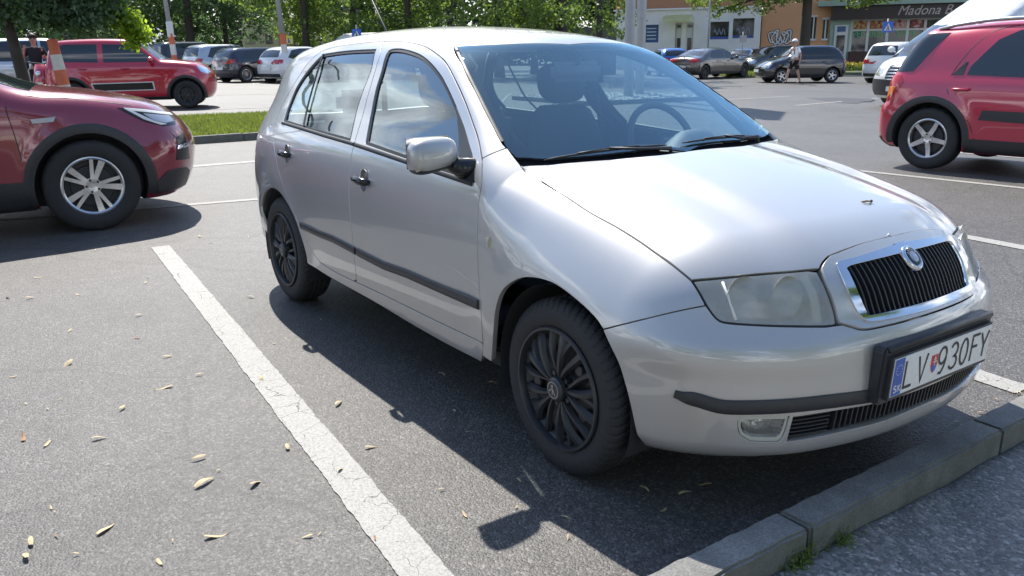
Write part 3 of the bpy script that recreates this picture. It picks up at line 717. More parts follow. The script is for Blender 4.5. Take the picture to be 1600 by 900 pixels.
# grille: painted surround, chrome frame, black slatted insert, badge
c_hlin = LF([(1281, 420.5), (1288, 442), (1298, 466), (1305, 492), (1309, 505)])
gh = cat(rev(c_grb), rev(c_hlin)[1:], c_grcor[1:], c_hoodfront[1:])
gr_loop = cat(gh, mir(rev(gh))[1:-1])
ch = H.lift([(1446.7, 372), (1413, 380), (1380, 390), (1335.6, 404.4), (1309, 411), (1303.5, 417), (1313.3, 440), (1324.4, 466.7), (1337.8, 493), (1349, 503), (1360, 505), (1391, 500), (1430, 491)])
ch[0] = H.snap([[.9, 0, ch[0][2]+.002]], (1, 0, 0))[0]; ch[-1] = H.snap([[.9, 0, ch[-1][2]]], (1, 0, 0))[0]
chl = smooth_line(ch); ch_loop = cat(chl[:-1], mir(rev(chl))[:-1])
go = H.lift([(1440, 389), (1409, 397), (1346.7, 413), (1321, 420.5), (1322, 428), (1335.6, 457.8), (1349, 488), (1355.6, 494), (1400, 484), (1430, 475)])
go[0] = H.snap([[.9, 0, go[1][2]+.004]], (1, 0, 0))[0]; go[-1] = H.snap([[.9, 0, go[-1][2]-.002]], (1, 0, 0))[0]
gol = smooth_line(go); go_loop = cat(gol[:-1], mir(rev(gol))[:-1])
FR = (1, 0, .15)
gs = H.panel('grille', gr_loop, FR, SV, hero, holes=[go_loop], step=.014, off=.008, gap=.003, flange=.04)
H.panel('chrome_frame', ch_loop, FR, M['chrome'], gs, holes=[go_loop], step=.010, off=.014, gap=.001, flange=.02)
ins = H.panel('grille_insert', go_loop, FR, M['gloss'], gs, step=.03, off=-.022, gap=-.008, flange=0)
bm = bmesh.new(); zt_, zb2 = go[1][2]+.004, go[-1][2]
ys_edge = np.interp
for yv in np.arange(-.33, .331, .0205):
    lo_, hi_ = None, None
    zs = [p[2] for p in go_loop if abs(p[1]-yv) < .02]
    if len(zs) < 2: continue
    q = H.snap([[.9, yv, z] for z in np.linspace(min(zs)-.001, max(zs)+.001, 8)], (1, 0, 0), -.010); poly_strip(bm, q, .0055, .016, grad(hero_F, q))
bm_obj('slats', bm, M['rubber'], ins)
bc = H.snap([[.9, 0, .722]], (1, 0, 0), .012)[0]; nb = grad(hero_F, bc[None])[0]
be = bpy.data.objects.new('badge', None); be.location = bc+np.array([0.004, 0, 0]); be.rotation_euler = Vector(nb).to_track_quat('X', 'Z').to_euler(); link(be, gs); be.scale = (.62, .62, .62)
def disc_x(bm, prof, sx=1.0, seg=40):
    rings = []
    for k in range(seg):
        t = 2*math.pi*k/seg; rings.append([bm.verts.new((x_, r*math.cos(t), r*math.sin(t)*sx)) for r, x_ in prof])
    for k in range(seg):
        for j in range(len(prof)-1):
            try: bm.faces.new((rings[k][j], rings[k][j+1], rings[(k+1) % seg][j+1], rings[(k+1) % seg][j]))
            except ValueError: pass
    bmesh.ops.remove_doubles(bm, verts=bm.verts[:], dist=1e-6)
bm = bmesh.new(); disc_x(bm, [(.058, -.02), (.058, -.004), (.052, .006), (.046, .008), (.042, .004), (.0, .004)], 1.18); bm_obj('badge_housing', bm, M['chrome'], be, smooth=True)
bm = bmesh.new(); disc_x(bm, [(.040, .003), (.040, .008), (.027, .009), (.027, .003)], 1.1); bm_obj('badge_ring', bm, M['gloss'], be, auto=30)
bm = bmesh.new(); disc_x(bm, [(.0265, .003), (.0265, .009), (.018, .0105), (0, .011)], 1.1); bm_obj('badge_centre', bm, M['steel'], be, auto=40)
def text_mesh(name, s_, size, mat, parent, loc, rot, ext=.001, shear=0.0, sx=1.0, align='CENTER', bev=0.0):
    cu = bpy.data.curves.new(name, 'FONT'); cu.body = s_; cu.size = size; cu.extrude = ext; cu.shear = shear; cu.align_x = align; cu.align_y = 'CENTER'; cu.resolution_u = 3; cu.offset = bev
    to = bpy.data.objects.new(name, cu); COL.objects.link(to); dg = bpy.context.evaluated_depsgraph_get(); dg.update()
    me = bpy.data.meshes.new_from_object(to.evaluated_get(dg)); bpy.data.objects.remove(to)
    me.materials.clear(); me.materials.append(mat); me.name = name
    o = bpy.data.objects.new(name, me); link(o, parent); o.location = loc; o.rotation_euler = rot; o.scale = (sx, 1, 1); return o
bm = bmesh.new()
me_all = []
for i_, c_ in enumerate('ŠKODA'):
    a_ = math.radians(52-26*i_); cu = bpy.data.curves.new('t', 'FONT'); cu.body = c_; cu.size = .0125; cu.align_x = 'CENTER'; cu.align_y = 'CENTER'; cu.offset = .0003; cu.resolution_u = 2
    to = bpy.data.objects.new('t', cu); COL.objects.link(to); bpy.context.view_layer.update(); dg = bpy.context.evaluated_depsgraph_get(); me = bpy.data.meshes.new_from_object(to.evaluated_get(dg)); bpy.data.objects.remove(to)
    R_ = .0335; me.transform(Matrix.Translation((.0095, -R_*math.sin(a_), R_*1.1*math.cos(a_))) @ Matrix.Rotation(a_, 4, 'X') @ Matrix(((0, 0, 1, 0), (1, 0, 0, 0), (0, 1, 0, 0), (0, 0, 0, 1))))
    bm.from_mesh(me)
bm_obj('badge_letters', bm, M['white'], be)
bm = bmesh.new()
for k, (a0_, a1_) in enumerate(((.006, .016), (.001, .018), (-.004, .019))):
    poly_strip(bm, [(.0108, -.004, -.004+k*.001), (.0108, .006+k*.002, a0_+.004-k*.004)], .003, .001, (1, 0, 0))
poly_strip(bm, [(.0108, -.012, -.012), (.0108, -.002, .012)], .004, .0012, (1, 0, 0)); bm_obj('winged_arrow', bm, M['chrome'], be)
# headlamps
hl_b = LF([(1103, 477.5), (1114, 493), (1124, 502), (1140, 505.6), (1188, 509), (1240, 510.4), (1290, 510.4), (1307, 508)])
hl_in = LF([(1307, 508), (1305, 492), (1297, 466), (1287, 442), (1277, 423.5)])
hl_loop = cat(c_hlout, hl_b[1:], hl_in[1:], rev(c_hltop)[3:-1])
HD = (.8, -.6, .25)
for s_ in (1, -1):
    L = hl_loop if s_ == 1 else mir(hl_loop); d_ = (HD[0], HD[1]*s_, HD[2])
    hp = H.panel('headlamp', L, d_, M['lens'], hero, step=.02, gap=.004, off=-.001, flange=.0)
    H.panel('lamp_bezel', L, d_, M['plastic'], hp, holes=[inner_ring(L, .009, d_)], step=.02, gap=.0015, off=-.006, flange=.012)
    H.panel('lamp_back', L, d_, M['housing'], hp, step=.02, gap=.001, off=-.060, flange=0)
    q = H.lift([(1190, 470)])[0]; q = q if s_ == 1 else q*np.array([1, -1, 1]); nn = np.array([.97, -.22*s_, .1]); nn /= np.linalg.norm(nn)
    for (px_, py_, r_) in ((1168, 468, .052), (1238, 466, .050)):
        q = H.lift([(px_, py_)])[0]; q = q if s_ == 1 else q*np.array([1, -1, 1])
        bm = bmesh.new(); disc_x(bm, [(r_, -.012), (r_*.95, -.018), (r_*.75, -.035), (r_*.45, -.050), (.012, -.056), (.010, -.03), (.006, -.022), (0, -.02)], 1.15, 32)
        o = bm_obj('reflector_bowl', bm, M['reflector'], hp, smooth=True); o.location = q-nn*.008; o.rotation_euler = Vector(nn).to_track_quat('X', 'Z').to_euler()
    q = H.lift([(1129, 440), (1137, 462), (1150, 500)]); q = q if s_ == 1 else mir(q); bm = bmesh.new(); add_tube(bm, q-grad(hero_F, q)*.004, .0050, 6); bm_obj('lamp_divider', bm, M['white'], hp, smooth=True)
    q = H.lift([(1256, 430), (1270, 455), (1276, 480), (1278, 503)]); q = q if s_ == 1 else mir(q); bm = bmesh.new(); poly_strip(bm, q-grad(hero_F, q)*.008, .026, .004, grad(hero_F, q)); bm_obj('lamp_trim', bm, M['white'], hp)
# side glass with seals, divider, belt mouldings
for nm, wl_ in (('front_window', win_f), ('rear_window', win_r)):
    gA, gB = H.panel(nm, wl_, DN, M['glass'], hero, step=.03, gap=.006, off=-.009, flange=0, mirror=True)
    H.panel('window_seal', wl_, DN, M['rubber'], hero, holes=[inner_ring(wl_, .013, DN)], step=.02, gap=.0005, off=-.004, flange=.010, mirror=True)
dv = H.lift([(505, 85), (498, 106), (488, 140), (480, 170), (474, 199)])
H.strip('window_divider', smooth_line(dv), .017, .004, M['rubber'], hero, mirror=True)
bl = LF([(441.5, 192), (473, 201.5), (510, 213), (547, 223.5), (553, 225.5)], sm=False); H.strip('belt_moulding', bl, .017, .007, M['rubber'], hero, mirror=True)
bl = LF([(555, 226), (600, 241), (650, 258), (700, 274.5), (738, 287)], sm=False); H.strip('belt_moulding', bl, .019, .007, M['rubber'], hero, mirror=True)
ml = LF([(470.5, 352), (500, 365.5), (520, 373), (556, 392)], sm=False); H.strip('side_moulding', ml, .034, .010, M['plastic'], hero, mirror=True)
ml = LF([(559, 393.5), (600, 414.5), (634, 426.5), (690, 451), (748.5, 476)], sm=False); H.strip('side_moulding', ml, .036, .010, M['plastic'], hero, mirror=True)
# door handles
for c, ln in ((hcf, .125), (hcr, .115)):
    for s_ in (1, -1):
        bm = bmesh.new(); add_lathe_y(bm, [(.037, .0), (.0355, -.010), (.030, -.026), (.016, -.036), (.001, -.038)], 28)
        o = bm_obj('handle_recess', bm, SV, hero, smooth=True); o.location = (c[0], c[1]*s_, c[2]); o.scale = (1, -s_, 1.25)
        bm = bmesh.new(); pts = [(-ln/2, .0, .0), (-ln/2+.004, -.016, .001), (-.02, -.026, .002), (.02, -.026, .0), (ln/2-.004, -.018, -.002), (ln/2, .0, -.003)]
        add_tube(bm, pts, [.010, .015, .016, .016, .015, .010], 10); o = bm_obj('door_handle', bm, M['gloss'], hero, smooth=True)
        o.location = (c[0]-.012, c[1]*s_, c[2]-.001); o.scale = (1, s_, 1.05)
# side marker lamps
q = H.lift([(763.5, 379)])[0]
for s_ in (1, -1):
    bm = bmesh.new(); add_box(bm, (0, 0, 0), (.026, .012, .040), bev=.005); o = bm_obj('side_marker', bm, M['marker'], hero, auto=40); o.location = (q[0], q[1]*s_, q[2])
    bm = bmesh.new(); add_box(bm, (0, -.006*s_, 0), (.014, .004, .020), bev=.0015); bm_obj('marker_bulb', bm, M['housing'], o)
# door mirrors
def mirror_unit(s_):
    mc = np.array([-.585, -.885, .992])
    bm = bmesh.new(); r = bmesh.ops.create_cube(bm, size=1); bmesh.ops.subdivide_edges(bm, edges=bm.edges[:], cuts=9, use_grid_fill=True)
    for v in bm.verts:
        a_, b_, c_ = v.co*2; n_ = 3.4; L_ = (abs(a_)**n_+abs(b_)**n_+abs(c_)**n_)**(1/n_); p_ = Vector((a_, b_, c_))/L_
        fx = .062*(1-.25*(p_.z > 0)*p_.z) if p_.x > 0 else .022
        w_ = .098; h_ = .059*(1-.10*p_.y)
        v.co = (p_.x*fx+.016*p_.y*(-1), p_.y*w_, p_.z*h_-.006*(1-p_.y))
    cut = [f for f in bm.faces]
    m = bm_obj('mirror_housing', bm, SV, hero, smooth=True); m.data.materials.append(M['plastic'])
    for p in m.data.polygons:
        c_ = p.center
        if c_.z < -.050+.016*(c_.y > .02)*min(1, (c_.y-.02)/.04) or c_.x < -.016: p.material_index = 1
    m.location = (mc[0], mc[1]*s_, mc[2]); m.scale = (1, s_, 1)
    bm = bmesh.new(); add_box(bm, (-.024, 0, 0), (.004, .165, .105), bev=.001); g_ = bm_obj('mirror_glass', bm, M['chrome'], m)
    bm = bmesh.new(); add_tube(bm, [(-.575, -.825, .955), (-.560, -.785, .935), (-.54, -.745, .925)], [.024, .036, .044], 14)
    a = bm_obj('mirror_arm', bm, M['gloss'], hero, smooth=True); a.scale = (1, s_, 1)
mirror_unit(1)
sail = LF([(713, 168), (725, 196.5), (732, 221), (738, 240), (741, 262), (741, 284), (722, 278), (716, 276), (717, 240), (716, 200)], sm=False)
H.panel('mirror_sail', sail, DN, M['plastic'], hero, step=.02, gap=0, off=.001, flange=.012, mirror=True)
# scuffed crease low on the front door
sf = LF([(668, 409), (690, 414), (712, 423), (730, 437), (744, 444)]); H.strip('door_scuff', sf, .007, .0012, SV, hero)
sf = LF([(726, 441), (737, 440), (747, 452)]); H.strip('door_scuff', sf, .009, .0015, SV, hero)
# antenna
bm = bmesh.new(); q = H.snap([[-2.62, 0, 1.5]], (0, 0, 1))[0]; add_tube(bm, [q, q+np.array([-.02, 0, .03]), q+np.array([-.30, 0, .33])], [.014, .006, .0022], 8); bm_obj('aerial', bm, M['rubber'], hero, smooth=True)
# tailgate, rear window, rear bumper, tail lamps (seen only through the cabin or from aside)
zr = np.linspace(1.27, .57, 20); R1 = c_rear
top_r = H.snap([[-2.86, y, 1.5] for y in np.linspace(-.38, .38, 16)], (0, 0, 1))
tg = cat(rev(R1), top_r, mir(R1), H.snap([[-3.4, y, .57] for y in np.linspace(.58, -.58, 20)], (-1, 0, 0)))
rw = H.snap([[-3.4, y, z] for y, z in [(-.50, .98), (-.44, 1.12), (-.36, 1.23), (-.2, 1.25), (.2, 1.25), (.36, 1.23), (.44, 1.12), (.50, .98), (.2, .97), (-.2, .97)]], (-1, 0, 0)); rw = dens(rw, .03)
H.panel('tailgate', tg, (-1, 0, .25), SV, hero, holes=[rw], step=.03)
H.panel('tailgate_window', rw, (-1, 0, .25), M['glass'], hero, step=.05, gap=.003, off=-.005, flange=0)
rbl = H.snap([[-3.4, y, .56] for y in np.linspace(-.59, .59, 20)], (-1, 0, 0)); rbb = H.snap([[-3.4, y, .25] for y in np.linspace(.59, -.59, 20)], (-1, 0, 0))
sL = H.snap([[x, -1.2, z] for x, z in ((-2.80, .27), (-2.80, .46), (-2.92, .51), (-3.0, .55))], (-.5, -1, 0))
H.panel('rear_bumper', cat(sL, rbl, mir(rev(sL)), rbb), (-1, 0, 0), SV, hero, step=.03)
for s_ in (1, -1):
    q = H.snap([[-3.4, y*s_, z] for y, z in ((.60, .70), (.60, .98), (.70, .95), (.73, .75))], (-1, .4*s_, 0)); H.panel('tail_lamp', dens(q, .03), (-1, .4*s_, 0), M['redlens'], hero, step=.03, off=.004, flange=.01)
# wheel housings
for x0 in (-.01, -2.455):
    for s_ in (1, -1):
        bm = bmesh.new(); add_lathe_y(bm, [(.335, -.775*s_), (.335, -.50*s_), (.02, -.50*s_)], 30, x0, .29, -.35, math.pi+.35)
        bm_obj('wheel_housing', bm, M['dark'], hero, smooth=True)
def tyre_mesh(R, W, rim, mat, parent, name='tyre', seg=180, grooves=True):
    """tyre about the Y axis, outer face towards -Y; W section width, rim = bead radius"""
    prof = [(rim-.004, -.5*W+.020), (rim+.006, -.5*W+.006), (rim+.020, -.5*W-.001), (rim+(R-rim)*.45, -.5*W-.007), (R-.030, -.5*W-.002), (R-.016, -.5*W+.006), (R-.007, -.5*W+.015), (R-.002, -.5*W+.026)]
    m = 14; tread = [(R, -.5*W+.034+(W-.068)*k/(m-1)) for k in range(m)]
    prof2 = prof+tread+[(r, -y) for r, y in reversed(prof)]
    V, Fc = [], []; n = len(prof2)
    for k in range(seg):
        t = 2*math.pi*k/seg
        for j, (r, y) in enumerate(prof2):
            rr = r; jj = j-len(prof)
            if grooves and -3 <= jj < m+3:
                blk = (k+int(3*abs(jj-(m-1)/2)/3)) % 6
                if blk == 0: rr -= .0065
                if jj in (3, 7, 10): rr -= .008
            V.append((rr*math.cos(t), y, rr*math.sin(t)))
    for k in range(seg):
        for j in range(n-1): Fc.append((k*n+j, k*n+j+1, ((k+1) % seg)*n+j+1, ((k+1) % seg)*n+j))
    o = mesh_obj(name, V, Fc, mat, parent); fix_normals(o, 32); return o
def hero_wheel():
    w = bpy.data.objects.new('wheel', None); link(w, hero)
    tyre_mesh(.290, .172, .190, M['tyre'], w, seg=360)
    cv = bpy.data.objects.new('wheel_cover', None)
    bm = bmesh.new()
    add_lathe_y(bm, [(.200, -.078), (.2035, -.090), (.200, -.096), (.193, -.096), (.190, -.088), (.188, -.076)], 72)
    add_lathe_y(bm, [(.188, -.070), (.17, -.052), (.06, -.050), (.04, -.070), (.001, -.072)], 72)
    cvr = bm_obj('wheel_cover', bm, M['cover'], w, smooth=True, auto=35)
    bm = bmesh.new()
    for g in range(5):
        a0 = math.radians(90+72*g)
        for i_, off_ in enumerate((-.47, -.19, .10, .40)):
            R_ = []; n_ = 9; hi = (.020, .014, .022, .016)[i_]
            for k in range(n_):
                t = k/(n_-1); r = .038+(.190-.038)*t; a_ = a0+off_*(.30+.70*t**.7)+.10*math.sin(math.pi*t)*(1 if i_ % 2 else -.6)
                w_ = (.0060+.0125*t)*(1.15 if i_ in (0, 2) else .85); y = -.072-hi*math.sin(math.pi*min(1, .15+t*.80)); d_ = Vector((math.cos(a_), 0, math.sin(a_))); s2_ = Vector((-math.sin(a_), 0, math.cos(a_)))
                c_ = d_*r; R_.append([bm.verts.new(c_+s2_*(-w_)+Vector((0, y+.014, 0))), bm.verts.new(c_+s2_*(-w_*.45)+Vector((0, y, 0))), bm.verts.new(c_+s2_*(w_*.45)+Vector((0, y, 0))), bm.verts.new(c_+s2_*w_+Vector((0, y+.014, 0)))])
            for k in range(n_-1):
                for q in range(3): bm.faces.new((R_[k][q], R_[k][q+1], R_[k+1][q+1], R_[k+1][q]))
    bm_obj('spokes', bm, M['cover'], cvr, auto=50)
    bm = bmesh.new()
    for g in range(5):
        a_ = math.radians(90+72*g+36); c_ = Vector((.052*math.cos(a_), 0, .052*math.sin(a_)))
        r = bmesh.ops.create_cone(bm, segments=6, radius1=.0105, radius2=.009, depth=.02, cap_ends=True, matrix=Matrix.Translation((c_.x, -.070, c_.z)) @ Matrix.Rotation(math.pi/2, 4, 'X'))
    for g in range(5):
        a_ = math.radians(90+72*g+36); r = .125
        bmesh.ops.create_cone(bm, segments=20, radius1=.020, radius2=.017, depth=.01, cap_ends=True, matrix=Matrix.Translation((r*math.cos(a_), -.066, r*math.sin(a_))) @ Matrix.Rotation(math.pi/2, 4, 'X'))
    bm_obj('bolts', bm, M['cover'], cvr, auto=30)
    bm = bmesh.new(); add_lathe_y(bm, [(.042, -.080), (.040, -.094), (.032, -.100), (.001, -.100)], 32); hubc = bm_obj('hub_cap', bm, M['cover'], cvr, auto=35)
    bm = bmesh.new(); add_lathe_y(bm, [(.0275, -.0995), (.0275, -.102), (.0245, -.102), (.0245, -.0995)], 32)
    N0 = (0, -1, 0)
    for pl in ([(-.004, .017), (0, -.016)], [(-.004, .006), (-.017, -.012)], [(-.001, .004), (.014, -.014)], [(-.012, .014), (-.004, .004)]):
        poly_strip(bm, [(a, -.1005, b) for a, b in pl], .0042, .0014, N0)
    bm_obj('hub_mark', bm, M['steel'], cvr)
    return w
w0 = hero_wheel(); w0.location = (-.005, -.702, .290); w0.rotation_euler = (0, math.radians(10), 0)
def copy_tree(o, parent=None):
    c = o.copy(); COL.objects.link(c)
    if parent is not None: c.parent = parent
    for ch_ in list(o.children): copy_tree(ch_, c)
    return c
for x, s_, a_ in ((-2.462, 1, 33), (-.005, -1, 50), (-2.462, -1, 5)):
    w = copy_tree(w0, hero); w.location = (x, -.700*s_, .290); w.rotation_euler = (0, math.radians(a_), 0 if s_ == 1 else math.pi)
# ---- cabin
def seat(x, y, name='front_seat', hx=None):
    s = bpy.data.objects.new(name, None); s.location = (x, y, 0); link(s, hero)
    bm = bmesh.new(); add_box(bm, (.02, 0, .48), (.50, .48, .14), bev=.045); bm_obj('seat_cushion', bm, M['seatcloth'], s, smooth=True)
    bm = bmesh.new()
    prof = [(-.24, .50, .22), (-.27, .62, .245), (-.31, .80, .24), (-.345, .95, .21), (-.365, 1.03, .17), (-.37, 1.06, .12)]
    rings = []
    for (px_, pz_, hw_) in prof:
        ring = []
        for k in range(20):
            t = 2*math.pi*k/20; c_, s2 = math.cos(t), math.sin(t); n_ = 3.
            L_ = (abs(c_)**n_+abs(s2)**n_)**(1/n_); ring.append(bm.verts.new((px_+.055*s2/L_, hw_*c_/L_, pz_)))
        rings.append(ring)
    for i in range(len(rings)-1):
        for k in range(20): bm.faces.new((rings[i][k], rings[i][(k+1) % 20], rings[i+1][(k+1) % 20], rings[i+1][k]))
    bm.faces.new(rings[-1]); bm.faces.new(rings[0]); bm_obj('seat_back', bm, M['seatcloth'], s, smooth=True)
    bm = bmesh.new(); r = bmesh.ops.create_cube(bm, size=1); bmesh.ops.subdivide_edges(bm, edges=bm.edges[:], cuts=6, use_grid_fill=True)
    for v in bm.verts:
        a_, b_, c_ = v.co*2; n_ = 2.8; L_ = (abs(a_)**n_+abs(b_)**n_+abs(c_)**n_)**(1/n_); v.co = (a_/L_*.055-.375-.02*c_, b_/L_*.135, c_/L_*.095+1.165)
    hr_ = bm_obj('headrest', bm, M['seatcloth'], s, smooth=True)
    bm = bmesh.new()
    for yy in (-.05, .05): add_tube(bm, [(-.365, yy, 1.0), (-.37, yy, 1.12)], .006, 8)
    bm_obj('headrest_post', bm, M['steel'], s, smooth=True)
    return s
s0_ = seat(-1.02, -.34); s1_ = copy_tree(s0_, hero); s1_.location = (-1.06, .34, 0)
bm = bmesh.new(); add_box(bm, (-2.0, 0, .46), (.5, 1.22, .14), bev=.04); add_box(bm, (-2.28, 0, .74), (.14, 1.22, .50), bev=.05, rot=None); bm_obj('rear_bench', bm, M['seatcloth'], hero, smooth=True)
for yy in (-.36, .36):
    bm = bmesh.new(); add_box(bm, (-2.32, yy, 1.07), (.08, .24, .13), bev=.035); bm_obj('rear_headrest', bm, M['seatcloth'], hero, smooth=True)
bm = bmesh.new(); add_box(bm, (-2.62, 0, .93), (.55, 1.1, .02)); bm_obj('parcel_shelf', bm, M['dark'], hero)
# dashboard
V = []; Fc = []; nu, nv = 24, 12
for i in range(nu+1):
    y = -.66+1.32*i/nu
    for j in range(nv+1):
        t = j/nv; x = -.30-.29*y*y-.30*t; z = .905+.012*math.sin(math.pi*t)-.10*max(0, t-.8)*5*.6-.03*y*y
        cowl = .085*math.exp(-((y-.36)/.17)**4)*math.exp(-((t-.78)/.30)**4)
        V.append((x, y, z+cowl))
    V.append((x-.02, y, .55))
n_ = nv+2
for i in range(nu):
    for j in range(nv+1): Fc.append((i*n_+j, i*n_+j+1, (i+1)*n_+j+1, (i+1)*n_+j))
o = mesh_obj('dashboard', V, Fc, M['dashgrey'], hero)
bm = bmesh.new(); r = .185; pts = [(0, r*math.cos(t), r*math.sin(t)) for t in np.linspace(0, 2*math.pi, 41)]
add_tube(bm, pts, .0155, 10, caps=False); sw = bm_obj('steering_wheel', bm, M['gloss'], hero, smooth=True)
sw.location = (-.73, .36, .915); sw.rotation_euler = (0, math.radians(-24), 0)
bm = bmesh.new(); add_box(bm, (.03, 0, -.02), (.06, .15, .13), bev=.03)
for a_ in (0, math.pi, -math.pi/2): add_tube(bm, [(.02, 0, -.02), (0, r*math.cos(a_), r*math.sin(a_))], .018, 8)
bm_obj('wheel_hub', bm, M['gloss'], sw, smooth=True)
bm = bmesh.new(); add_box(bm, (0, 0, 0), (.035, .27, .085), bev=.02); im = bm_obj('interior_mirror', bm, M['dashgrey'], hero, smooth=True); im.location = (-.92, .02, 1.235)
bm = bmesh.new(); add_tube(bm, [(0, 0, .02), (.03, 0, .055)], .008, 8); bm_obj('mirror_stalk', bm, M['plastic'], im, smooth=True)
for s_ in (1, -1):
    bm = bmesh.new(); add_box(bm, (-1.09, .30*s_, 1.325), (.13, .40, .012), bev=.004, rot=None); bm_obj('sun_visor', bm, M['liner'], hero)
    bm = bmesh.new(); add_tube(bm, [(-1.50, .60*s_, 1.20), (-1.44, .63*s_, .85), (-1.35, .60*s_, .55)], .014, 6); bm_obj('seat_belt', bm, M['dark'], hero)
# ------------------------------------------------------------------ ground
def asphalt(name, base=0.085, patch=True, scale=1.0, dark=False):
    m, n, l, b = new_mat(name)
    t = n.new('ShaderNodeTexCoord')
    v = n.new('ShaderNodeTexVoronoi'); v.inputs['Scale'].default_value = 135*scale; v.inputs['Randomness'].default_value = 1; l.new(t.outputs['Object'], v.inputs['Vector'])
    v2 = n.new('ShaderNodeTexVoronoi'); v2.inputs['Scale'].default_value = 300*scale; l.new(t.outputs['Object'], v2.inputs['Vector'])
    big = n.new('ShaderNodeTexNoise'); big.inputs['Scale'].default_value = 0.55; big.inputs['Detail'].default_value = 8; big.inputs['Roughness'].default_value = 0.7; l.new(t.outputs['Object'], big.inputs['Vector'])
    mid = n.new('ShaderNodeTexNoise'); mid.inputs['Scale'].default_value = 7; mid.inputs['Detail'].default_value = 6; mid.inputs['Roughness'].default_value = 0.75; l.new(t.outputs['Object'], mid.inputs['Vector'])
    sc = n.new('ShaderNodeSeparateXYZ'); l.new(v.outputs['Color'], sc.inputs[0])
    r1 = n.new('ShaderNodeValToRGB'); e = r1.color_ramp.elements
    e[0].position = 0.0; e[0].color = (base*.60, base*.565, base*.53, 1); e[1].position = 1.0; e[1].color = (base*2.1, base*1.97, base*1.80, 1)
    k = r1.color_ramp.elements.new(.55); k.color = (base*.98, base*.92, base*.86, 1); k = r1.color_ramp.elements.new(.85); k.color = (base*1.37, base*1.28, base*1.17, 1)
    l.new(sc.outputs[0], r1.inputs[0])
    mr = n.new('ShaderNodeMapRange'); mr.inputs[1].default_value = .3; mr.inputs[2].default_value = .7; mr.inputs[3].default_value = .72; mr.inputs[4].default_value = 1.22; l.new(big.outputs['Fac'], mr.inputs[0])
    mr2 = n.new('ShaderNodeMapRange'); mr2.inputs[1].default_value = .3; mr2.inputs[2].default_value = .7; mr2.inputs[3].default_value = .84; mr2.inputs[4].default_value = 1.14; l.new(mid.outputs['Fac'], mr2.inputs[0])
    mu = n.new('ShaderNodeMath'); mu.operation = 'MULTIPLY'; l.new(mr.outputs[0], mu.inputs[0]); l.new(mr2.outputs[0], mu.inputs[1])
    mx = n.new('ShaderNodeVectorMath'); mx.operation = 'SCALE'; l.new(r1.outputs[0], mx.inputs[0]); l.new(mu.outputs[0], mx.inputs['Scale'])
    # hairline cracks
    cn = n.new('ShaderNodeTexNoise'); cn.inputs['Scale'].default_value = 1.3; cn.inputs['Detail'].default_value = 5; l.new(t.outputs['Object'], cn.inputs['Vector'])
    ca = n.new('ShaderNodeMixRGB'); ca.inputs[0].default_value = .25; l.new(t.outputs['Object'], ca.inputs[1]); l.new(cn.outputs['Color'], ca.inputs[2])
    vc = n.new('ShaderNodeTexVoronoi'); vc.feature = 'DISTANCE_TO_EDGE'; vc.inputs['Scale'].default_value = .42; l.new(ca.outputs[0], vc.inputs['Vector'])
    cs = n.new('ShaderNodeMapRange'); cs.inputs[1].default_value = .0015; cs.inputs[2].default_value = .005; cs.inputs[3].default_value = .78; cs.inputs[4].default_value = 1.0; l.new(vc.outputs['Distance'], cs.inputs[0])
    cm = n.new('ShaderNodeVectorMath'); cm.operation = 'SCALE'; l.new(mx.outputs[0], cm.inputs[0]); l.new(cs.outputs[0], cm.inputs['Scale'])
    l.new(cm.outputs[0], b.inputs['Base Color'])
    b.inputs['Roughness'].default_value = 0.56; b.inputs['Specular IOR Level'].default_value = .5
    h1 = n.new('ShaderNodeMath'); h1.operation = 'MULTIPLY'; h1.inputs[1].default_value = -1.0; l.new(v.outputs['Distance'], h1.inputs[0])
    h2 = n.new('ShaderNodeMath'); h2.operation = 'MULTIPLY_ADD'; h2.inputs[1].default_value = -.35; l.new(v2.outputs['Distance'], h2.inputs[0]); l.new(h1.outputs[0], h2.inputs[2])
    h3 = n.new('ShaderNodeMath'); h3.operation = 'MULTIPLY_ADD'; h3.inputs[1].default_value = .8; l.new(sc.outputs[1], h3.inputs[0]); l.new(h2.outputs[0], h3.inputs[2])
    bp = n.new('ShaderNodeBump'); bp.inputs['Strength'].default_value = .6; bp.inputs['Distance'].default_value = .0035
    l.new(h3.outputs[0], bp.inputs['Height']); l.new(bp.outputs[0], b.inputs['Normal'])
    return m
M['asphalt'] = asphalt('asphalt', 0.083)
def sheet(name, x0, x1, y0, y1, nx, ny, mat, zoff=0.0, fn=None):
    xs = np.linspace(x0, x1, nx+1); ys = np.linspace(y0, y1, ny+1); V = [(x, y, float(gz(x, y))+zoff) for x in xs for y in ys]
    F_ = [(i*(ny+1)+j, (i+1)*(ny+1)+j, (i+1)*(ny+1)+j+1, i*(ny+1)+j+1) for i in range(nx) for j in range(ny)]
    o = mesh_obj(name, V, F_, mat); return tag(o, kind='structure')
sheet('ground', -700, .70, -700, 700, 350, 350, M['asphalt']) if False else None
xs = np.concatenate([np.linspace(-900, -80, 12), np.linspace(-75, .68, 60)]); ys = np.concatenate([np.linspace(-900, -65, 12), np.linspace(-60, 90, 100), np.linspace(100, 900, 12)])
V = [(x, y, float(gz(x, y))) for x in xs for y in ys]; ny = len(ys)
mesh_obj('ground', V, [(i*ny+j, (i+1)*ny+j, (i+1)*ny+j+1, i*ny+j+1) for i in range(len(xs)-1) for j in range(ny-1)], M['asphalt'])['kind'] = 'structure'
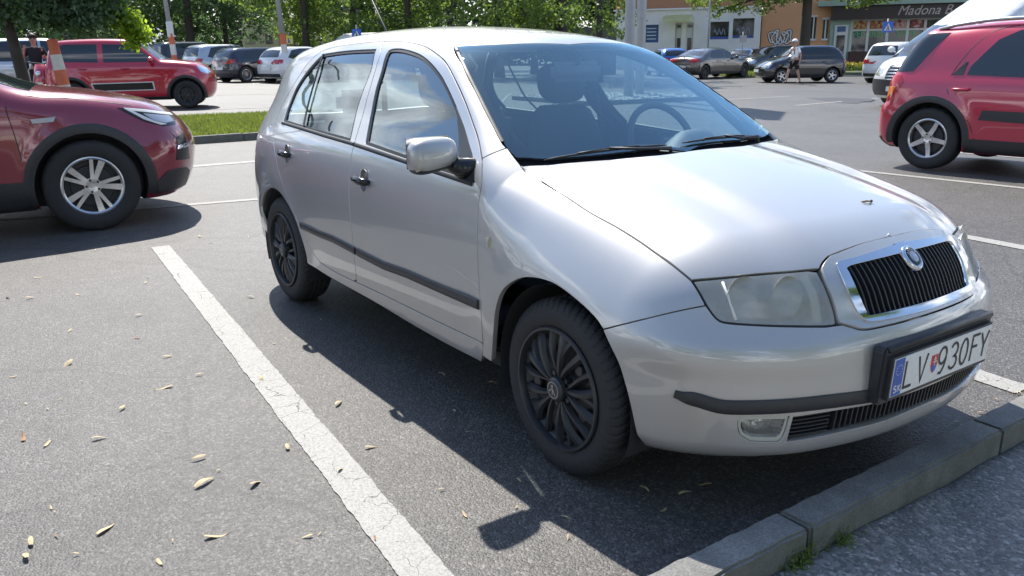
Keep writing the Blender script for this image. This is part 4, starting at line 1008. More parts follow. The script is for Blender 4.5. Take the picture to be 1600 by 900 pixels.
# pavement on the near side of the kerb
def pavement_mat():
    m = asphalt('old_pavement', 0.20, scale=.7); n, l = m.node_tree.nodes, m.node_tree.links; return m
M['pavement'] = pavement_mat()
random.seed(4)
V = []; nx_, ny_ = 60, 220
for i in range(nx_+1):
    for j in range(ny_+1):
        x = .777+(3.2*(i/nx_)**1.3); y = -6+12*j/ny_
        V.append((x, y, .018+.006*math.sin(x*5+y*2)+.004*math.sin(y*9+x*13)-.004*math.sin(x*23)*math.cos(y*19)-(.012 if i == 0 else 0)))
o = mesh_obj('pavement', V, [(i*(ny_+1)+j, (i+1)*(ny_+1)+j, (i+1)*(ny_+1)+j+1, i*(ny_+1)+j+1) for i in range(nx_) for j in range(ny_)], M['pavement']); o['kind'] = 'structure'
M['lawn'] = pmat('lawn_ground', (0.10, 0.11, 0.05), 0.9, noise=0.4, nscale=3)
bm = bmesh.new(); add_box(bm, (350+3.97, 0, -.49), (700, 1400, 1.0)); o = bm_obj('lawn', bm, M['lawn']); o['kind'] = 'structure'
bm = bmesh.new()
for s_ in (-1, 1): add_box(bm, (2.37, s_*(6+300), -.49), (3.2, 600, 1.0))
o = bm_obj('pavement', bm, M['pavement']); o['kind'] = 'structure'
# kerb
def concrete(name, c=(.27, .265, .25)):
    m, n, l, b = new_mat(name); t = n.new('ShaderNodeTexCoord')
    z = n.new('ShaderNodeTexNoise'); z.inputs['Scale'].default_value = 6; z.inputs['Detail'].default_value = 10; z.inputs['Roughness'].default_value = .7; l.new(t.outputs['Object'], z.inputs['Vector'])
    g = n.new('ShaderNodeTexNoise'); g.inputs['Scale'].default_value = 170; g.inputs['Detail'].default_value = 3; l.new(t.outputs['Object'], g.inputs['Vector'])
    r = n.new('ShaderNodeValToRGB'); r.color_ramp.elements[0].position = .3; r.color_ramp.elements[1].position = .72
    r.color_ramp.elements[0].color = (c[0]*.5, c[1]*.5, c[2]*.49, 1); r.color_ramp.elements[1].color = (*c, 1); l.new(z.outputs['Fac'], r.inputs[0])
    mr = n.new('ShaderNodeMapRange'); mr.inputs[1].default_value = .3; mr.inputs[2].default_value = .7; mr.inputs[3].default_value = .7; mr.inputs[4].default_value = 1.25; l.new(g.outputs['Fac'], mr.inputs[0])
    mx = n.new('ShaderNodeVectorMath'); mx.operation = 'SCALE'; l.new(r.outputs[0], mx.inputs[0]); l.new(mr.outputs[0], mx.inputs['Scale'])
    sp = n.new('ShaderNodeNewGeometry'); sx = n.new('ShaderNodeSeparateXYZ'); l.new(sp.outputs['Normal'], sx.inputs[0])
    ms = n.new('ShaderNodeMapRange'); ms.inputs[1].default_value = .9; ms.inputs[2].default_value = .3; ms.inputs[3].default_value = 0; ms.inputs[4].default_value = 1; l.new(sx.outputs['Z'], ms.inputs[0])
    m2 = n.new('ShaderNodeTexNoise'); m2.inputs['Scale'].default_value = 16; m2.inputs['Detail'].default_value = 6; l.new(t.outputs['Object'], m2.inputs['Vector'])
    ml = n.new('ShaderNodeMath'); ml.operation = 'MULTIPLY'; l.new(ms.outputs[0], ml.inputs[0]); l.new(m2.outputs['Fac'], ml.inputs[1])
    mo = n.new('ShaderNodeMixRGB'); mo.inputs[2].default_value = (.085, .092, .055, 1); l.new(ml.outputs[0], mo.inputs[0]); l.new(mx.outputs[0], mo.inputs[1]); l.new(mo.outputs[0], b.inputs['Base Color'])
    b.inputs['Roughness'].default_value = .85
    bp = n.new('ShaderNodeBump'); bp.inputs['Strength'].default_value = .5; bp.inputs['Distance'].default_value = .003; l.new(g.outputs['Fac'], bp.inputs['Height']); l.new(bp.outputs[0], b.inputs['Normal'])
    return m
M['kerb'] = concrete('kerb_concrete')
bm = bmesh.new(); rng = random.Random(2)
for k in range(-14, 15):
    yc = -.045+k*1.008-.0
    vs = add_box(bm, (.731, yc, .0), (.106+rng.uniform(-.002, .002), .998, .2), bev=.008)
    bmesh.ops.rotate(bm, cent=(.731, yc, 0), matrix=Matrix.Rotation(rng.uniform(-.003, .003), 3, 'Z'), verts=vs)
    bmesh.ops.translate(bm, vec=(rng.uniform(-.002, .002), 0, rng.uniform(-.003, .002)), verts=vs)
# worn corners
bmesh.ops.subdivide_edges(bm, edges=[e for e in bm.edges if e.calc_length() > .5], cuts=30)
for v in bm.verts:
    if v.co.z > .07:
        v.co.z += .0015*math.sin(v.co.y*37+v.co.x*90)+.001*math.sin(v.co.y*91); v.co.x += .0012*math.sin(v.co.y*61)
o = bm_obj('kerb', bm, M['kerb'], auto=35); o['kind'] = 'structure'
for k_, (xa, ya, xb, yb) in enumerate([]): pass
# painted bay lines
def paint_mat():
    m, n, l, b = new_mat('road_paint'); t = n.new('ShaderNodeTexCoord')
    cn = n.new('ShaderNodeTexNoise'); cn.inputs['Scale'].default_value = 9; cn.inputs['Detail'].default_value = 6; l.new(t.outputs['Object'], cn.inputs['Vector'])
    ca = n.new('ShaderNodeMixRGB'); ca.inputs[0].default_value = .10; l.new(t.outputs['Object'], ca.inputs[1]); l.new(cn.outputs['Color'], ca.inputs[2])
    vc = n.new('ShaderNodeTexVoronoi'); vc.feature = 'DISTANCE_TO_EDGE'; vc.inputs['Scale'].default_value = 9.0; l.new(ca.outputs[0], vc.inputs['Vector'])
    on = n.new('ShaderNodeTexNoise'); on.inputs['Scale'].default_value = 5; on.inputs['Detail'].default_value = 3; l.new(t.outputs['Object'], on.inputs['Vector'])
    th = n.new('ShaderNodeMapRange'); th.inputs[1].default_value = .40; th.inputs[2].default_value = .62; th.inputs[3].default_value = 0; th.inputs[4].default_value = .012; l.new(on.outputs['Fac'], th.inputs[0])
    lt = n.new('ShaderNodeMath'); lt.operation = 'LESS_THAN'; l.new(vc.outputs['Distance'], lt.inputs[0]); l.new(th.outputs[0], lt.inputs[1])
    gr_ = n.new('ShaderNodeTexNoise'); gr_.inputs['Scale'].default_value = 140; gr_.inputs['Detail'].default_value = 4; l.new(t.outputs['Object'], gr_.inputs['Vector'])
    cr_ = n.new('ShaderNodeValToRGB'); cr_.color_ramp.elements[0].color = (.22, .212, .195, 1); cr_.color_ramp.elements[1].color = (.36, .35, .32, 1); cr_.color_ramp.elements[0].position = .3; cr_.color_ramp.elements[1].position = .6; l.new(gr_.outputs['Fac'], cr_.inputs[0])
    wr = n.new('ShaderNodeMath'); wr.operation = 'GREATER_THAN'; wr.inputs[1].default_value = .70; l.new(gr_.outputs['Fac'], wr.inputs[0])
    mxm = n.new('ShaderNodeMath'); mxm.operation = 'MAXIMUM'; l.new(lt.outputs[0], mxm.inputs[0]); l.new(wr.outputs[0], mxm.inputs[1])
    mx = n.new('ShaderNodeMixRGB'); mx.inputs[2].default_value = (.085, .08, .075, 1); l.new(mxm.outputs[0], mx.inputs[0]); l.new(cr_.outputs[0], mx.inputs[1]); l.new(mx.outputs[0], b.inputs['Base Color'])
    b.inputs['Roughness'].default_value = .7
    bp = n.new('ShaderNodeBump'); bp.inputs['Strength'].default_value = .5; bp.inputs['Distance'].default_value = .002; l.new(gr_.outputs['Fac'], bp.inputs['Height']); l.new(bp.outputs[0], b.inputs['Normal'])
    return m
M['paint'] = paint_mat(); rng = random.Random(9)
def bay_line(a, b, w=.125, z=.004, far=False):
    a, b = Vector((a[0], a[1])), Vector((b[0], b[1])); L_ = (b-a).length; d_ = (b-a)/L_; s_ = Vector((-d_.y, d_.x)); n_ = max(2, int(L_/(.5 if far else .012))); V = []
    jl = jr = 0
    for i in range(n_+1):
        p = a+d_*(L_*i/n_)
        if not far:
            jl = jl*.75+rng.uniform(-.002, .002); jr = jr*.75+rng.uniform(-.002, .002)
        for q in (p+s_*(w/2+jl), p-s_*(w/2+jr)): V.append((q.x, q.y, float(gz(q.x, q.y))+z))
    o = mesh_obj('bay_line', V, [(2*i, 2*i+1, 2*i+3, 2*i+2) for i in range(n_)], M['paint'], smooth=False); o['kind'] = 'structure'
bay_line((-4.35, -1.045), (.66, -1.445)); bay_line((-4.15, 1.47), (.56, 1.105)); bay_line((-4.0, 3.93), (.2, 3.56)); bay_line((-4.1, 6.10), (.5, 6.30), .10); bay_line((-3.9, 8.75), (.5, 8.75))
bay_line((-6.35, -2.2), (-5.85, .42), .10); bay_line((-8.75, -1.5), (-8.62, 1.35), .16)
for px0, y0, px1, y1 in ((292, 187, 420, 178.5), (300, 165, 418, 161), (330, 143, 425, 141), (1250, 158, 1380, 147), (1100, 136, 1290, 134), (1258, 110, 1362, 110), (1130, 150, 1240, 144)):
    A = at(px0, 1734/(y0-77)); B = at(px1, 1734/(y1-77)); bay_line((A.x, A.y), (B.x, B.y), .11, .006, True)
# grass island on the left and its kerb
def leaf_mat(name, c, tr=.5, rough=.5):
    m, n, l, b = new_mat(name); out = n['Material Output']
    t = n.new('ShaderNodeTexCoord'); z = n.new('ShaderNodeTexNoise'); z.inputs['Scale'].default_value = .9; z.inputs['Detail'].default_value = 4; l.new(t.outputs['Object'], z.inputs['Vector'])
    g = n.new('ShaderNodeNewGeometry'); r = n.new('ShaderNodeMixRGB'); r.inputs[1].default_value = (*[k*.6 for k in c], 1); r.inputs[2].default_value = (*[k*1.45 for k in c], 1)
    a = n.new('ShaderNodeMath'); a.operation = 'ADD'; l.new(z.outputs['Fac'], a.inputs[0]); l.new(g.outputs['Random Per Island'], a.inputs[1])
    h = n.new('ShaderNodeMath'); h.operation = 'MULTIPLY'; h.inputs[1].default_value = .5; l.new(a.outputs[0], h.inputs[0]); l.new(h.outputs[0], r.inputs[0]); l.new(r.outputs[0], b.inputs['Base Color']); b.inputs['Roughness'].default_value = rough
    tn = n.new('ShaderNodeBsdfTranslucent'); tc2 = n.new('ShaderNodeMixRGB'); tc2.blend_type = 'MULTIPLY'; tc2.inputs[0].default_value = 1; tc2.inputs[2].default_value = (1.9, 2.0, 1.0, 1); l.new(r.outputs[0], tc2.inputs[1]); l.new(tc2.outputs[0], tn.inputs[0])
    mx = n.new('ShaderNodeMixShader'); mx.inputs[0].default_value = tr; l.new(b.outputs[0], mx.inputs[1]); l.new(tn.outputs[0], mx.inputs[2]); l.new(mx.outputs[0], out.inputs['Surface'])
    return m
M['grass'] = leaf_mat('grass_blades', (0.125, 0.15, 0.042), .45)
def blades(name, region, n_, h, seed, label=None, w=.006):
    r_ = np.random.default_rng(seed); V = []; Fc = []
    for _ in range(n_):
        x, y = region(r_)
        z = float(gz(x, y))+.02; hh = h*r_.uniform(.5, 1.5); a_ = r_.uniform(0, 6.28); lx, ly = r_.normal(0, .35, 2)*hh; dx_, dy_ = math.cos(a_)*w, math.sin(a_)*w; k = len(V)
        V += [(x-dx_, y-dy_, z), (x+dx_, y+dy_, z), (x+lx*.4+dx_*.7, y+ly*.4+dy_*.7, z+hh*.6), (x+lx*.4-dx_*.7, y+ly*.4-dy_*.7, z+hh*.6), (x+lx, y+ly, z+hh)]
        Fc += [(k, k+1, k+2, k+3), (k+3, k+2, k+4)]
    o = mesh_obj(name, V, Fc, M['grass'], smooth=False); o['kind'] = 'stuff'; return o
G0, G1, G2, G3 = (-11.0, -7.0), (-11.22, 4.6), (-15.2, 4.9), (-15.2, -7.0)
bm = bmesh.new()
vs = [bm.verts.new((p[0], p[1], float(gz(*p))+.085)) for p in (G0, G1, G2, G3)]; bm.faces.new(vs); o = bm_obj('grass_ground', bm, M['lawn']); o['kind'] = 'structure'
def island(r_):
    t, u = r_.random(), r_.random(); x0 = G0[0]+(G1[0]-G0[0])*u; x1 = G3[0]+(G2[0]-G3[0])*u; return x0+(x1-x0)*t-.03, G0[1]+(G1[1]-G0[1])*u
o = blades('grass', island, 90000, .055, 3, w=.007); o.location.z = .065
def kerb_run(pts, h=.11, w=.12, z0=-.02):
    bm = bmesh.new()
    for a, b in zip(pts[:-1], pts[1:]):
        a, b = Vector(a), Vector(b); n_ = max(1, round((b-a).length)); d_ = (b-a)/n_; ang = math.atan2(d_.y, d_.x)
        for i in range(n_):
            c = a+d_*(i+.5); vs = add_box(bm, (0, 0, 0), (d_.length-.008, w, .24), bev=.01); bmesh.ops.rotate(bm, cent=(0, 0, 0), matrix=Matrix.Rotation(ang, 3, 'Z'), verts=vs); bmesh.ops.translate(bm, vec=(c.x, c.y, float(gz(c.x, c.y))+h-.12), verts=vs)
    o = bm_obj('kerb', bm, M['kerb'], auto=35); o['kind'] = 'structure'
kerb_run([G0, G1, G2, G3])
# dark patched spot and a puddle-like stain
for px_, y_, rx, ry in ((1310, 150, 1.0, .22),):
    c = at(px_, 1734/(y_-77)); bm = bmesh.new(); vs = []
    for k in range(24):
        a_ = 2*math.pi*k/24; rr = 1+.18*math.sin(3*a_+1)+.1*math.sin(7*a_); vs.append(bm.verts.new((c.x+RT[0]*rx*rr*math.cos(a_)+FW[0]*ry*6*rr*math.sin(a_), c.y+RT[1]*rx*rr*math.cos(a_)+FW[1]*ry*6*rr*math.sin(a_), c.z+.006)))
    bm.faces.new(vs); o = bm_obj('asphalt_patch', bm, pmat('fresh_asphalt', (.030, .030, .032), .6, noise=.3, nscale=60)); o['kind'] = 'structure'
# ------------------------------------------------------------------ the other cars: one builder, each with its own outline
def car_F(S):
    Wz = natural(*zip(*S['W'])); T0 = pchip(*zip(*S['top'])) if S.get('pch') else natural(*zip(*S['top'])); X0 = pchip(*[list(t) for t in zip(*S['front'])]); R0 = pchip(*[list(t) for t in zip(*S['rear'])])
    zm = max(z for z, w in S['W']); xf_, xr_ = S['taper']; q, qr, cr_ = S.get('q', .40), S.get('qr', .12), S.get('crown', .16); aw, ar, whs = S.get('flare', .012), S['arch'], S['wheels']; ks = S.get('ks', (.20, .07)); xb = S['cowl']; zb = S.get('zb', .20)
    def F(P):
        x, y, z = P[:, 0], P[:, 1], P[:, 2]; ay = np.sqrt(y*y+1e-8)
        w = Wz(np.clip(z, .1, zm+.1))
        a = np.clip(x-xf_, 0, None); w = w-(.03+.12*sstep(.5, 1.0, z))*a*a
        a = np.clip(xr_-x, 0, None); w = w-.035*a*a-.15*np.clip(a-.65, 0, None)**2
        for wx in whs: w = w+_arch(x, z, wx, S['wr'], ar+.04, .07, aw)
        for (cx0, cx1, cz, cs, cw, ca) in S.get('crease', ()):       # a pressed line along the flank
            w = w+ca*np.exp(-((z-cz-cs*(x-cx0))/cw)**2)*sstep(cx0-.1, cx0+.2, x)*sstep(cx1+.1, cx1-.2, x)
        s = (ay-w)*.97; hx = x+S.get('sweep', .24)*y*y*sstep(xb-1.3, xb+.1, x); t = (z-(T0(hx)-cr_*y*y*(.45+.55*sstep(xb+.3, xb-.5, x))))*.9
        f = x-(X0(z)-q*ay**2.2); r = (R0(z)+qr*y*y)-x
        k = ks[1]+(ks[0]-ks[1])*sstep(xb-.3, xb+.1, x)
        return smax(smax(smax(smax(s, t, k), f, .16), r*.95, S.get('kr', .15)), zb-z, .06)
    return F
def capsule_shell(F, xa, xb, zc, res, name, mat, parent, rad=2.2):
    """closed shell: sight lines cast inwards from a capsule round the body"""
    nl = max(8, int((xb-xa)/res)); nc = max(24, int(4.4/res)); ne = max(6, int(1.25/res)); P = []; D = []
    ang = np.linspace(0, 2*np.pi, nc, endpoint=False)
    ph = [(xa, -math.pi/2*(1-i/ne)) for i in range(0, ne)]+[(x, 0) for x in np.linspace(xa, xb, nl)]+[(xb, math.pi/2*(i/ne)) for i in range(1, ne+1)]
    rows = []
    for (x0, e) in ph:
        if abs(abs(e)-math.pi/2) < 1e-6:
            rows.append([len(P)]); P.append((x0, 0, zc)); D.append((np.sign(e), 0, 0)); continue
        row = []
        for a in ang:
            row.append(len(P)); P.append((x0, 0, zc)); D.append((math.sin(e), math.cos(e)*math.cos(a), math.cos(e)*math.sin(a)))
        rows.append(row)
    P = np.array(P, float); D = np.array(D, float); t = cast(F, P, -D, -rad, -.02, 120); t = np.where(np.isnan(t), -.3, t); Q = P-D*t[:, None]
    Fc = []
    for A, B in zip(rows[:-1], rows[1:]):
        for k in range(nc):
            k2 = (k+1) % nc
            if len(A) == 1: Fc.append((A[0], B[k2], B[k]))
            elif len(B) == 1: Fc.append((A[k], A[k2], B[0]))
            else: Fc.append((A[k], A[k2], B[k2], B[k]))
    o = mesh_obj(name, Q, Fc, mat, parent); fix_normals(o, 50); return o
def rim_mesh(bm, R, kind, y):
    add_lathe_y(bm, [(R, y+.06), (R+.004, y), (R-.008, y-.004), (R-.020, y+.006), (R-.024, y+.05)], 40)
    def spoke(a, w0, w1, r0=.035, r1=None, dy=0.0):
        r1 = r1 or R-.012; d = Vector((math.cos(a), 0, math.sin(a))); s = Vector((-math.sin(a), 0, math.cos(a))); V = []
        for r, w, yy in ((r0, w0, y+.006), (r1*.6, (w0+w1)/2, y+.014), (r1, w1, y+.004)):
            for q in (-1, 1):
                for dep in (0, .022): V.append(bm.verts.new(d*r+s*(q*w/2)+Vector((0, yy+dep, 0))))
        for i in (0, 4):
            A = V[i:i+4]; B = V[i+4:i+8]
            for p, q2 in ((0, 1), (1, 3), (3, 2), (2, 0)): bm.faces.new((A[p], A[q2], B[q2], B[p]))
        bm.faces.new((V[0], V[1], V[3], V[2])); bm.faces.new((V[8], V[9], V[11], V[10]))
    if kind == '5': [spoke(math.pi/2+2*math.pi*k/5, .055, .042) for k in range(5)]
    elif kind == '10': [spoke(math.pi/2+2*math.pi*k/5+o_, .030, .026 if o_ > 0 else .050) for k in range(5) for o_ in (-.16, .22)]
    elif kind == 'm': [spoke(2*math.pi*k/14, .016, .020) for k in range(14)]
    else: [spoke(math.pi/2+2*math.pi*k/7, .034, .028) for k in range(7)]
    add_lathe_y(bm, [(.065, y+.03), (.062, y+.004), (.034, y+.002), (.030, y+.004), (.001, y+.002)], 24)
def car_wheel(parent, x, y, R, rimR, W, kind, rimmat, detail):
    w = bpy.data.objects.new('wheel', None); link(w, parent); w.location = (x, y, R); s = 1 if y < 0 else -1; w.rotation_euler = (0, random.uniform(0, 1.2), 0 if s == 1 else math.pi)
    tyre_mesh(R, W, rimR, M['tyre'], w, seg=120 if detail else 40, grooves=detail)
    bm = bmesh.new(); rim_mesh(bm, rimR, kind, -W/2+.012); r_ = bm_obj('rim', bm, rimmat, w, auto=35)
    bm = bmesh.new(); add_lathe_y(bm, [(rimR-.01, -W/2+.075), (.16, -W/2+.07), (.155, -W/2+.055), (.001, -W/2+.055)], 32); bm_obj('brake_disc', bm, M['rubber'], w, auto=30)
    if detail:
        bm = bmesh.new()
        for k in range(5):
            a = math.pi/2+2*math.pi*(k+.5)/5; bmesh.ops.create_cone(bm, segments=8, radius1=.009, radius2=.009, depth=.012, cap_ends=True, matrix=Matrix.Translation((.047*math.cos(a), -W/2+.013, .047*math.sin(a))) @ Matrix.Rotation(math.pi/2, 4, 'X'))
        bm_obj('wheel_bolts', bm, M['rubber'], r_)
    return w
def make_car(name, label, cat_, S, loc, rz, body, group=None, res=.07, rim='5', rimmat=None, glassm=None, lines=False, wheels_vis=(0, 1, 2, 3)):
    root = thing(name, label, cat_, loc, rz, group); F = car_F(S); C_ = Solid(F); hw = max(w for z, w in S['W']); xa, xb = S['ends']; R = S['wr']; ar = S['arch']
    sh = capsule_shell(F, xa+.75, xb-.75, S.get('zc', .62), res, 'body', body, root); sh.data.materials.append(M['dark'])
    for wx in S['wheels']:                                         # real wheel openings
        for s in (1, -1):
            bm = bmesh.new(); bmesh.ops.create_cone(bm, segments=40, radius1=ar, radius2=ar, depth=.36, cap_ends=True, matrix=Matrix.Translation((wx, s*(hw-.07), R+.005)) @ Matrix.Rotation(math.pi/2, 4, 'X'))
            c_ = bm_obj('cut', bm, M['dark']); md = sh.modifiers.new('b', 'BOOLEAN'); md.operation = 'DIFFERENCE'; md.object = c_; md.solver = 'FAST'
            sh.parent = None
            dg = bpy.context.evaluated_depsgraph_get(); dg.update(); me = bpy.data.meshes.new_from_object(sh.evaluated_get(dg)); sh.modifiers.clear(); sh.data = me; bpy.data.objects.remove(c_)
            sh.parent = root
    me = sh.data; me.materials.clear(); me.materials.append(body); me.materials.append(M['dark'])
    for p in me.polygons:
        c_ = p.center; dark = False
        for wx in S['wheels']:
            d_ = math.hypot(c_.x-wx, c_.z-R-.005)
            if d_ < ar+.001 and abs(c_.y) < hw+.1 and abs(c_.y) > hw-.262 and F(np.array([[c_.x, c_.y, c_.z]]))[0] < -.006: dark = True
        p.material_index = 1 if dark else 0
    me.polygons.foreach_set('use_smooth', [True]*len(me.polygons)); me.set_sharp_from_angle(angle=math.radians(48))
    for i, (wx, s) in enumerate([(S['wheels'][0], -1), (S['wheels'][1], -1), (S['wheels'][0], 1), (S['wheels'][1], 1)]):
        if i in wheels_vis: car_wheel(root, wx, s*(hw-.02-S.get('tw', .2)/2), R, S['rim'], S.get('tw', .2), rim, rimmat or M['steel'], res < .04)
    gm = glassm or M['carglass']; st = max(.03, res*.9)
    def ov(nm, poly, d, mat, off=.004, fl=.006, mirror=False, parent=root, step=None, gap=0):
        if abs(d[1]) > .5: base = [[x, -1.5, z] for x, z in poly]
        elif abs(d[2]) > .5: base = [[x, y, 3.0] for x, y in poly]
        else: base = [[5.0*np.sign(d[0]), y, z] for y, z in poly]
        L = C_.snap(dens(np.array(base, float), .03 if res < .04 else .06), d); L = L[~np.isnan(L).any(1)]
        if len(L) < 6: return None
        return C_.panel(nm, L, d, mat, parent, step=step or st, off=off, flange=fl, mirror=mirror, gap=gap)
    sid = (0, -1, .0)
    for w in S['win']: ov('side_window', w, sid, gm, .004, .006, True)
    if 'screen' in S: x0, x1, y0, y1 = S['screen']; ov('windscreen', [(x0, -y0), (x0+.07, -y0*.5), (x0+.09, 0), (x0+.07, y0*.5), (x0, y0), (x1, y1), (x1+.05, y1*.5), (x1+.06, 0), (x1+.05, -y1*.5), (x1, -y1)], (0, 0, 1), gm)
    if 'rearwin' in S: ov('rear_window', S['rearwin'], (-1, 0, 0), gm)
    if 'rearwin_top' in S: ov('rear_window', S['rearwin_top'], (0, 0, 1), gm)
    for nm, poly, d, mk, mirr in S.get('bits', ()):
        ov(nm, poly, d, M[mk] if isinstance(mk, str) else mk, .006, .010, mirr, step=.03 if res < .04 else .05)
    if lines:
        for ln in S.get('lines', ()):
            L = C_.snap([[x, -1.5, z] for x, z in ln], sid); L = smooth_line(L[~np.isnan(L).any(1)], .03); C_.strip('panel_gap', L, .007, .0008, M['rubber'], root)
        for ln in S.get('toplines', ()):
            L = C_.snap([[x, y, 3.] for x, y in ln], (0, 0, 1)); L = smooth_line(L[~np.isnan(L).any(1)], .03); C_.strip('panel_gap', L, .007, .0008, M['rubber'], root)
    for (mx, mz_) in S.get('mirrors', ()):
        for s in (1, -1):
            bm = bmesh.new(); r = bmesh.ops.create_uvsphere(bm, u_segments=16, v_segments=10, radius=1); bmesh.ops.scale(bm, vec=(.065, .11, .075), verts=r['verts']); bmesh.ops.translate(bm, vec=(mx, s*(hw+.085), mz_), verts=r['verts'])
            add_tube(bm, [(mx+.02, s*(hw-.06), mz_-.06), (mx, s*(hw+.04), mz_-.03)], .025, 8); bm_obj('door_mirror', bm, body, root, smooth=True)
    for (hx_, hz_) in S.get('handles', ()):
        for s in (1, -1):
            yy = -C_.snap([[hx_, -1.5, hz_]], sid)[0][1]; bm = bmesh.new(); add_tube(bm, [(hx_-.09, s*yy, hz_), (hx_-.06, s*(yy+.03), hz_), (hx_+.06, s*(yy+.03), hz_), (hx_+.09, s*yy, hz_)], .014, 8); bm_obj('door_handle', bm, body, root, smooth=True)
    return root, C_
def arch_band(x0, z0, r0, r1, a0, a1, n=22):
    A = [(x0+r0*math.cos(math.radians(a0+(a1-a0)*k/n)), z0+r0*math.sin(math.radians(a0+(a1-a0)*k/n))) for k in range(n+1)]
    B = [(x0+r1*math.cos(math.radians(a1+(a0-a1)*k/n)), z0+r1*math.sin(math.radians(a1+(a0-a1)*k/n))) for k in range(n+1)]
    return A+B
def Wprof(hw, belt, roof, hr, sill=.22):
    return [(sill-.04, hw-.08), (sill+.06, hw-.03), (.45, hw-.006), (.62, hw), (belt-.16, hw-.012), (belt-.05, hw-.035), (belt+.02, hw-.065), ((belt+roof)/2, (hw-.07+hr)/2+.012), (roof-.08, hr+.01), (roof, hr-.03)]
P_ = {}
P_['redA'] = paint('dark_red_paint', (0.24, 0.004, 0.026), .15, .22, .03)
P_['redB'] = paint('bright_red_paint', (0.50, 0.007, 0.030), .1, .25, .05)
P_['redC'] = paint('rose_red_paint', (0.50, 0.014, 0.050), .1, .28, .08)
P_['brown'] = paint('dark_brown_paint', (0.085, 0.070, 0.064), .55, .28, .3)
P_['blackp'] = paint('black_paint', (0.013, 0.014, 0.020), .3, .2, .3)
P_['navy'] = paint('navy_paint', (0.012, 0.016, 0.035), .3, .2, .3)
P_['whitep'] = paint('white_paint', (0.72, 0.73, 0.73), 0, .3, .25)
P_['silver2'] = paint('pale_silver_paint', (0.50, 0.53, 0.56), .7, .3, .4)
P_['bluep'] = paint('pale_blue_paint', (0.16, 0.32, 0.55), .5, .25, .2)
P_['bright'] = paint('sky_blue_paint', (0.03, 0.14, 0.45), .4, .25, .2)
P_['grey'] = paint('dark_grey_paint', (0.06, 0.065, 0.07), .5, .25, .3)
RIM = pmat('alloy', (0.62, 0.62, 0.63), .28, metal=.85, noise=.1, nscale=20)
# ---- dark red crossover on the left (its front half is in view)
hw = .92
opel = dict(W=Wprof(hw, 1.05, 1.60, .62), top=[(-2.2, 1.30), (-1.9, 1.50), (-1.2, 1.60), (-.5, 1.625), (.1, 1.58), (.5, 1.42), (.95, 1.175), (1.15, 1.115), (1.4, 1.08), (1.8, 1.005), (2.05, .915), (2.2, .80)],
    front=[(.15, 2.10), (.30, 2.22), (.45, 2.27), (.60, 2.29), (.75, 2.275), (.85, 2.23), (.95, 2.13), (1.05, 1.95)], rear=[(.2, -2.1), (.5, -2.24), (.8, -2.22), (1.05, -2.15), (1.5, -1.9)],
    taper=(.9, -1.2), q=.42, cowl=1.05, wheels=(1.335, -1.335), wr=.355, rim=.225, arch=.405, tw=.225, ends=(-2.24, 2.29), flare=.018, ks=(.16, .10), crown=.10, zc=.66,
    crease=[(-1.6, .7, .62, .05, .05, .010)], win=[[(-1.75, 1.12), (-1.45, 1.43), (-.9, 1.50), (-.2, 1.50), (.35, 1.36), (.80, 1.10), (.6, 1.08)]], screen=(1.02, .28, .70, .58), mirrors=[(.68, 1.10)], handles=[(-.25, .92)],
    lines=[[(.88, .36), (.88, .6), (.86, .8), (.84, .98), (.90, 1.06)], [(2.13, .50), (2.02, .66), (1.92, .80)]], toplines=[[(.98, -.80), (1.3, -.79), (1.7, -.74), (1.95, -.66), (2.07, -.52), (2.14, -.2), (2.15, 0)]],
    bits=[('wheel_arch_cladding', arch_band(1.335, .36, .405, .475, -14, 196), (0, -1, 0), 'plastic', True), ('sill_cladding', [(.93, .20), (.93, .43), (-.90, .43), (-.90, .20)], (0, -1, 0), 'plastic', True),
          ('wing_badge', [(.98, .885), (1.15, .895), (1.13, .860), (.99, .855)], (0, -1, 0), 'steel', True)])
m_ = lambda a, b: Vector(a)
fwh = gp(156, 360)                                # foot of its front wheel
make_opel_rz = math.radians(88)
ox = Vector((math.cos(make_opel_rz), math.sin(make_opel_rz), 0)); oy = Vector((-ox.y, ox.x, 0))
oloc = fwh-ox*1.335+oy*(hw-.02-.02); oloc.z = 0
op, OC = make_car('crossover_car', 'dark red crossover with grey wheel arch cladding, cut off by the left edge', 'car', opel, oloc, make_opel_rz, P_['redA'], res=.026, rim='10', rimmat=RIM, lines=True)
def side_pan(C_, parent, nm, poly, d, mat, off, holes=(), step=.02, fl=.01, mirror=False):
    d = np.array(d, float)
    if abs(d[1]) > .45 and abs(d[0]) <= .5: base = [[x, -1.5, z] for x, z in poly]; L = C_.snap(dens(base, .02), (0, -1, 0))
    else: base = [[4.0, y, z] for y, z in poly]; L = C_.snap(dens(base, .02), (1, 0, 0))
    L = L[~np.isnan(L).any(1)]
    if len(L) < 6: print('EMPTY', nm); return None
    return C_.panel(nm, L, d, mat, parent, step=step, off=off, flange=fl, mirror=mirror, gap=0)
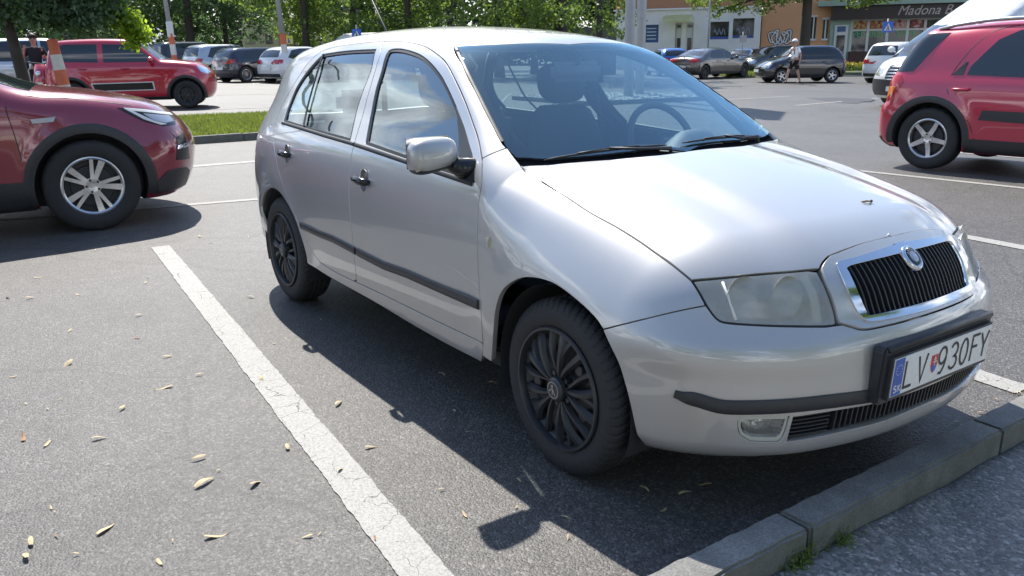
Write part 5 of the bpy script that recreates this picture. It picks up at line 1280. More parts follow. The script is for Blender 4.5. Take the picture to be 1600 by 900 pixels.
# its headlamp, bumper black and fog lamp recess
hl1 = side_pan(OC, op, 'headlamp', [(1.60, .935), (1.80, .915), (2.02, .868), (2.06, .83), (2.04, .775), (1.92, .775), (1.78, .82), (1.68, .88)], (.35, -.85, .2), M['gloss'], .004)
side_pan(OC, hl1, 'lamp_glass', [(1.78, .880), (2.0, .845), (2.03, .80), (1.95, .795), (1.85, .825)], (.35, -.85, .2), M['steel'], .008)
side_pan(OC, hl1, 'daylight_strip', [(1.64, .930), (1.80, .908), (2.03, .860), (2.05, .838), (2.0, .850), (1.82, .885), (1.70, .905), (1.85, .82), (1.95, .785), (1.90, .785), (1.78, .835), (1.66, .915)], (.35, -.85, .2), M['white'], .010)
side_pan(OC, op, 'lower_bumper', [(1.80, .25), (1.80, .34), (1.90, .42), (2.00, .43), (2.08, .42), (2.12, .38), (2.08, .26)], (.5, -.85, 0), M['plastic'], .010, fl=.02)
side_pan(OC, op, 'fog_recess', [(1.985, .50), (2.02, .68), (2.10, .70), (2.13, .48)], (.5, -.85, 0), M['gloss'], .005)
side_pan(OC, op, 'chrome_bar', [(2.0, .585), (2.01, .612), (2.12, .618), (2.125, .59)], (.5, -.85, 0), M['chrome'], .012)
# ---- red small crossover on the right: rear three quarters
hw = .875
sx = dict(W=Wprof(hw, .98, 1.56, .60), top=[(-2.02, 1.30), (-1.85, 1.47), (-1.5, 1.52), (-1.0, 1.55), (-.3, 1.56), (.2, 1.50), (.7, 1.26), (1.02, 1.06), (1.4, 1.0), (1.8, .90), (2.0, .76)],
    front=[(.2, 1.9), (.4, 2.02), (.6, 2.04), (.8, 1.98), (1.0, 1.7)], rear=[(.2, -1.86), (.32, -1.98), (.50, -2.00), (.66, -1.98), (.72, -1.93), (.95, -1.91), (1.08, -1.85), (1.3, -1.74), (1.52, -1.60)],
    taper=(.8, -1.3), q=.42, cowl=.95, wheels=(1.25, -1.32), wr=.333, rim=.213, arch=.385, tw=.205, ends=(-2.08, 2.04), flare=.016, ks=(.16, .10), crown=.10, zc=.62, kr=.13,
    win=[[(-1.00, 1.01), (-.98, 1.10), (-.78, 1.36), (-.60, 1.45), (-.22, 1.46), (-.22, .985)], [(-.16, .98), (-.16, 1.46), (.15, 1.44), (.50, 1.25), (.82, .97)], [(-1.80, 1.035), (-1.73, 1.22), (-1.58, 1.43), (-1.30, 1.44), (-1.36, 1.36), (-1.58, 1.04)]],
    screen=(1.0, .30, .66, .56), rearwin=[(-.60, 1.02), (-.50, 1.40), (0, 1.44), (.50, 1.40), (.60, 1.02)], mirrors=[(.70, 1.05)], handles=[(-1.02, .865), (-.02, .855)],
    lines=[[(-.82, .36), (-.90, .55), (-1.14, .82), (-1.16, 1.0), (-1.02, 1.28), (-.85, 1.45), (-.5, 1.505), (0, 1.50)], [(-.19, .34), (-.19, .96)], [(-.82, .35), (.6, .35)]],
    bits=[('wheel_arch_cladding', arch_band(-1.32, .34, .385, .452, -10, 190), (0, -1, 0), 'plastic', True), ('sill_cladding', [(.82, .17), (.82, .36), (-.92, .36), (-.92, .17)], (0, -1, 0), 'plastic', True),
          ('side_moulding', [(-.80, .56), (-.77, .66), (-.24, .655), (-.24, .545)], (0, -1, 0), 'plastic', True), ('side_moulding', [(-.15, .54), (-.15, .655), (.70, .65), (.72, .55)], (0, -1, 0), 'plastic', True),
          ('door_trim', [(-1.15, 1.01), (-1.04, 1.14), (-1.02, 1.14), (-1.04, 1.01)], (0, -1, 0), 'plastic', True), ('lower_bumper', [(-.80, .22), (-.83, .33), (.83, .33), (.80, .22)], (-1, 0, 0), 'plastic', False)])
rw_ = gp(1443, 264); srz = math.radians(4); oxs = Vector((math.cos(srz), math.sin(srz), 0)); oys = Vector((-oxs.y, oxs.x, 0)); sloc = rw_+oxs*1.32+oys*(hw-.04); sloc.z = 0
sxo, SC = make_car('crossover_car', 'red crossover with roof rails and grey side mouldings, cut off by the right edge', 'car', sx, sloc, srz, P_['redC'], res=.03, rim='5', rimmat=RIM, lines=True, glassm=M['carglass'])
for s in (1, -1):
    L = SC.snap(dens([[-1.86, -1.5*s, .99], [-1.70, -1.5*s, 1.0], [-1.65, -1.5*s, .93], [-1.70, -1.5*s, .84], [-1.80, -1.5*s, .72], [-1.90, -1.5*s, .70]], .02), (0, -s, 0)); L = L[~np.isnan(L).any(1)]
    L2 = SC.snap(dens([[-3, -.62*s, .72], [-3, -.60*s, .80], [-3, -.66*s, .98]], .02), (-1, 0, 0))
    tl = SC.panel('tail_lamp', np.vstack([L, L2]), (-.6, -.8*s, 0), M['redlens'], sxo, step=.02, off=.006, flange=.012, gap=0)
    L3 = SC.snap(dens([[-1.87, -1.5*s, .87], [-1.72, -1.5*s, .88], [-1.76, -1.5*s, .80], [-1.87, -1.5*s, .73]], .02), (0, -s, 0)); L3 = L3[~np.isnan(L3).any(1)]
    SC.panel('indicator_lens', L3, (-.4, -.9*s, 0), M['orangelens'], tl, step=.02, off=.009, flange=.01, gap=0)
    rl_ = SC.snap([[x, -.56*s, 3.] for x in np.linspace(-1.45, .25, 12)], (0, 0, 1)); rl_ = rl_+np.array([0, 0, .055])*np.sin(np.linspace(.0, math.pi, 12))[:, None]**.35; bm = bmesh.new(); add_tube(bm, rl_, .02, 8); bm_obj('roof_rail', bm, M['steel'], sxo, smooth=True)
# ---- small red car on the far side of the grass
hw = .83
ig = dict(pch=True, W=Wprof(hw, 1.02, 1.58, .60), top=[(-1.80, 1.30), (-1.70, 1.50), (-1.3, 1.575), (-.6, 1.595), (0, 1.58), (.25, 1.52), (.62, 1.25), (.82, 1.12), (1.15, 1.085), (1.5, 1.03), (1.72, .90)],
    front=[(.2, 1.72), (.4, 1.83), (.6, 1.85), (.8, 1.83), (.95, 1.78), (1.05, 1.6)], rear=[(.2, -1.72), (.5, -1.84), (.9, -1.80), (1.1, -1.76), (1.5, -1.62)], taper=(.8, -1.1), q=.40, cowl=.75, wheels=(1.22, -1.22), wr=.315, rim=.20, arch=.375, tw=.18, ends=(-1.84, 1.85), flare=.02, ks=(.12, .08), crown=.10, zc=.62,
    win=[[(-1.45, 1.20), (-1.30, 1.08), (-.62, 1.06), (-.62, 1.46), (-1.30, 1.46), (-1.50, 1.36)], [(-.50, 1.06), (-.50, 1.46), (.05, 1.44), (.35, 1.28), (.62, 1.06)]], screen=(.74, .18, .66, .58), mirrors=[(.52, 1.10)], handles=[(-.95, .92), (-.05, .92)],
    lines=[[(.62, .36), (.66, .7), (.62, 1.04)], [(-.56, .36), (-.56, 1.04)], [(-1.0, .5), (-1.25, .8), (-1.35, 1.1)]],
    bits=[('wheel_arch_cladding', arch_band(1.22, .32, .375, .435, -14, 194), (0, -1, 0), 'plastic', True), ('wheel_arch_cladding', arch_band(-1.22, .32, .375, .435, -14, 194), (0, -1, 0), 'plastic', True), ('sill_cladding', [(.85, .18), (.85, .28), (-.85, .28), (-.85, .18)], (0, -1, 0), 'plastic', True),
          ('moulding_edge', [(.52, .62), (.54, .43), (-.75, .42), (-.81, .605)], (0, -1, 0), 'white', True), ('headlamp', [(1.48, .96), (1.68, .90), (1.76, .80), (1.70, .765), (1.56, .82)], (0, -1, 0), 'chrome', True)])
irz = math.radians(70); ic = at(205, 20.6)
igo, IC = make_car('small_car', 'bright red small high-riding car with a black panel on its doors, beyond the grass island', 'car', ig, ic, irz, P_['redB'], res=.036, rim='7', rimmat=M['cover'], lines=True)
L = IC.snap(dens([[.49, -1.5, .60], [.51, -1.5, .45], [-.73, -1.5, .44], [-.78, -1.5, .585]], .03), (0, -1, 0)); IC.panel('door_moulding', L, (0, -1, 0), M['gloss'], igo, step=.04, off=.012, flange=.006, gap=0)
# ---- body outlines shared by the parked cars further back
def hatch(hw=.86, L=4.0, H=1.50, hood=.95, belt=.96, kind='hatch', wr=.31):
    h = L/2; wf, wb = h-.82, -h+.72; rz_ = -h+.10
    if kind == 'sedan': top = [(-h+.05, 1.02), (-h+.55, 1.10), (-h+1.0, 1.27), (-h+1.6, H-.03), (-.1, H), (.35, H-.09), (.95, 1.08), (1.25, .99), (h-.4, .90), (h-.1, .78)]; rear = [(.2, -h+.12), (.5, -h), (.8, -h+.02), (1.0, -h+.1), (1.2, -h+.4)]
    elif kind == 'mpv': top = [(-h+.12, H-.25), (-h+.28, H-.07), (-h+.9, H), (0, H+.01), (.35, H-.06), (1.0, 1.16), (1.3, 1.06), (h-.35, .95), (h-.1, .8)]; rear = [(.2, -h+.1), (.5, -h), (.9, -h+.05), (1.1, -h+.10), (H-.1, -h+.28)]
    else: top = [(-h+.22, H-.25), (-h+.42, H-.06), (-h+1.0, H), (-.1, H), (.3, H-.08), (.85, 1.10), (1.1, 1.01), (h-.35, .90), (h-.1, .76)]; rear = [(.2, -h+.1), (.5, -h), (.75, -h+.02), (.95, -h+.08), (1.15, -h+.18), (H-.1, -h+.42)]
    a0 = -h+(.55 if kind != 'sedan' else 1.15)
    S = dict(pch=True, W=Wprof(hw, belt, H, hw-.28), top=top, front=[(.2, h-.12), (.4, h-.01), (.6, h), (.75, h-.04), (.9, h-.25)], rear=rear, taper=(h-1.3, -h+.9), q=.40, cowl=1.0, wheels=(wf, wb), wr=wr, rim=wr*.64, arch=wr+.055, tw=.2, ends=(-h, h), ks=(.15, .09), crown=.10, zc=.6,
        win=[[(a0, belt+.08), (a0+.28, H-.16), (a0+.75, H-.09), (-.13, H-.085), (-.13, belt+.02), (a0+.2, belt+.03)], [(-.06, belt+.02), (-.06, H-.085), (.22, H-.10), (.80, belt+.05), (.80, belt+.02)]], screen=(.98, .32, hw-.22, hw-.32), mirrors=[(.72, belt+.06)], handles=[(-.75, belt-.12), (.15, belt-.12)],
        bits=[('headlamp', [(h-.42, .80), (h-.22, .79), (h-.08, .70), (h-.08, .62), (h-.25, .63)], (0, -1, 0), 'chrome', True), ('headlamp', [(-hw+.24, .72), (-hw+.22, .60), (-hw+.44, .60), (-hw+.50, .70)], (1, 0, 0), 'reflector', False), ('headlamp', [(hw-.24, .72), (hw-.22, .60), (hw-.44, .60), (hw-.50, .70)], (1, 0, 0), 'reflector', False),
              ('tail_lamp', [(-h+.06, .98), (-h+.28, .96), (-h+.20, .82), (-h+.04, .78)], (0, -1, 0), 'redlens', True), ('tail_lamp', [(-hw+.16, .94), (-hw+.40, .92), (-hw+.36, .80), (-hw+.14, .78)], (-1, 0, 0), 'redlens', False), ('tail_lamp', [(hw-.16, .94), (hw-.40, .92), (hw-.36, .80), (hw-.14, .78)], (-1, 0, 0), 'redlens', False),
              ('radiator_grille', [(-.32, .68), (-.28, .58), (.28, .58), (.32, .68)], (1, 0, 0), 'gloss', False), ('lower_grille', [(-.5, .42), (-.5, .30), (.5, .30), (.5, .42)], (1, 0, 0), 'plastic', False), ('lower_bumper', [(-hw+.15, .40), (-hw+.15, .27), (hw-.15, .27), (hw-.15, .40)], (-1, 0, 0), 'plastic', False)])
    if kind == 'sedan': S['rearwin_top'] = [(-h+.62, -hw+.28), (-h+.60, 0), (-h+.62, hw-.28), (-h+1.12, hw-.34), (-h+1.16, 0), (-h+1.12, -hw+.34)]
    else: S['rearwin'] = [(-hw+.26, belt+.10), (-hw+.36, H-.16), (0, H-.13), (hw-.36, H-.16), (hw-.26, belt+.10)]
    return S
def num_plate(root, x, z, rear=True, half=True):
    bm = bmesh.new(); s = -1 if rear else 1; add_box(bm, (x, 0, z), (.02, .52, .115), bev=.004); return bm_obj('number_plate', bm, M['plate'], root)
G_L, G_R = 'cars parked in the row beyond the grass island', 'cars parked in front of the shops'
CARS = [
 # name, label, px, depth, heading (deg), outline, paint, group, rim
 ('saloon_car', 'dark brown saloon in front of the white shop, its rear towards the left', 'car', 1112, 43.5, 98, hatch(.93, 4.94, 1.48, kind='sedan', wr=.34), 'brown', G_R, '7'),
 ('hatchback_car', 'black hatchback facing left behind the walking man in white', 'car', 1250, 37.5, -120, hatch(.83, 3.75, 1.54, belt=.98, wr=.30), 'blackp', G_R, '5'),
 ('crossover_car', 'dark grey crossover half hidden behind the black hatchback, below the graffiti', 'car', 1207, 50, -100, hatch(.88, 4.3, 1.60, kind='mpv', belt=1.0, wr=.34), 'grey', G_R, '5'),
 ('hatchback_car', 'pale blue car peeping out between the brown saloon and the grey crossover', 'car', 1163, 54, -70, hatch(.85, 4.1, 1.48), 'bluep', G_R, '5'),
 ('hatchback_car', 'bright blue car behind the brown saloon, next to the grey lamp posts', 'car', 1043, 47, 150, hatch(.85, 4.0, 1.47), 'bright', G_R, '5'),
 ('crossover_car', 'white crossover with red tail lamps parked between the flower bed and the white van', 'car', 1424, 37.0, 90, hatch(.92, 4.5, 1.66, belt=1.02, kind='mpv', wr=.35), 'whitep', G_R, '5'),
 ('hatchback_car', 'white hatchback seen from behind just over the silver roof corner', 'car', 474, 37.5, 108, hatch(.86, 3.97, 1.49), 'whitep', G_L, '5'),
 ('estate_car', 'dark navy estate car left of the white hatchback', 'car', 413, 38.6, 104, hatch(.92, 4.5, 1.47, kind='mpv', belt=.95, wr=.34), 'navy', G_L, 'm'),
 ('people_carrier', 'silver people carrier with tall red tail lamps, left of the navy estate', 'car', 357, 42, 106, hatch(.90, 4.35, 1.60, kind='mpv', wr=.33), 'silver2', G_L, 'm'),
 ('off_roader', 'black off-roader with red tail lamps behind the bonnet of the small red car', 'car', 306, 45, 104, hatch(.94, 4.8, 1.75, kind='mpv', belt=1.1, wr=.37), 'blackp', G_L, '5'),
 ('hatchback_car', 'pale grey hatchback glimpsed between the small red car and the black off-roader', 'car', 243, 50, 98, hatch(.86, 4.1, 1.52), 'silver2', G_L, '5'),
 ('people_carrier', 'pale silver people carrier behind the woman in black', 'car', 68, 25.5, 84, hatch(.89, 4.4, 1.66, kind='mpv', belt=1.0, wr=.33), 'silver2', G_L, '5'),
 ('hatchback_car', 'white car at the far left edge behind the tree trunk', 'car', 4, 37, 88, hatch(.86, 4.2, 1.52), 'whitep', G_L, '5'),
]
for (nm, lab, ct, px_, dep, hd, S, pk, gp_, rm) in CARS:
    vd = math.degrees(math.atan2(FW[1], FW[0]))
    r_, C2 = make_car(nm, lab, ct, S, at(px_, dep), math.radians(hd), P_[pk], gp_, res=.085 if dep > 30 else .06, rim=rm, rimmat=M['cover'] if pk in ('brown',) else RIM)
    for sgn in (1, -1):
        zpl = .52 if sgn == 1 else .60; q_ = C2.snap([[4*sgn, 0, zpl]], (sgn, 0, 0))[0]
        bm = bmesh.new(); add_box(bm, (q_[0]+sgn*.012, 0, zpl), (.02, .52, .115), bev=.004); bm_obj('number_plate', bm, M['plate'], r_)
# ------------------------------------------------------------------ trees, buildings, street furniture
M['leaf'] = leaf_mat('linden_leaves', (0.095, 0.145, 0.042)); M['leafd'] = leaf_mat('dark_leaves', (0.05, 0.085, 0.03), .4); M['leafy'] = leaf_mat('light_leaves', (0.125, 0.175, 0.055), .5); M['leafb'] = leaf_mat('bluish_leaves', (0.085, 0.14, 0.08), .4)
M['bark'] = pmat('bark', (0.055, 0.045, 0.036), .9, noise=.5, nscale=9, bump=.8, bscale=25)
def crown_mesh(cl, n_leaf, size, seed, flat=.7):
    """leaf-sized faces gathered into twigs inside the given clumps (x, y, z, rx, ry, rz)"""
    r = np.random.default_rng(seed); w = np.array([c[3]*c[4]*c[5] for c in cl])**.8; w /= w.sum(); V = []; Fc = []
    ntw = max(20, n_leaf//14)
    k = r.choice(len(cl), ntw, p=w); C_ = np.array(cl)[k]
    u = r.normal(size=(ntw, 3)); u /= np.linalg.norm(u, axis=1)[:, None]; rad = r.uniform(.45, 1.05, ntw)**.6
    tw = C_[:, :3]+u*rad[:, None]*C_[:, 3:6]
    for i in range(ntw):
        m = 14; P = tw[i]+r.normal(size=(m, 3))*size*np.array([1.5, 1.5, .9]); N = r.normal(size=(m, 3))+np.array([0, 0, .6]); N /= np.linalg.norm(N, axis=1)[:, None]
        A = np.cross(N, r.normal(size=(m, 3))); A /= np.linalg.norm(A, axis=1)[:, None]; B = np.cross(N, A); s = size*r.uniform(.5, 1.1, m)[:, None]
        q0, q1, q2, q3 = P-A*s, P+B*s*.6, P+A*s, P-B*s*.6
        for j in range(m):
            b = len(V); V += [q0[j], q1[j], q2[j], q3[j]]; Fc.append((b, b+1, b+2, b+3))
    return V, Fc
def tree(name, label, loc, h, tr, clumps, nleaf, size, mat, seed, group=None, cat_='tree', lean=(0, 0), limbs=4, trunk=True):
    o = thing(name, label, cat_, loc, 0, group); rg = random.Random(seed)
    if trunk:
        bm = bmesh.new(); pts = [(lean[0]*t*t, lean[1]*t*t, h*t-.05) for t in np.linspace(0, 1, 9)]; add_tube(bm, pts, [tr*(1.35 if t == 0 else 1.0-.55*t) for t in np.linspace(0, 1, 9)], 12)
        for i in range(limbs):
            c = clumps[rg.randrange(len(clumps))]; t = rg.uniform(.45, .9); a = Vector((lean[0]*t*t, lean[1]*t*t, h*t)); b = Vector(c[:3]); mid = a.lerp(b, .5)+Vector((0, 0, .1*h*.3)); add_tube(bm, [a, mid, b], [tr*.45, tr*.28, tr*.1], 7)
        bm_obj('trunk', bm, M['bark'], o, smooth=True)
    V, Fc = crown_mesh(clumps, nleaf, size, seed); mesh_obj('crown', V, Fc, mat, o, smooth=False); return o
def clumps(r, z0, z1, n_, seed, sz=(.25, .45)):
    rg = random.Random(seed); out = []
    for _ in range(n_):
        t = rg.random(); z = z0+(z1-z0)*t; rr = r*(.35+.65*math.sin(math.pi*min(1, .12+t*.85)))*rg.uniform(.4, 1); a = rg.uniform(0, 6.283); s = r*rg.uniform(*sz); out.append((rr*math.cos(a), rr*math.sin(a), z, s*1.2, s*1.2, s*.8))
    return out
GT = 'trees behind the parked cars'
TREES = [ # px, depth, height, trunk r, crown r, z0, z1, leaves, size, mat, kind
 (20, 60, 9, .25, 5, 1.0, 12, 9000, .17, 'leafd', 'dark dense tree behind the woman in black'),
 (110, 52, 9, .25, 4.5, 1.8, 12, 9000, .15, 'leafb', 'bluish tree above the small red car'),
 (205, 58, 10, .28, 5, 1.8, 13, 9000, .16, 'leafd', 'dark tree left of the leaning lamp post'),
 (300, 55, 10, .3, 4.6, 1.9, 12, 9500, .15, 'leafd', 'dark tree right of the leaning lamp post with the white box'),
 (355, 60, 10, .2, 4.2, 2.0, 12, 8000, .16, 'leafb', 'soft green tree behind the silver people carrier'),
 (480, 47, 9, .22, 3.4, 2.2, 10, 8000, .14, 'leafy', 'bright green linden right of the banded lamp post'),
 (555, 50, 9, .22, 4.0, 1.9, 10, 9000, .14, 'leafy', 'bright linden above the blue crossing sign'),
 (640, 46, 9, .22, 3.6, 2.1, 10, 9000, .14, 'leaf', 'sunlit linden above the middle of the silver roof'),
 (705, 62, 10, .3, 4.4, 1.0, 12, 9000, .17, 'leafd', 'dark tree in the gap between two bright lindens'),
 (780, 44, 9, .22, 3.3, 2.0, 9, 8500, .13, 'leafy', 'round bright linden left of the thick dark trunk'),
 (835, 50, 9, .2, 3.2, 1.9, 9, 7000, .14, 'leaf', 'leafy linden touching the thick dark trunk'),
 (936, 38, 9, .16, 2.6, 2.1, 9, 7000, .11, 'leafy', 'thin linden hanging over the grey wall'),
]
for i, (px_, dep, h, tr, cr_, z0, z1, nl, sz, mk, lab) in enumerate(TREES):
    tree('linden_tree', lab, at(px_, dep), h, tr, clumps(cr_, z0, z1, 30, 50+i), nl, sz, M[mk], 100+i, GT)
bt = at(876, 46); tree('old_tree', 'old tree with a thick dark trunk behind the silver roof', bt, 10, .42, clumps(4.5, 6, 12, 16, 9), 5000, .15, M['leafd'], 7)
# the far wood that closes the view
V = []; Fc = []
for i, px_ in enumerate(range(-420, 1010, 36)):
    c = at(px_, 88); cl = [(c.x+x, c.y+y, z, a, b, e) for x, y, z, a, b, e in clumps(4.2, .3, 11, 14, 300+i)]; v, f = crown_mesh(cl, 3400, .30, 400+i); b0 = len(V); V += list(v); Fc += [tuple(k+b0 for k in q) for q in f]
o = mesh_obj('far_wood', V, Fc, M['leafd'], smooth=False); o['kind'] = 'stuff'
# tree at the left edge: leaning trunk, low branches over the red car
lt = at(34, 12.5); rv = Vector((RT[0], RT[1], 0))
def off(r, z, d=0, a=.3, b=.3, c=.25): v = rv*r+Vector((FW[0], FW[1], 0))*d; return (v.x, v.y, z, a, b, c)
cl = [off(-.3, 1.9, .0), off(.15, 1.95, .1), off(.5, 1.85, -.1, .3, .3, .2), off(.8, 1.80, .1, .3, .3, .2), off(1.1, 1.82, 0, .28, .28, .2), off(1.35, 1.86, .1, .22, .22, .18), off(.3, 2.3, 0, .5, .5, .35), off(.9, 2.3, .2, .5, .5, .35), off(1.3, 2.35, .1, .32, .32, .3), off(-.6, 2.2, .3, .4, .4, .3), off(0, 2.9, 0, .9, .9, .5), off(1, 3.0, .3, .8, .8, .5), off(-.8, 3.1, 0, .8, .8, .6), off(.45, 1.78, .05, .34, .3, .16), off(.95, 1.74, .05, .34, .3, .15)]
tree('linden_tree', 'nearer tree with a slanting dark trunk and low branches at the left edge', lt, 4.2, .095, cl, 21000, .052, M['leafb'], 55, None, lean=(-rv.x*.75, -rv.y*.75), limbs=8)
cl = [off(1.48, 1.72, .2, .16, .16, .14), off(1.60, 1.56, .2, .12, .12, .10), off(1.38, 1.90, .2, .12, .12, .10), off(1.52, 1.42, .2, .08, .08, .07)]
tree('linden_sprig', 'sunlit yellow-green sprig hanging at the tip of the left tree', lt, 1, .01, cl, 2000, .042, leaf_mat('lit_leaves', (.20, .27, .035), .6), 56, None, 'branch', trunk=False)  # sunlight on this tip is put into a brighter leaf colour
# big tree in front of the shops: trunk and hanging branches
ft = at(1256, 52); V0 = Vector((RT[0], RT[1], 0))
def offs(r, z, d=0, a=1.0, b=1.0, c=.6): v = V0*r+Vector((FW[0], FW[1], 0))*d; return (v.x, v.y, z, a, b, c)
cl = [offs(-6.2, 4.3, 0, 1.0, .8, .45), offs(-5, 4.8, 0, 1.2, 1, .5), offs(-4.2, 3.9, 0, .5, .5, .4), offs(-5.2, 3.6, 0, .5, .5, .4), offs(-3, 4.9, 0, 1.2, 1, .5), offs(-1.5, 4.5, 0, 1.2, 1, .5), offs(0, 4.7, 0, 1.3, 1, .6), offs(-2.6, 3.8, 0, .5, .5, .6), offs(1.8, 4.7, 0, 1.3, 1, .5), offs(3.2, 4.2, 0, 1.0, .8, .45), offs(4.6, 4.3, 0, 1.0, .8, .5), offs(6, 4.6, 0, 1.2, .8, .4), offs(-2, 7.0, 0, 3, 2, .9), offs(3, 7.2, 0, 3, 2, .9)]
tree('plane_tree', 'large tree with a straight dark trunk and hanging branches in front of the shops', ft, 8.5, .36, cl, 16000, .12, M['leafy'], 77, limbs=3)
# trees behind the camera and off to the sides: they only show in paint and glass
for i, (x, y, h, r) in enumerate([(14, -9, 9, 4), (17, 2, 10, 4.5), (15, 12, 9, 4), (10, -19, 9, 4), (-30, -26, 10, 5), (-48, -20, 11, 5), (-60, -34, 12, 6), (2, -30, 10, 5)]):
    tree('park_tree', 'broad green tree on the lawn behind the viewer' if x > 0 else 'broad green tree beyond the market hall, outside the left edge', (x, y, 0), h*.7, .22, clumps(r, 2.2, h+1, 16, 700+i), 2600, .34, M['leaf'], 710+i, 'park trees on the lawn behind the viewer' if x > 0 else 'trees beyond the market hall')
# ---- buildings
def bxo(name, c, s, mat, parent=None, bev=0.0, rot=None):
    bm = bmesh.new(); add_box(bm, c, s, rot, bev); return bm_obj(name, bm, mat, parent)
def plaster(name, c, n_=.10, sc_=1.2): return pmat(name, c, .85, noise=n_, nscale=sc_, bump=.2, bscale=40)
M['plw'] = plaster('white_render', (.84, .82, .77)); M['plo'] = plaster('orange_render', (.68, .36, .19)); M['plg'] = plaster('green_render', (.30, .40, .34)); M['plt'] = plaster('terracotta_render', (.46, .22, .12))
M['sign'] = pmat('sign_brown', (.035, .024, .026), .4); M['winf'] = pmat('window_frame_white', (.66, .67, .66), .5); M['winglass'] = pmat('shop_glass', (.022, .026, .028), .06, spec=.9)
M['plinth'] = pmat('brown_plinth', (.075, .035, .032), .7, noise=.3, nscale=4); M['posterA'] = pmat('poster_blue', (.05, .12, .26), .4); M['yellowp'] = pmat('yellow_render', (.50, .46, .25), .9); M['greyc'] = concrete('grey_wall', (.22, .22, .23))
# the shop fronts stand at an angle to the view, their right end nearer
o_ = at(1000, 63, -.1); faz = math.atan2(RT[1], RT[0]); rz_ = faz; rzf = faz-math.radians(19); FD = np.array([math.cos(rzf), math.sin(rzf)])
def X(px_):
    v = ray_dir(px_, 80)[:2]; A = np.array([[FD[0], -v[0]], [FD[1], -v[1]]]); return float(np.linalg.solve(A, np.array([CP[0]-o_.x, CP[1]-o_.y]))[0])
def Zf(ref):
    p = np.array([o_.x, o_.y])+FD*X(ref); dep = float((p-CP[:2])@FW); yh = 79-.0151*(ref-800)
    return lambda py_: CP[2]+(yh-py_)*dep/CF+.1
Z = Zf(1095)
wb = thing('shop_building', 'low white shop front with an awning over its double door and a terracotta upper band', 'building', o_, rzf)
fx0, fx1 = X(995), X(1184)
door = [(X(1055), X(1063.5)), (X(1071), X(1081))]
bm = bmesh.new(); wtop = Z(19)
segs = [(X(960), X(1007), 0, wtop), (X(1007), X(1028), 0, Z(66)), (X(1007), X(1028), Z(40), wtop), (X(1028), X(1054), 0, wtop), (X(1054), X(1082), Z(38), wtop), (X(1082), X(1108), 0, wtop), (X(1108), X(1137), 0, Z(63)), (X(1108), X(1137), Z(38), wtop), (X(1137), X(1143), 0, wtop), (X(1143), X(1176), 0, Z(62)), (X(1143), X(1176), Z(34), wtop), (X(1176), X(1186), 0, wtop)]
for a, b, c, d in segs: add_box(bm, ((a+b)/2, .15, (c+d)/2), (b-a-.002, .30, d-c))
add_box(bm, ((X(960)+fx1)/2, 4.0, wtop/2), (X(1184)-X(960), 7.2, wtop-.1)); bm_obj('wall', bm, M['plw'], wb)
bxo('cornice', ((X(960)+X(1186))/2, -.05, wtop+.04), (X(1188)-X(958), .25, .10), M['plw'], wb)
bxo('upper_band', ((X(960)+X(1186))/2, .35, wtop+1.15), (X(1186)-X(960), .3, 2.1), M['plt'], wb); bxo('upper_wall', ((X(960)+X(1186))/2, 3.5, wtop+3.0), (X(1186)-X(960), 5, 5.0), M['plg'], wb)
for a, b, zl, zh, mk in ((X(1007), X(1028), Z(66), Z(40), 'posterA'), (X(1108), X(1137), Z(63), Z(38), 'winglass'), (X(1143), X(1176), Z(62), Z(34), 'winglass')):
    w_ = bxo('window', ((a+b)/2, .20, (zl+zh)/2), (b-a, .06, zh-zl), M[mk], wb)
    if mk == 'posterA':
        for q in range(4): bxo('poster_line', ((a+b)/2-.05, .16, zl+.25+q*.24), ((b-a)*.7, .02, .07), M['winf'], w_)
    else:
        bxo('window_film', ((a+b)/2, .16, zl+.10), (b-a, .02, .14), pmat('film_blue', (.05, .10, .40), .4), w_)
        bm = bmesh.new(); rg = random.Random(int(a*10)); pts = [(a+.25+(b-a-.5)*t, .155, zl+.45+.22*math.sin(t*17)+.1*rg.random()) for t in np.linspace(0, 1, 16)]; add_tube(bm, pts, .035, 5); bm_obj('window_lettering', bm, pmat('film_pale', (.32, .34, .42), .5), w_)
for a, b in door:
    dd = bxo('door', ((a+b)/2, .22, Z(38)/2), (b-a, .05, Z(38)), M['winf'], wb); bxo('pane', ((a+b)/2, .18, 1.35), ((b-a)*.62, .04, 1.5), M['winglass'], dd); bxo('pane', ((a+b)/2, .18, Z(43)), ((b-a)*.7, .04, .2), M['winglass'], dd)
bxo('door_pier', ((X(1063.5)+X(1071))/2, .18, Z(38)/2), (X(1071)-X(1063.5), .2, Z(38)), M['plw'], wb)
bm = bmesh.new(); prism(bm, [(-1.3, Z(36)), (-1.3, Z(35)), (0, Z(27)), (0, Z(28.5))], X(1036), X(1080), 'x')
for v in bm.verts: pass
bm_obj('awning', bm, leaf_mat('awning_cloth', (.62, .60, .55), .6), wb)
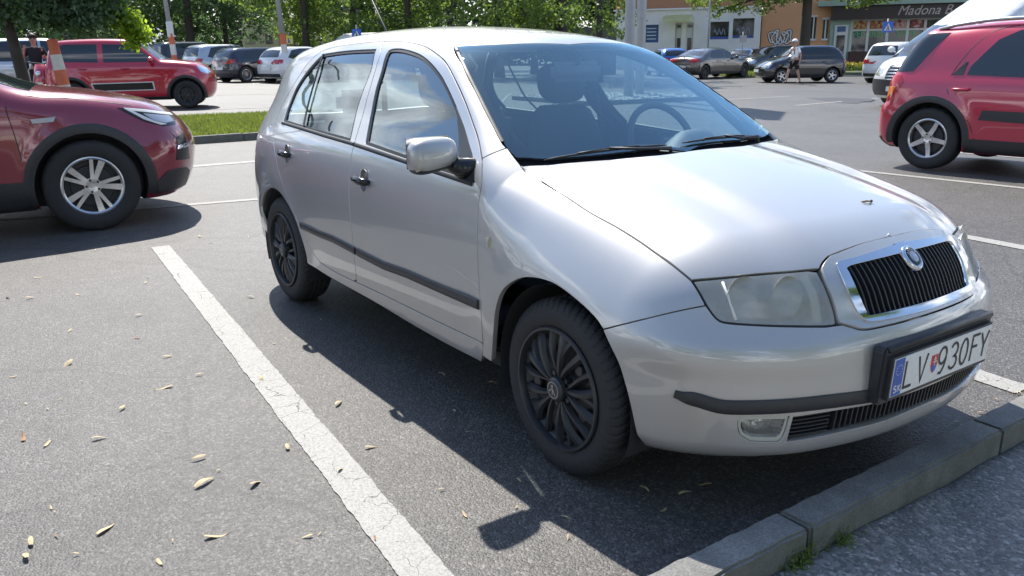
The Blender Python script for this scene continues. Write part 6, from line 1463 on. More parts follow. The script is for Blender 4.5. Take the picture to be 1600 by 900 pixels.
# terracotta and green block with the pastry shop
ob = thing('shop_building', 'orange and green block with the pastry shop, its dark sign reading Madona', 'building', o_, rzf)
Z = Zf(1390)
zt1 = Z(-60)
bm = bmesh.new(); add_box(bm, ((X(1187)+X(1294))/2, 4, zt1/2), (X(1294)-X(1187), 7, zt1)); bm_obj('wall', bm, M['plo'], ob)
bm = bmesh.new(); add_box(bm, ((X(1294)+X(1326))/2, 3.8, zt1/2), (X(1326)-X(1294)-.01, 7, zt1)); add_box(bm, ((X(1326)+X(1900))/2, 4.2, zt1/2), (X(1900)-X(1326)-.01, 6.6, zt1)); bm_obj('wall', bm, M['plg'], ob)
bxo('green_ledge', ((X(1272)+X(1900))/2, .0, Z(9)), (X(1900)-X(1272), 1.1, .32), M['plg'], ob)
sg = bxo('sign_board', ((X(1294)+X(1900))/2, .1, Z(22)), (X(1900)-X(1294), .5, Z(11)-Z(32)), M['sign'], ob)
text_mesh('sign_lettering', 'Madona B', .86, pmat('sign_letters', (.50, .42, .40), .5), sg, (X(1395), -.17, Z(22)), (math.pi/2, 0, 0), .01, .35, .92, 'LEFT')
for a, b, zl, zh in ((X(1264), X(1272), Z(62), Z(26)), (X(1283), X(1291), Z(62), Z(30))):
    w_ = bxo('window', ((a+b)/2, .48, (zl+zh)/2), (b-a, .06, zh-zl), M['winglass'], ob); bxo('frame', ((a+b)/2, .44, zl+.05), (b-a+.12, .10, .12), M['winf'], w_); bxo('frame', ((a+b)/2, .44, zh), (b-a+.12, .10, .12), M['winf'], w_); bxo('frame', ((a+b)/2, .44, (zl+zh)/2), (.08, .08, zh-zl), M['winf'], w_)
dr = bxo('door', (X(1312), .25, Z(65)), (X(1323)-X(1302), .08, Z(40)-Z(90)), M['winf'], ob); bxo('pane', (X(1312), .20, Z(72)), ((X(1323)-X(1302))*.62, .04, Z(53)-Z(87)), M['winglass'], dr); bxo('pane', (X(1312), .20, Z(46)), ((X(1323)-X(1302))*.62, .04, .35), M['posterA'], dr)
bxo('plinth', ((X(1326)+X(1900))/2, .55, Z(89)), (X(1900)-X(1326), 1.0, Z(85)-Z(93)+.5), M['plinth'], ob)
bxo('shop_glass', ((X(1328)+X(1500))/2, .80, (Z(84)+Z(33))/2), (X(1500)-X(1328), .06, Z(33)-Z(84)), M['winglass'], ob)
for px_ in (1328, 1354, 1384.5, 1416, 1443, 1470, 1500): bxo('mullion', (X(px_), .72, (Z(84)+Z(33))/2), (.16, .12, Z(33)-Z(84)), M['winf'], ob)
for zz_ in (Z(33.5), Z(48), Z(84)): bxo('transom', ((X(1328)+X(1500))/2, .73, zz_), (X(1500)-X(1328), .10, .12), M['winf'], ob)
def poster(a, b, zl, zh, cols, seed, txt=None):
    p = bxo('poster', ((a+b)/2, .70, (zl+zh)/2), (b-a, .02, zh-zl), pmat('poster_paper', cols[0], .5), ob); rg = random.Random(seed)
    for k in range(26):
        bm = bmesh.new(); r = rg.uniform(.05, .14); cx, cz = rg.uniform(a+r, b-r), rg.uniform(zl+r, zh-r)
        prism(bm, [(cx+r*math.cos(t)*rg.uniform(.7, 1), cz+r*math.sin(t)*rg.uniform(.7, 1)) for t in np.linspace(0, 6.28, 9)[:-1]], .655-.001*k, .66-.001*k)
        bm_obj('pastry_picture', bm, PCOL[rg.randrange(1, len(cols))+(0 if seed < 10 else 3)], p)
PCOL = [pmat('pc%d' % i, c, .5) for i, c in enumerate([(.3, .2, .1), (.52, .26, .05), (.42, .05, .04), (.60, .50, .22), (.30, .05, .05), (.55, .33, .28), (.62, .45, .40), (.45, .25, .2)])]
poster(X(1330), X(1353), Z(47), Z(33), [(.45, .32, .12), 1, 1, 1], 1); poster(X(1357), X(1383), Z(47), Z(33), [(.40, .12, .08), 1, 1, 1], 2); poster(X(1387), X(1415), Z(47), Z(33), [(.52, .33, .28), 1, 1, 1], 12); poster(X(1419), X(1440), Z(47), Z(33), [(.22, .05, .04), 1, 1, 1], 13)
text_mesh('window_lettering', 'PEKAREN    CAFE', .62, pmat('green_film', (.10, .45, .14), .5), ob, (X(1330), .70, Z(54)), (math.pi/2, 0, 0), .005, 0, .82, 'LEFT')
# graffiti on the orange wall: chunky outlined letters
bm = bmesh.new(); bm2 = bmesh.new(); rg = random.Random(8)
for k, px_ in enumerate((1205, 1211, 1217, 1223, 1229)):
    pts = [(X(px_)+.24*math.cos(t+k)*(1+.3*math.sin(3*t+k)), (Z(66)+Z(46))/2+.42*math.sin(t+k)*(1+.2*math.cos(2*t)), ) for t in np.linspace(0, 5.2, 14)]
    add_tube(bm, [(a, .48, b) for a, b in pts], .11, 6); add_tube(bm2, [(a, .43, b) for a, b in pts], .055, 6)
for b_ in (bm, bm2):
    for v in b_.verts: v.co.y = .49+(v.co.y-.48)*.05-(.012 if b_ is bm2 else 0)
gf_ = bm_obj('graffiti', bm, M['black'], ob); bm_obj('graffiti_fill', bm2, M['winf'], gf_)
# grey block wall behind the roof of the silver car, pale buildings between the trees
bb = at(927, 50); gw = bxo('concrete_wall', (0, 0, 1.3), (2.6, .3, 2.6), M['greyc']); gw.location = bb; gw.rotation_euler = (0, 0, rz_); tag(gw, 'bare grey wall between the thick trunk and the white shop', 'wall')
for px_, dep, w_, h_, mk, lab in ((408, 78, 3.2, 4.2, 'yellowp', 'pale yellow house glimpsed between the trees behind the navy estate'), (383, 84, 2.2, 7.0, 'greyc', 'blue-grey block showing between the trees above the silver people carrier'), (518, 76, 3.0, 4.6, 'yellowp', 'pale yellow house behind the bright lindens')):
    h = thing('house', lab, 'building', at(px_, dep), rz_); bxo('wall', (0, 3, h_/2), (w_, 6, h_), M[mk], h); bxo('roof', (0, 3, h_+.15), (w_+.5, 6.6, .3), M['greyc'], h)
    for k in range(2): bxo('window', (-w_/4+w_/2*k, -.02, h_*.55), (.6, .06, .9), M['winglass'], h)
# low hedge and flower bed before the pastry shop
V, Fc = crown_mesh([(x, 0, .25, .5, .35, .22) for x in np.arange(-2.2, 2.3, .4)], 3500, .06, 31); fb = thing('flower_bed', 'bed of yellow flowers in front of the pastry shop', 'flower bed', at(1335, 52), rz_); mesh_obj('foliage', V, Fc, M['leaf'], fb, smooth=False)
V, Fc = crown_mesh([(x, 0, .45, .25, .25, .08) for x in np.arange(-2.0, 2.1, .35)], 1100, .06, 32); mesh_obj('blossom', V, Fc, pmat('yellow_petals', (.75, .55, .03), .6), fb, smooth=False)
bm = bmesh.new()
c0 = at(1330, 50); add_box(bm, (0, 0, .04), (9, 5, .06)); g2 = bm_obj('verge', bm, M['lawn']); g2.location = c0; g2.rotation_euler = (0, 0, rz_); g2['kind'] = 'structure'
c0 = at(1180, 47); bm = bmesh.new(); add_box(bm, (0, 0, .05), (4, 6, .08)); g2 = bm_obj('verge', bm, M['lawn']); g2.location = c0; g2.rotation_euler = (0, 0, rz_); g2['kind'] = 'structure'
def vreg(r_): p = c0+Vector((RT[0], RT[1], 0))*r_.uniform(-2, 2)+Vector((FW[0], FW[1], 0))*r_.uniform(-3, 3); return p.x, p.y
o = blades('grass', vreg, 4000, .16, 5, w=.02); o.location.z = .05
# ---- posts, poles and signs
M['galv'] = pmat('galvanised', (.34, .35, .36), .5, metal=.4, noise=.15, nscale=6); M['orange'] = pmat('orange_band', (.62, .14, .06), .5, noise=.15, nscale=12); M['bandw'] = pmat('white_band', (.66, .64, .58), .5, noise=.15, nscale=12); M['signblue'] = pmat('sign_blue', (.02, .12, .50), .35); M['signyel'] = pmat('sign_yellow', (.65, .62, .05), .4)
for px_, dep, lab in ((983.5, 23.6, 'thick grey steel post, the nearer left one of the pair in the stone bed'), (1001, 25.0, 'thick grey steel post, the farther right one of the pair in the stone bed')):
    p = thing('billboard_post', lab, 'post', at(px_, dep), 0, 'pair of grey posts in the stone bed'); bm = bmesh.new(); add_tube(bm, [(0, 0, 0), (0, 0, 7.9)], .135, 20); bm_obj('shaft', bm, M['galv'], p, auto=60); bm = bmesh.new(); add_tube(bm, [(0, 0, -.02), (0, 0, .05)], .22, 16); bm_obj('base_plate', bm, M['galv'], p, auto=40)
mid_ = (at(983.5, 23.6)+at(1001, 25.0))/2
bl_ = thing('billboard', 'billboard panel carried by the two grey posts', 'billboard', mid_, math.atan2((at(1001, 25.0)-at(983.5, 23.6)).y, (at(1001, 25.0)-at(983.5, 23.6)).x)); bxo('panel', (0, 0, 7.2), (2.5, .25, 1.7), M['winf'], bl_); bxo('frame', (0, 0, 8.1), (2.6, .3, .08), M['galv'], bl_)
# stone bed round the posts
mb = at(985, 24.0); rgs = random.Random(12); bm = bmesh.new()
ex, ey = Vector((0, 1, 0)), Vector((1, 0, 0))
for k in range(900):
    q = Vector((mb.x+rgs.uniform(-1.7, 1.3), mb.y+rgs.uniform(-2.6, 1.6), 0)); r_ = rgs.uniform(.03, .075); vs = bmesh.ops.create_icosphere(bm, subdivisions=1, radius=r_, matrix=Matrix.Translation((q.x, q.y, float(gz(q.x, q.y))+.08)))['verts']
    for v in vs: v.co += Vector((rgs.uniform(-.3, .3), rgs.uniform(-.3, .3), rgs.uniform(-.3, .2)))*r_
o = bm_obj('white_stones', bm, pmat('pale_stone', (.50, .49, .45), .8, noise=.3, nscale=8)); o['kind'] = 'stuff'
bm = bmesh.new(); add_box(bm, (mb.x-.2, mb.y-.5, mb.z+.02), (3.1, 4.3, .08)); o = bm_obj('stone_bed', bm, M['lawn']); o['kind'] = 'structure'
kerb_run([(mb.x+1.4, mb.y-2.7), (mb.x+1.4, mb.y+1.7), (mb.x-1.8, mb.y+1.7), (mb.x-1.8, mb.y-2.7), (mb.x+1.4, mb.y-2.7)])
def lamp_post(px0, px1, dep, lab, r=.09, bands=True, box=False, lean_px=0):
    b = at(px1, dep); u = Vector((RT[0], RT[1], 0)); p = thing('lamp_post', lab, 'lamp post', b, 0, 'banded lamp posts of the car park'); ln = -u*((px1-px0)*dep/CF); H_ = 8.5; z1 = (77)*dep/CF+1.3
    P_at = lambda z: ln*(z/z1)+Vector((0, 0, z)); bm = bmesh.new(); add_tube(bm, [P_at(0), P_at(H_)], [r, r*.55], 14); bm_obj('shaft', bm, M['galv'], p, smooth=True)
    if bands:
        for k in range(4): bm = bmesh.new(); add_tube(bm, [P_at(.3+.42*k), P_at(.3+.42*(k+1))], r+.006, 14); bm_obj('band', bm, M['orange'] if k % 2 else M['bandw'], p, auto=50)
    if box: bm = bmesh.new(); q = P_at(2.15); add_box(bm, (q.x, q.y, q.z), (.22, .22, .62), bev=.01); bm_obj('meter_box', bm, M['winf'], p)
    bm = bmesh.new(); q = P_at(H_); add_tube(bm, [q, q+Vector((.5, .3, .25)), q+Vector((1.1, .7, .3))], .04, 8); add_box(bm, q+Vector((1.3, .8, .3)), (.7, .25, .10), bev=.03); bm_obj('lamp_head', bm, M['galv'], p)
lamp_post(268, 273, 36, 'leaning lamp post with a white box, left of the black off-roader', .11, True, True)
lamp_post(441, 447, 36, 'leaning lamp post with orange and white bands behind the white hatchback', .12, True, False)
# striped post near the woman
b = at(101, 12.6); pp = thing('striped_post', 'leaning post painted in wide orange and white bands beside the red scooter', 'post', b, 0); u = Vector((RT[0], RT[1], 0)); z = 0
tot = (200-55)*12.6/CF; ln = -u*(16*12.6/CF)
for k in range(7):
    a_ = k*.215; b_ = (k+1)*.215; bm = bmesh.new(); add_tube(bm, [ln*(a_/1.45)+Vector((0, 0, a_)), ln*(b_/1.45)+Vector((0, 0, b_))], [.112-.006*k, .106-.006*k], 20); bm_obj('band', bm, M['orange'] if k % 2 == 0 else M['bandw'], pp, auto=50)
def sign(px_, dep, zc, w_, mat, lab, fig=True, h_=None):
    s = thing('road_sign', lab, 'road sign', at(px_, dep), rz_); bm = bmesh.new(); add_tube(bm, [(0, .04, 0), (0, .04, zc+.4)], .035, 8); bm_obj('pole', bm, M['galv'], s, smooth=True)
    pn = bxo('panel', (0, 0, zc), (w_, .03, h_ or w_), mat, s)
    if fig:
        bm = bmesh.new(); prism(bm, [(-w_*.38, zc-w_*.34), (0, zc+w_*.36), (w_*.38, zc-w_*.34)], -.022, -.017); bm_obj('white_triangle', bm, M['winf'], pn)
        bm = bmesh.new(); add_tube(bm, [(-.03, -.03, zc+.10), (.0, -.03, zc-.02), (.06, -.03, zc-.16)], .02, 6); add_tube(bm, [(0, -.03, zc-.02), (-.07, -.03, zc-.16)], .018, 6); bm_obj('walking_figure', bm, M['black'], pn)
sign(1383.5, 44, Z(33)*.72+.2, .52, M['signblue'], 'blue pedestrian crossing sign in front of the pastry shop'); sign(559, 40, 2.05, .42, M['signblue'], 'blue pedestrian crossing sign above the silver roof'); sign(453, 46, 1.85, .42, M['signyel'], 'small yellow sign right of the banded lamp post')
sign(1160, 52, 2.0, .40, M['galv'], 'small grey sign seen from behind in front of the white shop', False); 
b = at(1106, 50); s = thing('sign_pole', 'thin grey pole in front of the white shop', 'pole', b, 0); bm = bmesh.new(); add_tube(bm, [(0, 0, 0), (0, 0, 5.5)], .05, 8); bm_obj('shaft', bm, M['galv'], s, smooth=True)
# building and lamps on the far left, outside the picture, mirrored in the side windows
kb = thing('market_hall', 'white market hall with dark red gable edges', 'building', (-27, -9.5, 0), math.radians(75))
bxo('wall', (0, 0, 1.3), (14, 6, 2.6), M['plw'], kb)
bm = bmesh.new(); prism(bm, [(-7.3, 2.5), (7.3, 2.5), (2.2, 4.0), (-1.0, 3.2), (-3.6, 4.1)], -3.2, 3.2); bm_obj('roof', bm, M['plw'], kb)
bm = bmesh.new(); add_tube(bm, [(-7.4, -3.3, 2.5), (-3.6, -3.3, 4.15), (-1.0, -3.3, 3.25), (2.2, -3.3, 4.05), (7.4, -3.3, 2.5)], .12, 4); bm_obj('roof_edge', bm, M['redlens'], kb)
for x, y in ((-20, -4.5), (-34, -17)):
    p = thing('street_lamp', 'tall double-armed street lamp', 'street lamp', (x, y, 0), 0, 'double-armed street lamps outside the view'); bm = bmesh.new(); add_tube(bm, [(0, 0, 0), (0, 0, 6), (.4, .3, 7)], [.10, .07, .06], 8); bm_obj('shaft', bm, M['galv'], p, smooth=True)
    bm = bmesh.new(); add_tube(bm, [(-1.0, -1, 7.3), (.4, .3, 7), (1.6, 1.5, 7.2)], .05, 6); bm_obj('arm', bm, M['galv'], p, smooth=True)
# ------------------------------------------------------------------ vans
def van(name, label, loc, rz, L, H, hw, body, group=None, res=.07, skirt=True):
    h = L/2
    S = dict(W=[(.18, hw-.10), (.28, hw-.03), (.5, hw), (1.0, hw), (1.3, hw-.01), (1.8, hw-.05), (H-.25, hw-.13), (H, hw-.25)],
        top=[(-h+.05, H-.12), (-h+.4, H-.01), (0, H), (h-2.2, H-.02), (h-1.75, H-.12), (h-.95, 1.42), (h-.70, 1.22), (h-.35, 1.10), (h-.08, .95)], pch=True,
        front=[(.2, h-.14), (.45, h-.02), (.65, h), (.85, h-.05), (1.0, h-.12), (1.2, h-.5)], rear=[(.2, -h+.1), (.5, -h), (1.5, -h+.01), (H-.1, -h+.08)], taper=(h-1.3, -h+.3), q=.28, cowl=h-.7, sweep=.2, wheels=(h-.95, -h+1.1), wr=.35, rim=.21, arch=.42, tw=.22, ends=(-h, h), flare=.012, ks=(.16, .12), crown=.06, zc=.95,
        win=[[(h-.95, 1.20), (h-1.50, 1.92), (h-2.1, 1.92), (h-2.1, 1.20)]], mirrors=[(h-1.0, 1.35)], screen=(h-.74, h-1.66, hw-.18, hw-.30),
        bits=[('headlamp', [(h-.55, 1.08), (h-.20, .98), (h-.10, .80), (h-.30, .78), (h-.50, .92)], (0, -1, 0), 'reflector', True), ('lower_bumper', [(h-.75, .26), (h-.75, .62), (h-.12, .66), (h-.06, .28)], (0, -1, 0), 'plastic', True),
              ('lower_bumper', [(-hw+.12, .28), (-hw+.12, .66), (hw-.12, .66), (hw-.12, .28)], (1, 0, 0), 'plastic', False), ('headlamp', [(-hw+.20, .98), (-hw+.16, .76), (-hw+.44, .74), (-hw+.46, .90)], (1, 0, 0), 'reflector', False), ('headlamp', [(hw-.20, .98), (hw-.16, .76), (hw-.44, .74), (hw-.46, .90)], (1, 0, 0), 'reflector', False),
              ('side_moulding', [(-h+.3, .62), (-h+.3, .74), (h-1.6, .74), (h-1.6, .62)], (0, -1, 0), 'plastic', True)])
    r_, C2 = make_car(name, label, 'van', S, loc, rz, body, group, res=res, rim='5', rimmat=M['rubber'])
    bm = bmesh.new()
    for k in range(5):
        q = C2.snap([[4+h, y, .66+.07*k] for y in np.linspace(-.33, .33, 7)], (1, 0, 0), .012); add_tube(bm, q, .018, 6)
    bm_obj('grille_bars', bm, M['chrome'], r_, smooth=True)
    L2 = C2.snap(dens([[9, -.36, .62], [9, -.36, 1.0], [9, .36, 1.0], [9, .36, .62]], .1), (1, 0, 0)); C2.panel('radiator_grille', L2, (1, 0, 0), M['gloss'], r_, step=.1, off=.006, flange=.006, gap=0)
    q = C2.snap([[9, 0, .44]], (1, 0, 0))[0]; bm = bmesh.new(); add_box(bm, (q[0]+.02, 0, .44), (.02, .52, .115)); bm_obj('number_plate', bm, M['plate'], r_)
    return r_
vloc = at(1402, 20.5); vr = math.radians(-100); fx = Vector((math.cos(vr), math.sin(vr), 0))
van('van', 'tall white van with a black lower bumper behind the red crossover on the right', vloc-fx*2.85, vr, 5.6, 2.8, 1.03, P_['whitep'], None, .05)
M['beige'] = paint('beige_paint', (.50, .48, .42), 0, .35, .3)
van('van', 'pale beige van whose roof shows behind the rear corner of the silver car', at(560, 43), math.radians(205), 5.4, 2.15, 1.0, M['beige'], None, .09)
# ------------------------------------------------------------------ people
M['skin'] = pmat('skin', (.42, .25, .18), .55, noise=.12, nscale=20); M['shirt'] = pmat('white_cotton', (.88, .88, .88), .85, noise=.06, nscale=8, bump=.3, bscale=30); M['cloth'] = pmat('black_cotton', (.016, .016, .019), .85, noise=.3, nscale=9, bump=.3, bscale=30); M['shoe'] = pmat('dark_shoe', (.025, .024, .024), .6); M['hair'] = pmat('dark_hair', (.03, .018, .012), .6); M['hairg'] = pmat('grey_hair', (.32, .31, .30), .7)
def skin_body(name, joints, edges, mat, parent, sub=2):
    """joints {name: (x, y, z, r)}; one continuous skin grown over connected edges, root first"""
    names = list(joints); me = bpy.data.meshes.new(name); me.from_pydata([joints[n][:3] for n in names], [(names.index(a), names.index(b)) for a, b in edges], []); me.update()
    o = bpy.data.objects.new(name, me); COL.objects.link(o); md = o.modifiers.new('s', 'SKIN'); md.use_smooth_shade = True
    for i, n in enumerate(names):
        r = joints[n][3]; r = r if isinstance(r, tuple) else (r, r); me.skin_vertices[0].data[i].radius = r; me.skin_vertices[0].data[i].use_root = (i == 0)
    ms = o.modifiers.new('u', 'SUBSURF'); ms.levels = sub; ms.render_levels = sub
    dg = bpy.context.evaluated_depsgraph_get(); dg.update(); m2 = bpy.data.meshes.new_from_object(o.evaluated_get(dg)); bpy.data.objects.remove(o)
    m2.materials.clear(); m2.materials.append(mat); m2.polygons.foreach_set('use_smooth', [True]*len(m2.polygons)); m2.name = name
    return link(bpy.data.objects.new(name, m2), parent)
def person(label, loc, rz, H, P, shirt, legs_mat, shorts, hairm, hat=None, hair_long=False):
    root = thing('person', label, 'person', loc, rz); k = H/1.75
    J = {n: (v[0]*k, v[1]*k, v[2]*k, v[3] if not isinstance(v[3], tuple) else v[3]) for n, v in P.items()}
    E_ = [('pelvis', 'waist'), ('waist', 'chest'), ('chest', 'neck'), ('neck', 'head0'), ('head0', 'head1'), ('head1', 'head2')]
    for s in 'LR':
        E_ += [('chest', 'sh'+s), ('sh'+s, 'el'+s), ('el'+s, 'wr'+s), ('wr'+s, 'pa'+s), ('pelvis', 'hip'+s), ('hip'+s, 'kn'+s), ('kn'+s, 'an'+s), ('an'+s, 'toe'+s)]
        pa = Vector(J['pa'+s][:3]); wr = Vector(J['wr'+s][:3]); d = (pa-wr).normalized(); sd_ = d.cross(Vector((1, 0, 0))); sd_ = sd_.normalized() if sd_.length > .1 else Vector((0, 1, 0))
        for q in range(4):
            J['f%d%s' % (q, s)] = (*(pa+sd_*(q-1.5)*.021+d*(.03)), .0085); J['g%d%s' % (q, s)] = (*(pa+sd_*(q-1.5)*.022+d*(.075-.01*abs(q-1.3))+Vector((.012, 0, 0))), .0075); E_ += [('pa'+s, 'f%d%s' % (q, s)), ('f%d%s' % (q, s), 'g%d%s' % (q, s))]
        J['t'+s] = (*(wr.lerp(pa, .6)-sd_*.045+d*.02), .009); E_.append(('wr'+s, 't'+s))
    b = skin_body('body', J, E_, M['skin'], root, 2)
    # face: nose, eyes, mouth, ears
    h0, h1, h2 = (Vector(J[n][:3]) for n in ('head0', 'head1', 'head2')); fc = h1+Vector((.085, 0, -.005))
    bm = bmesh.new(); add_tube(bm, [fc+Vector((.0, 0, .03)), fc+Vector((.028, 0, -.018)), fc+Vector((.0, 0, -.026))], [.008, .014, .008], 8); bm_obj('nose', bm, M['skin'], root, smooth=True)
    for s in (1, -1):
        bm = bmesh.new(); bmesh.ops.create_uvsphere(bm, u_segments=10, v_segments=8, radius=.012, matrix=Matrix.Translation(fc+Vector((-.008, .032*s, .028)))); bm_obj('eye', bm, M['black'], root, smooth=True)
        bm = bmesh.new(); r = bmesh.ops.create_uvsphere(bm, u_segments=10, v_segments=8, radius=.028); bmesh.ops.scale(bm, vec=(.7, .35, 1.1), verts=r['verts']); bmesh.ops.translate(bm, vec=h1+Vector((-.01, .083*s, .0)), verts=r['verts']); bm_obj('ear', bm, M['skin'], root, smooth=True)
    bm = bmesh.new(); add_tube(bm, [fc+Vector((-.006, -.025, -.048)), fc+Vector((.004, 0, -.05)), fc+Vector((-.006, .025, -.048))], .005, 6); bm_obj('mouth', bm, M['redlens'], root, smooth=True)
    # clothes grown a little fuller over the same joints
    def fat(n, f, add=.0): v = J[n]; r = v[3]; return (*v[:3], (r[0]*f+add, r[1]*f+add) if isinstance(r, tuple) else r*f+add)
    T = {'chest': fat('chest', 1.06, .012), 'waist': fat('waist', 1.06, .016), 'hem': (*(Vector(J['pelvis'][:3])+Vector((0, 0, -.02))), tuple(r*1.02+.014 for r in J['pelvis'][3])), 'neck': (*(Vector(J['neck'][:3])+Vector((0, 0, -.035))), .066)}
    TE = [('chest', 'waist'), ('waist', 'hem'), ('chest', 'neck')]
    for s in 'LR':
        sh, el = Vector(J['sh'+s][:3]), Vector(J['el'+s][:3]); T['sh'+s] = fat('sh'+s, 1.05, .012); T['sl'+s] = (*sh.lerp(el, .72), .062); TE += [('chest', 'sh'+s), ('sh'+s, 'sl'+s)]
    skin_body('shirt', T, TE, shirt, root, 2)
    T = {'pelvis': (*J['pelvis'][:3], tuple(r*1.04+.012 for r in J['pelvis'][3]))}; TE = []
    for s in 'LR':
        hp, kn, an = (Vector(J[n+s][:3]) for n in ('hip', 'kn', 'an')); T['hip'+s] = fat('hip'+s, 1.08, .014); TE.append(('pelvis', 'hip'+s))
        if shorts: T['k'+s] = (*hp.lerp(kn, .88), .086); TE.append(('hip'+s, 'k'+s))
        else: T['k'+s] = (*kn, .074); T['a'+s] = (*kn.lerp(an, .92), .060); TE += [('hip'+s, 'k'+s), ('k'+s, 'a'+s)]
    skin_body('shorts' if shorts else 'trousers', T, TE, legs_mat, root, 2)
    for s in 'LR':
        an, to = Vector(J['an'+s][:3]), Vector(J['toe'+s][:3]); skin_body('shoe', {'a': (*(an+(an-to)*.2+Vector((0, 0, -.03))), (.046, .042)), 'm': (*an.lerp(to, .5), (.048, .040)), 't': (*to, (.043, .026))}, [('a', 'm'), ('m', 't')], M['shoe'], root, 2)
    # hair or cap
    bm = bmesh.new(); r = bmesh.ops.create_uvsphere(bm, u_segments=20, v_segments=14, radius=1); bmesh.ops.scale(bm, vec=(.112, .094, .112), verts=r['verts'])
    for v in list(bm.verts):
        if v.co.x > .03 and v.co.z < .028: v.co.x = .03; v.co *= .8
        elif v.co.z < -.05: v.co *= .86
    bmesh.ops.translate(bm, vec=h1+Vector((-.008, 0, .022)), verts=bm.verts[:]); bm_obj('hair', bm, hairm, root, smooth=True)
    if hat:
        bm = bmesh.new(); r = bmesh.ops.create_uvsphere(bm, u_segments=20, v_segments=14, radius=1); bmesh.ops.scale(bm, vec=(.122, .105, .10), verts=r['verts'])
        for v in bm.verts: v.co.z = max(v.co.z, -.005)
        bmesh.ops.translate(bm, vec=h1+Vector((-.004, 0, .042)), verts=bm.verts[:]); prism_v = len(bm.verts); add_box(bm, h1+Vector((.125, 0, .045)), (.10, .15, .012), bev=.004); bm_obj('cap', bm, hat, root, smooth=True)
    return root, J
walk = {'pelvis': (0, 0, .93, (.155, .115)), 'waist': (.01, 0, 1.10, (.165, .125)), 'chest': (.02, 0, 1.33, (.165, .115)), 'neck': (.03, 0, 1.49, .055), 'head0': (.05, 0, 1.56, .068), 'head1': (.055, 0, 1.645, (.092, .080)), 'head2': (.05, 0, 1.70, (.070, .062)),
    'shL': (.0, .19, 1.40, .060), 'elL': (-.10, .25, 1.14, .043), 'wrL': (-.06, .27, .90, .030), 'paL': (-.03, .27, .82, (.034, .020)), 'shR': (.02, -.19, 1.40, .060), 'elR': (.16, -.25, 1.17, .043), 'wrR': (.36, -.20, 1.10, .030), 'paR': (.43, -.18, 1.09, (.020, .034)),
    'hipL': (-.01, .10, .86, .096), 'knL': (-.10, .10, .50, .062), 'anL': (-.24, .10, .11, .040), 'toeL': (-.10, .11, .035, .030), 'hipR': (.01, -.10, .86, .096), 'knR': (.20, -.10, .50, .062), 'anR': (.27, -.10, .10, .040), 'toeR': (.43, -.11, .05, .030)}
pl_ = at(1243, 35.6); hd = math.atan2(-RT[1]*.97-FW[1]*.25, -RT[0]*.97-FW[0]*.25)
man, Jm = person('man in white T-shirt, white cap and black shorts walking past the black hatchback', pl_, hd, 1.76, walk, M['shirt'], M['cloth'], True, M['hairg'], M['shirt'])
rs = Vector((-.13, .0, 1.22))
bm = bmesh.new(); add_box(bm, rs+Vector((-.03, 0, 0)), (.12, .26, .36), bev=.04); bp_ = bm_obj('backpack', bm, M['cloth'], None, smooth=True); bp_.location = pl_; bp_.rotation_euler = (0, 0, hd); tag(bp_, 'small black rucksack on the back of the walking man', 'rucksack')
bm = bmesh.new()
for s in (1, -1): add_tube(bm, [(-.12, .10*s, 1.38), (.0, .13*s, 1.475), (.14, .12*s, 1.36), (.12, .13*s, 1.20), (-.08, .15*s, 1.08)], .016, 6)
bm_obj('strap', bm, M['cloth'], bp_, smooth=True)
stand = {'pelvis': (0, 0, .93, (.145, .11)), 'waist': (.0, 0, 1.10, (.125, .10)), 'chest': (.0, 0, 1.32, (.145, .105)), 'neck': (.01, 0, 1.49, .045), 'head0': (.03, 0, 1.56, .060), 'head1': (.035, 0, 1.64, (.088, .074)), 'head2': (.03, 0, 1.69, (.068, .058)),
    'shL': (.0, .17, 1.40, .050), 'elL': (-.02, .26, 1.15, .037), 'wrL': (.20, .22, 1.20, .026), 'paL': (.28, .20, 1.23, (.020, .030)), 'shR': (.0, -.17, 1.40, .050), 'elR': (.02, -.27, 1.15, .037), 'wrR': (.10, -.22, 1.36, .026), 'paR': (.12, -.20, 1.43, (.030, .020)),
    'hipL': (.0, .09, .86, .088), 'knL': (.04, .10, .48, .055), 'anL': (-.02, .11, .10, .036), 'toeL': (.14, .13, .03, .028), 'hipR': (.0, -.09, .86, .088), 'knR': (.06, -.10, .48, .055), 'anR': (.02, -.11, .10, .036), 'toeR': (.18, -.13, .03, .028)}
wl_ = at(54, 20.6); hw_ = math.atan2(-FW[1]+RT[1]*.5, -FW[0]+RT[0]*.5)
wo, Jw = person('woman in black with sunglasses standing by the red scooter', wl_, hw_, 1.68, stand, M['cloth'], M['cloth'], False, M['hair'])
bm = bmesh.new()
for s in (1, -1): add_box(bm, (.098+.03, .034*s, 1.665*.96+.005), (.012, .05, .034), bev=.005)
add_box(bm, (.125, 0, 1.613), (.008, .03, .006)); sg_ = bm_obj('sunglasses', bm, M['gloss'], None); sg_.location = wl_; sg_.rotation_euler = (0, 0, hw_); tag(sg_, 'dark sunglasses on the face of the woman in black', 'sunglasses')
bm = bmesh.new(); add_box(bm, (0, 0, 0), (.10, .32, .26), bev=.04); bag = bm_obj('shoulder_bag', bm, M['cloth'], None, smooth=True); bag.location = wl_-Vector((RT[0], RT[1], 0))*.36+Vector((0, 0, .98)); bag.rotation_euler = (0, 0, hw_+.4); tag(bag, 'black bag hanging at the left side of the woman in black', 'bag')
bm = bmesh.new(); q = Vector((0, 0, .12)); add_tube(bm, [q+Vector((0, .12, 0)), q+Vector((.0, -.10, .28)), q+Vector((.0, -.14, 0))], .010, 6); bm_obj('strap', bm, M['cloth'], bag, smooth=True)
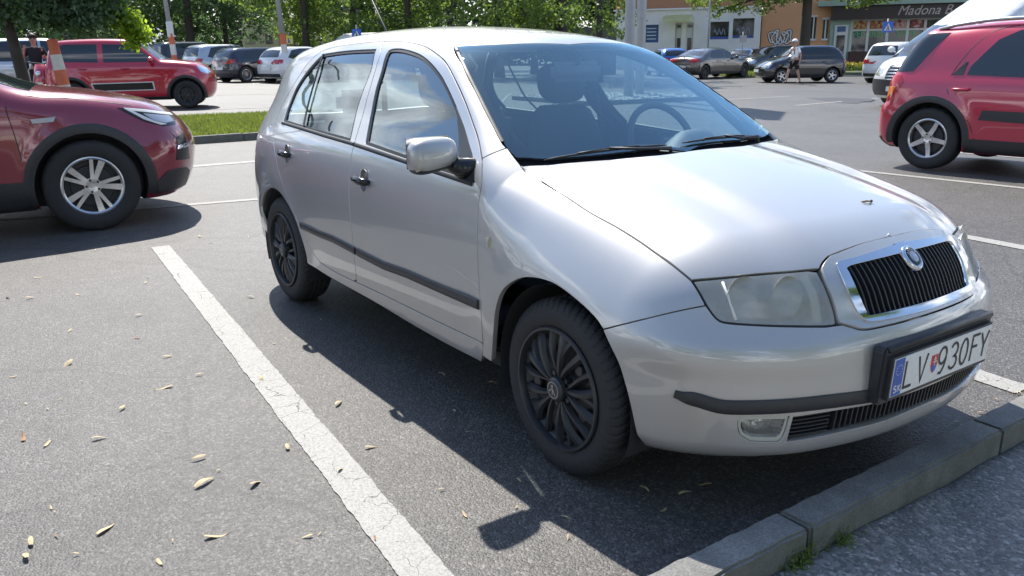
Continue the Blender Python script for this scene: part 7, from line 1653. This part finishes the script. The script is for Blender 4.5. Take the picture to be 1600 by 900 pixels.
# red scooter between the woman and the striped post
sc_ = thing('scooter', 'red scooter half hidden by the striped post', 'scooter', at(76, 20.2), math.atan2(-FW[1], -FW[0]))
bm = bmesh.new(); add_tube(bm, [(.42, 0, 1.0), (.48, 0, .62), (.52, 0, .34)], [.12, .17, .10], 14); bmesh.ops.scale(bm, vec=(1, 1.15, 1), verts=bm.verts[:]); bm_obj('front_shield', bm, P_['redB'], sc_, smooth=True)
bm = bmesh.new(); add_tube(bm, [(.2, 0, .26), (-.2, 0, .28), (-.35, 0, .55), (-.75, 0, .62)], [.12, .13, .17, .10], 12); bm_obj('body', bm, P_['redB'], sc_, smooth=True)
bm = bmesh.new(); add_box(bm, (-.42, 0, .76), (.62, .25, .10), bev=.04); bm_obj('seat', bm, M['rubber'], sc_, smooth=True)
bm = bmesh.new(); add_tube(bm, [(.36, -.33, 1.06), (.40, 0, 1.02), (.36, .33, 1.06)], .018, 8); bm_obj('handlebar', bm, M['rubber'], sc_, smooth=True)
bm = bmesh.new(); r = bmesh.ops.create_uvsphere(bm, u_segments=14, v_segments=10, radius=.075, matrix=Matrix.Translation((.58, 0, .80))); bm_obj('headlight', bm, M['reflector'], sc_, smooth=True)
bm = bmesh.new(); add_box(bm, (.64, 0, .55), (.01, .18, .14)); bm_obj('number_plate', bm, M['plate'], sc_)
for x in (.60, -.62): w = bpy.data.objects.new('wheel', None); link(w, sc_); w.location = (x, 0, .22); tyre_mesh(.22, .11, .14, M['tyre'], w, seg=32, grooves=False); bm = bmesh.new(); add_lathe_y(bm, [(.142, .05), (.03, .03), (.03, -.03), (.142, -.05)], 24); bm_obj('rim', bm, M['steel'], w, smooth=True)
# ------------------------------------------------------------------ fallen seeds, weeds, debris on the bonnet
M['seed'] = pmat('dry_seed', (.52, .40, .22), .7, noise=.3, nscale=80); M['seedd'] = pmat('brown_seed', (.28, .15, .07), .7, noise=.3, nscale=80)
def seed_mesh(k):
    V = []; n_ = 9
    for i in range(n_):
        t = i/(n_-1); w_ = .0065*math.sin(math.pi*min(1, .08+t*.95))**.7*(1.2-.6*t)+.0008; x = -.024+.052*t; z = .002+.006*math.sin(t*3+k)*(.5+t); V += [(x, -w_+.003*math.sin(t*2+k), z), (x, .003*math.sin(t*2+k), z+.0015), (x, w_+.003*math.sin(t*2+k), z)]
    F_ = [(3*i+j, 3*i+j+1, 3*i+j+4, 3*i+j+3) for i in range(n_-1) for j in range(2)]
    me = bpy.data.meshes.new('fallen_seed'); me.from_pydata(V, [], F_); me.update(); return me
SM = [seed_mesh(k) for k in range(5)]
for m in SM[:4]: m.materials.append(M['seed'])
SM[4].materials.append(M['seedd'])
def seed(px_, py_, i, s=1.0, ang=None):
    p = gp(px_, py_); k = 4 if i % 9 == 8 else i % 4
    if p.x > .66: return
    o = bpy.data.objects.new('fallen_seed', SM[k]); link(o); o.location = (p.x, p.y, .006+float(gz(p.x, p.y))); o.rotation_euler = (rngS.uniform(-.2, .2), rngS.uniform(-.15, .15), ang if ang is not None else rngS.uniform(0, 6.28)); o.scale = (s, s, s)
    tag(o, 'dry tan winged seed fallen on the asphalt', 'seed', 'winged seeds scattered over the asphalt')
rngS = random.Random(21)
pts = [(50, 849), (42, 871), (165, 829), (337, 838), (310, 718), (320, 757), (401, 756), (74, 695), (35, 686), (155, 687), (105, 571), (256, 607), (312, 587), (530, 632), (533, 735), (727, 806), (216, 494), (213, 529), (109, 518), (122, 461), (228, 443), (407, 594), (12, 466), (60, 434), (45, 467), (312, 371), (330, 380), (389, 371), (1006, 767), (1070, 773), (1100, 759), (1035, 799), (690, 587), (392, 465), (264, 558), (253, 398), (150, 392), (770, 600), (580, 700), (20, 590), (190, 640), (450, 700), (480, 840), (250, 880)]
for i, (a, b) in enumerate(pts): seed(a, b, i, rngS.uniform(.6, 1.1)*(1.45 if i < 12 else 1))
for i in range(45):
    a, b = rngS.uniform(0, 1100), rngS.uniform(380, 890)
    seed(a, b, i+3, rngS.uniform(.2, .5))
# leaf litter in the gutter by the kerb, seen right of the bumper
V, Fc = [], []; rl2 = np.random.default_rng(4)
for _ in range(900):
    y = rl2.uniform(.55, 6); x = .67-abs(rl2.normal(0, .05)); s = rl2.uniform(.004, .014); a = rl2.uniform(0, 6.28); k = len(V); z = .006+rl2.uniform(0, .006); c_, s_2 = math.cos(a), math.sin(a)
    V += [(x+c_*s, y+s_2*s, z), (x-s_2*s*.4, y+c_*s*.4, z+.003), (x-c_*s, y-s_2*s, z), (x+s_2*s*.4, y-c_*s*.4, z+.002)]; Fc.append((k, k+1, k+2, k+3))
o = mesh_obj('leaf_litter', V, Fc, M['seed'], smooth=False); o['kind'] = 'stuff'
def weed(x, y, z, n_, h, lab, seed_):
    w = thing('weed', lab, 'weed', (x, y, z)); r = np.random.default_rng(seed_); V = []; Fc = []
    for _ in range(n_):
        a = r.uniform(0, 6.28); ln = r.uniform(.2, 1)*h; q = np.array([math.cos(a)*.4, math.sin(a)*.4, 1.0]); q /= np.linalg.norm(q); side = np.array([-math.sin(a), math.cos(a), 0])
        k = len(V); b = np.array([r.normal(0, .012), r.normal(0, .03), 0]); V += [b-side*.001, b+side*.001, b+q*ln]; Fc.append((k, k+1, k+2))
        for t in np.linspace(.3, 1, 5):
            c = b+q*ln*t; d_ = r.normal(size=3); d_ /= np.linalg.norm(d_); e_ = np.cross(d_, r.normal(size=3)); e_ /= np.linalg.norm(e_); k = len(V); V += [c, c+d_*.008+e_*.003, c+d_*.014, c+d_*.008-e_*.003]; Fc.append((k, k+1, k+2, k+3))
    mesh_obj('stems', V, Fc, M['leafy'], w, smooth=False)
weed(.795, -.60, .01, 60, .06, 'tuft of low green weeds at the foot of the kerb near its first joint', 1); weed(.80, -.42, .01, 45, .05, 'smaller tuft of weeds at the foot of the kerb right of the first one', 2); weed(.80, -.86, .01, 24, .04, 'sparse weeds at the foot of the kerb near the lower edge of the photo', 3); weed(.655, -.10, .0, 22, .05, 'small green weed growing from the gutter below the bumper', 4)
q = H.snap([[.22, -.02, 1.5]], (0, 0, 1)); q = H.lift([(1354, 317)])[0]
dp = thing('bonnet_debris', 'small dry twig scrap lying on the silver bonnet', 'debris', q); bm = bmesh.new(); add_tube(bm, [(-.012, -.012, .003), (0, 0, .006), (.006, .014, .004)], [.002, .0035, .002], 6); bm_obj('twig', bm, M['seedd'], dp, smooth=True)
bm = bmesh.new(); r = bmesh.ops.create_uvsphere(bm, u_segments=8, v_segments=6, radius=.005, matrix=Matrix.Translation((.004, .018, .004))); bm_obj('bud', bm, M['rubber'], dp, smooth=True)
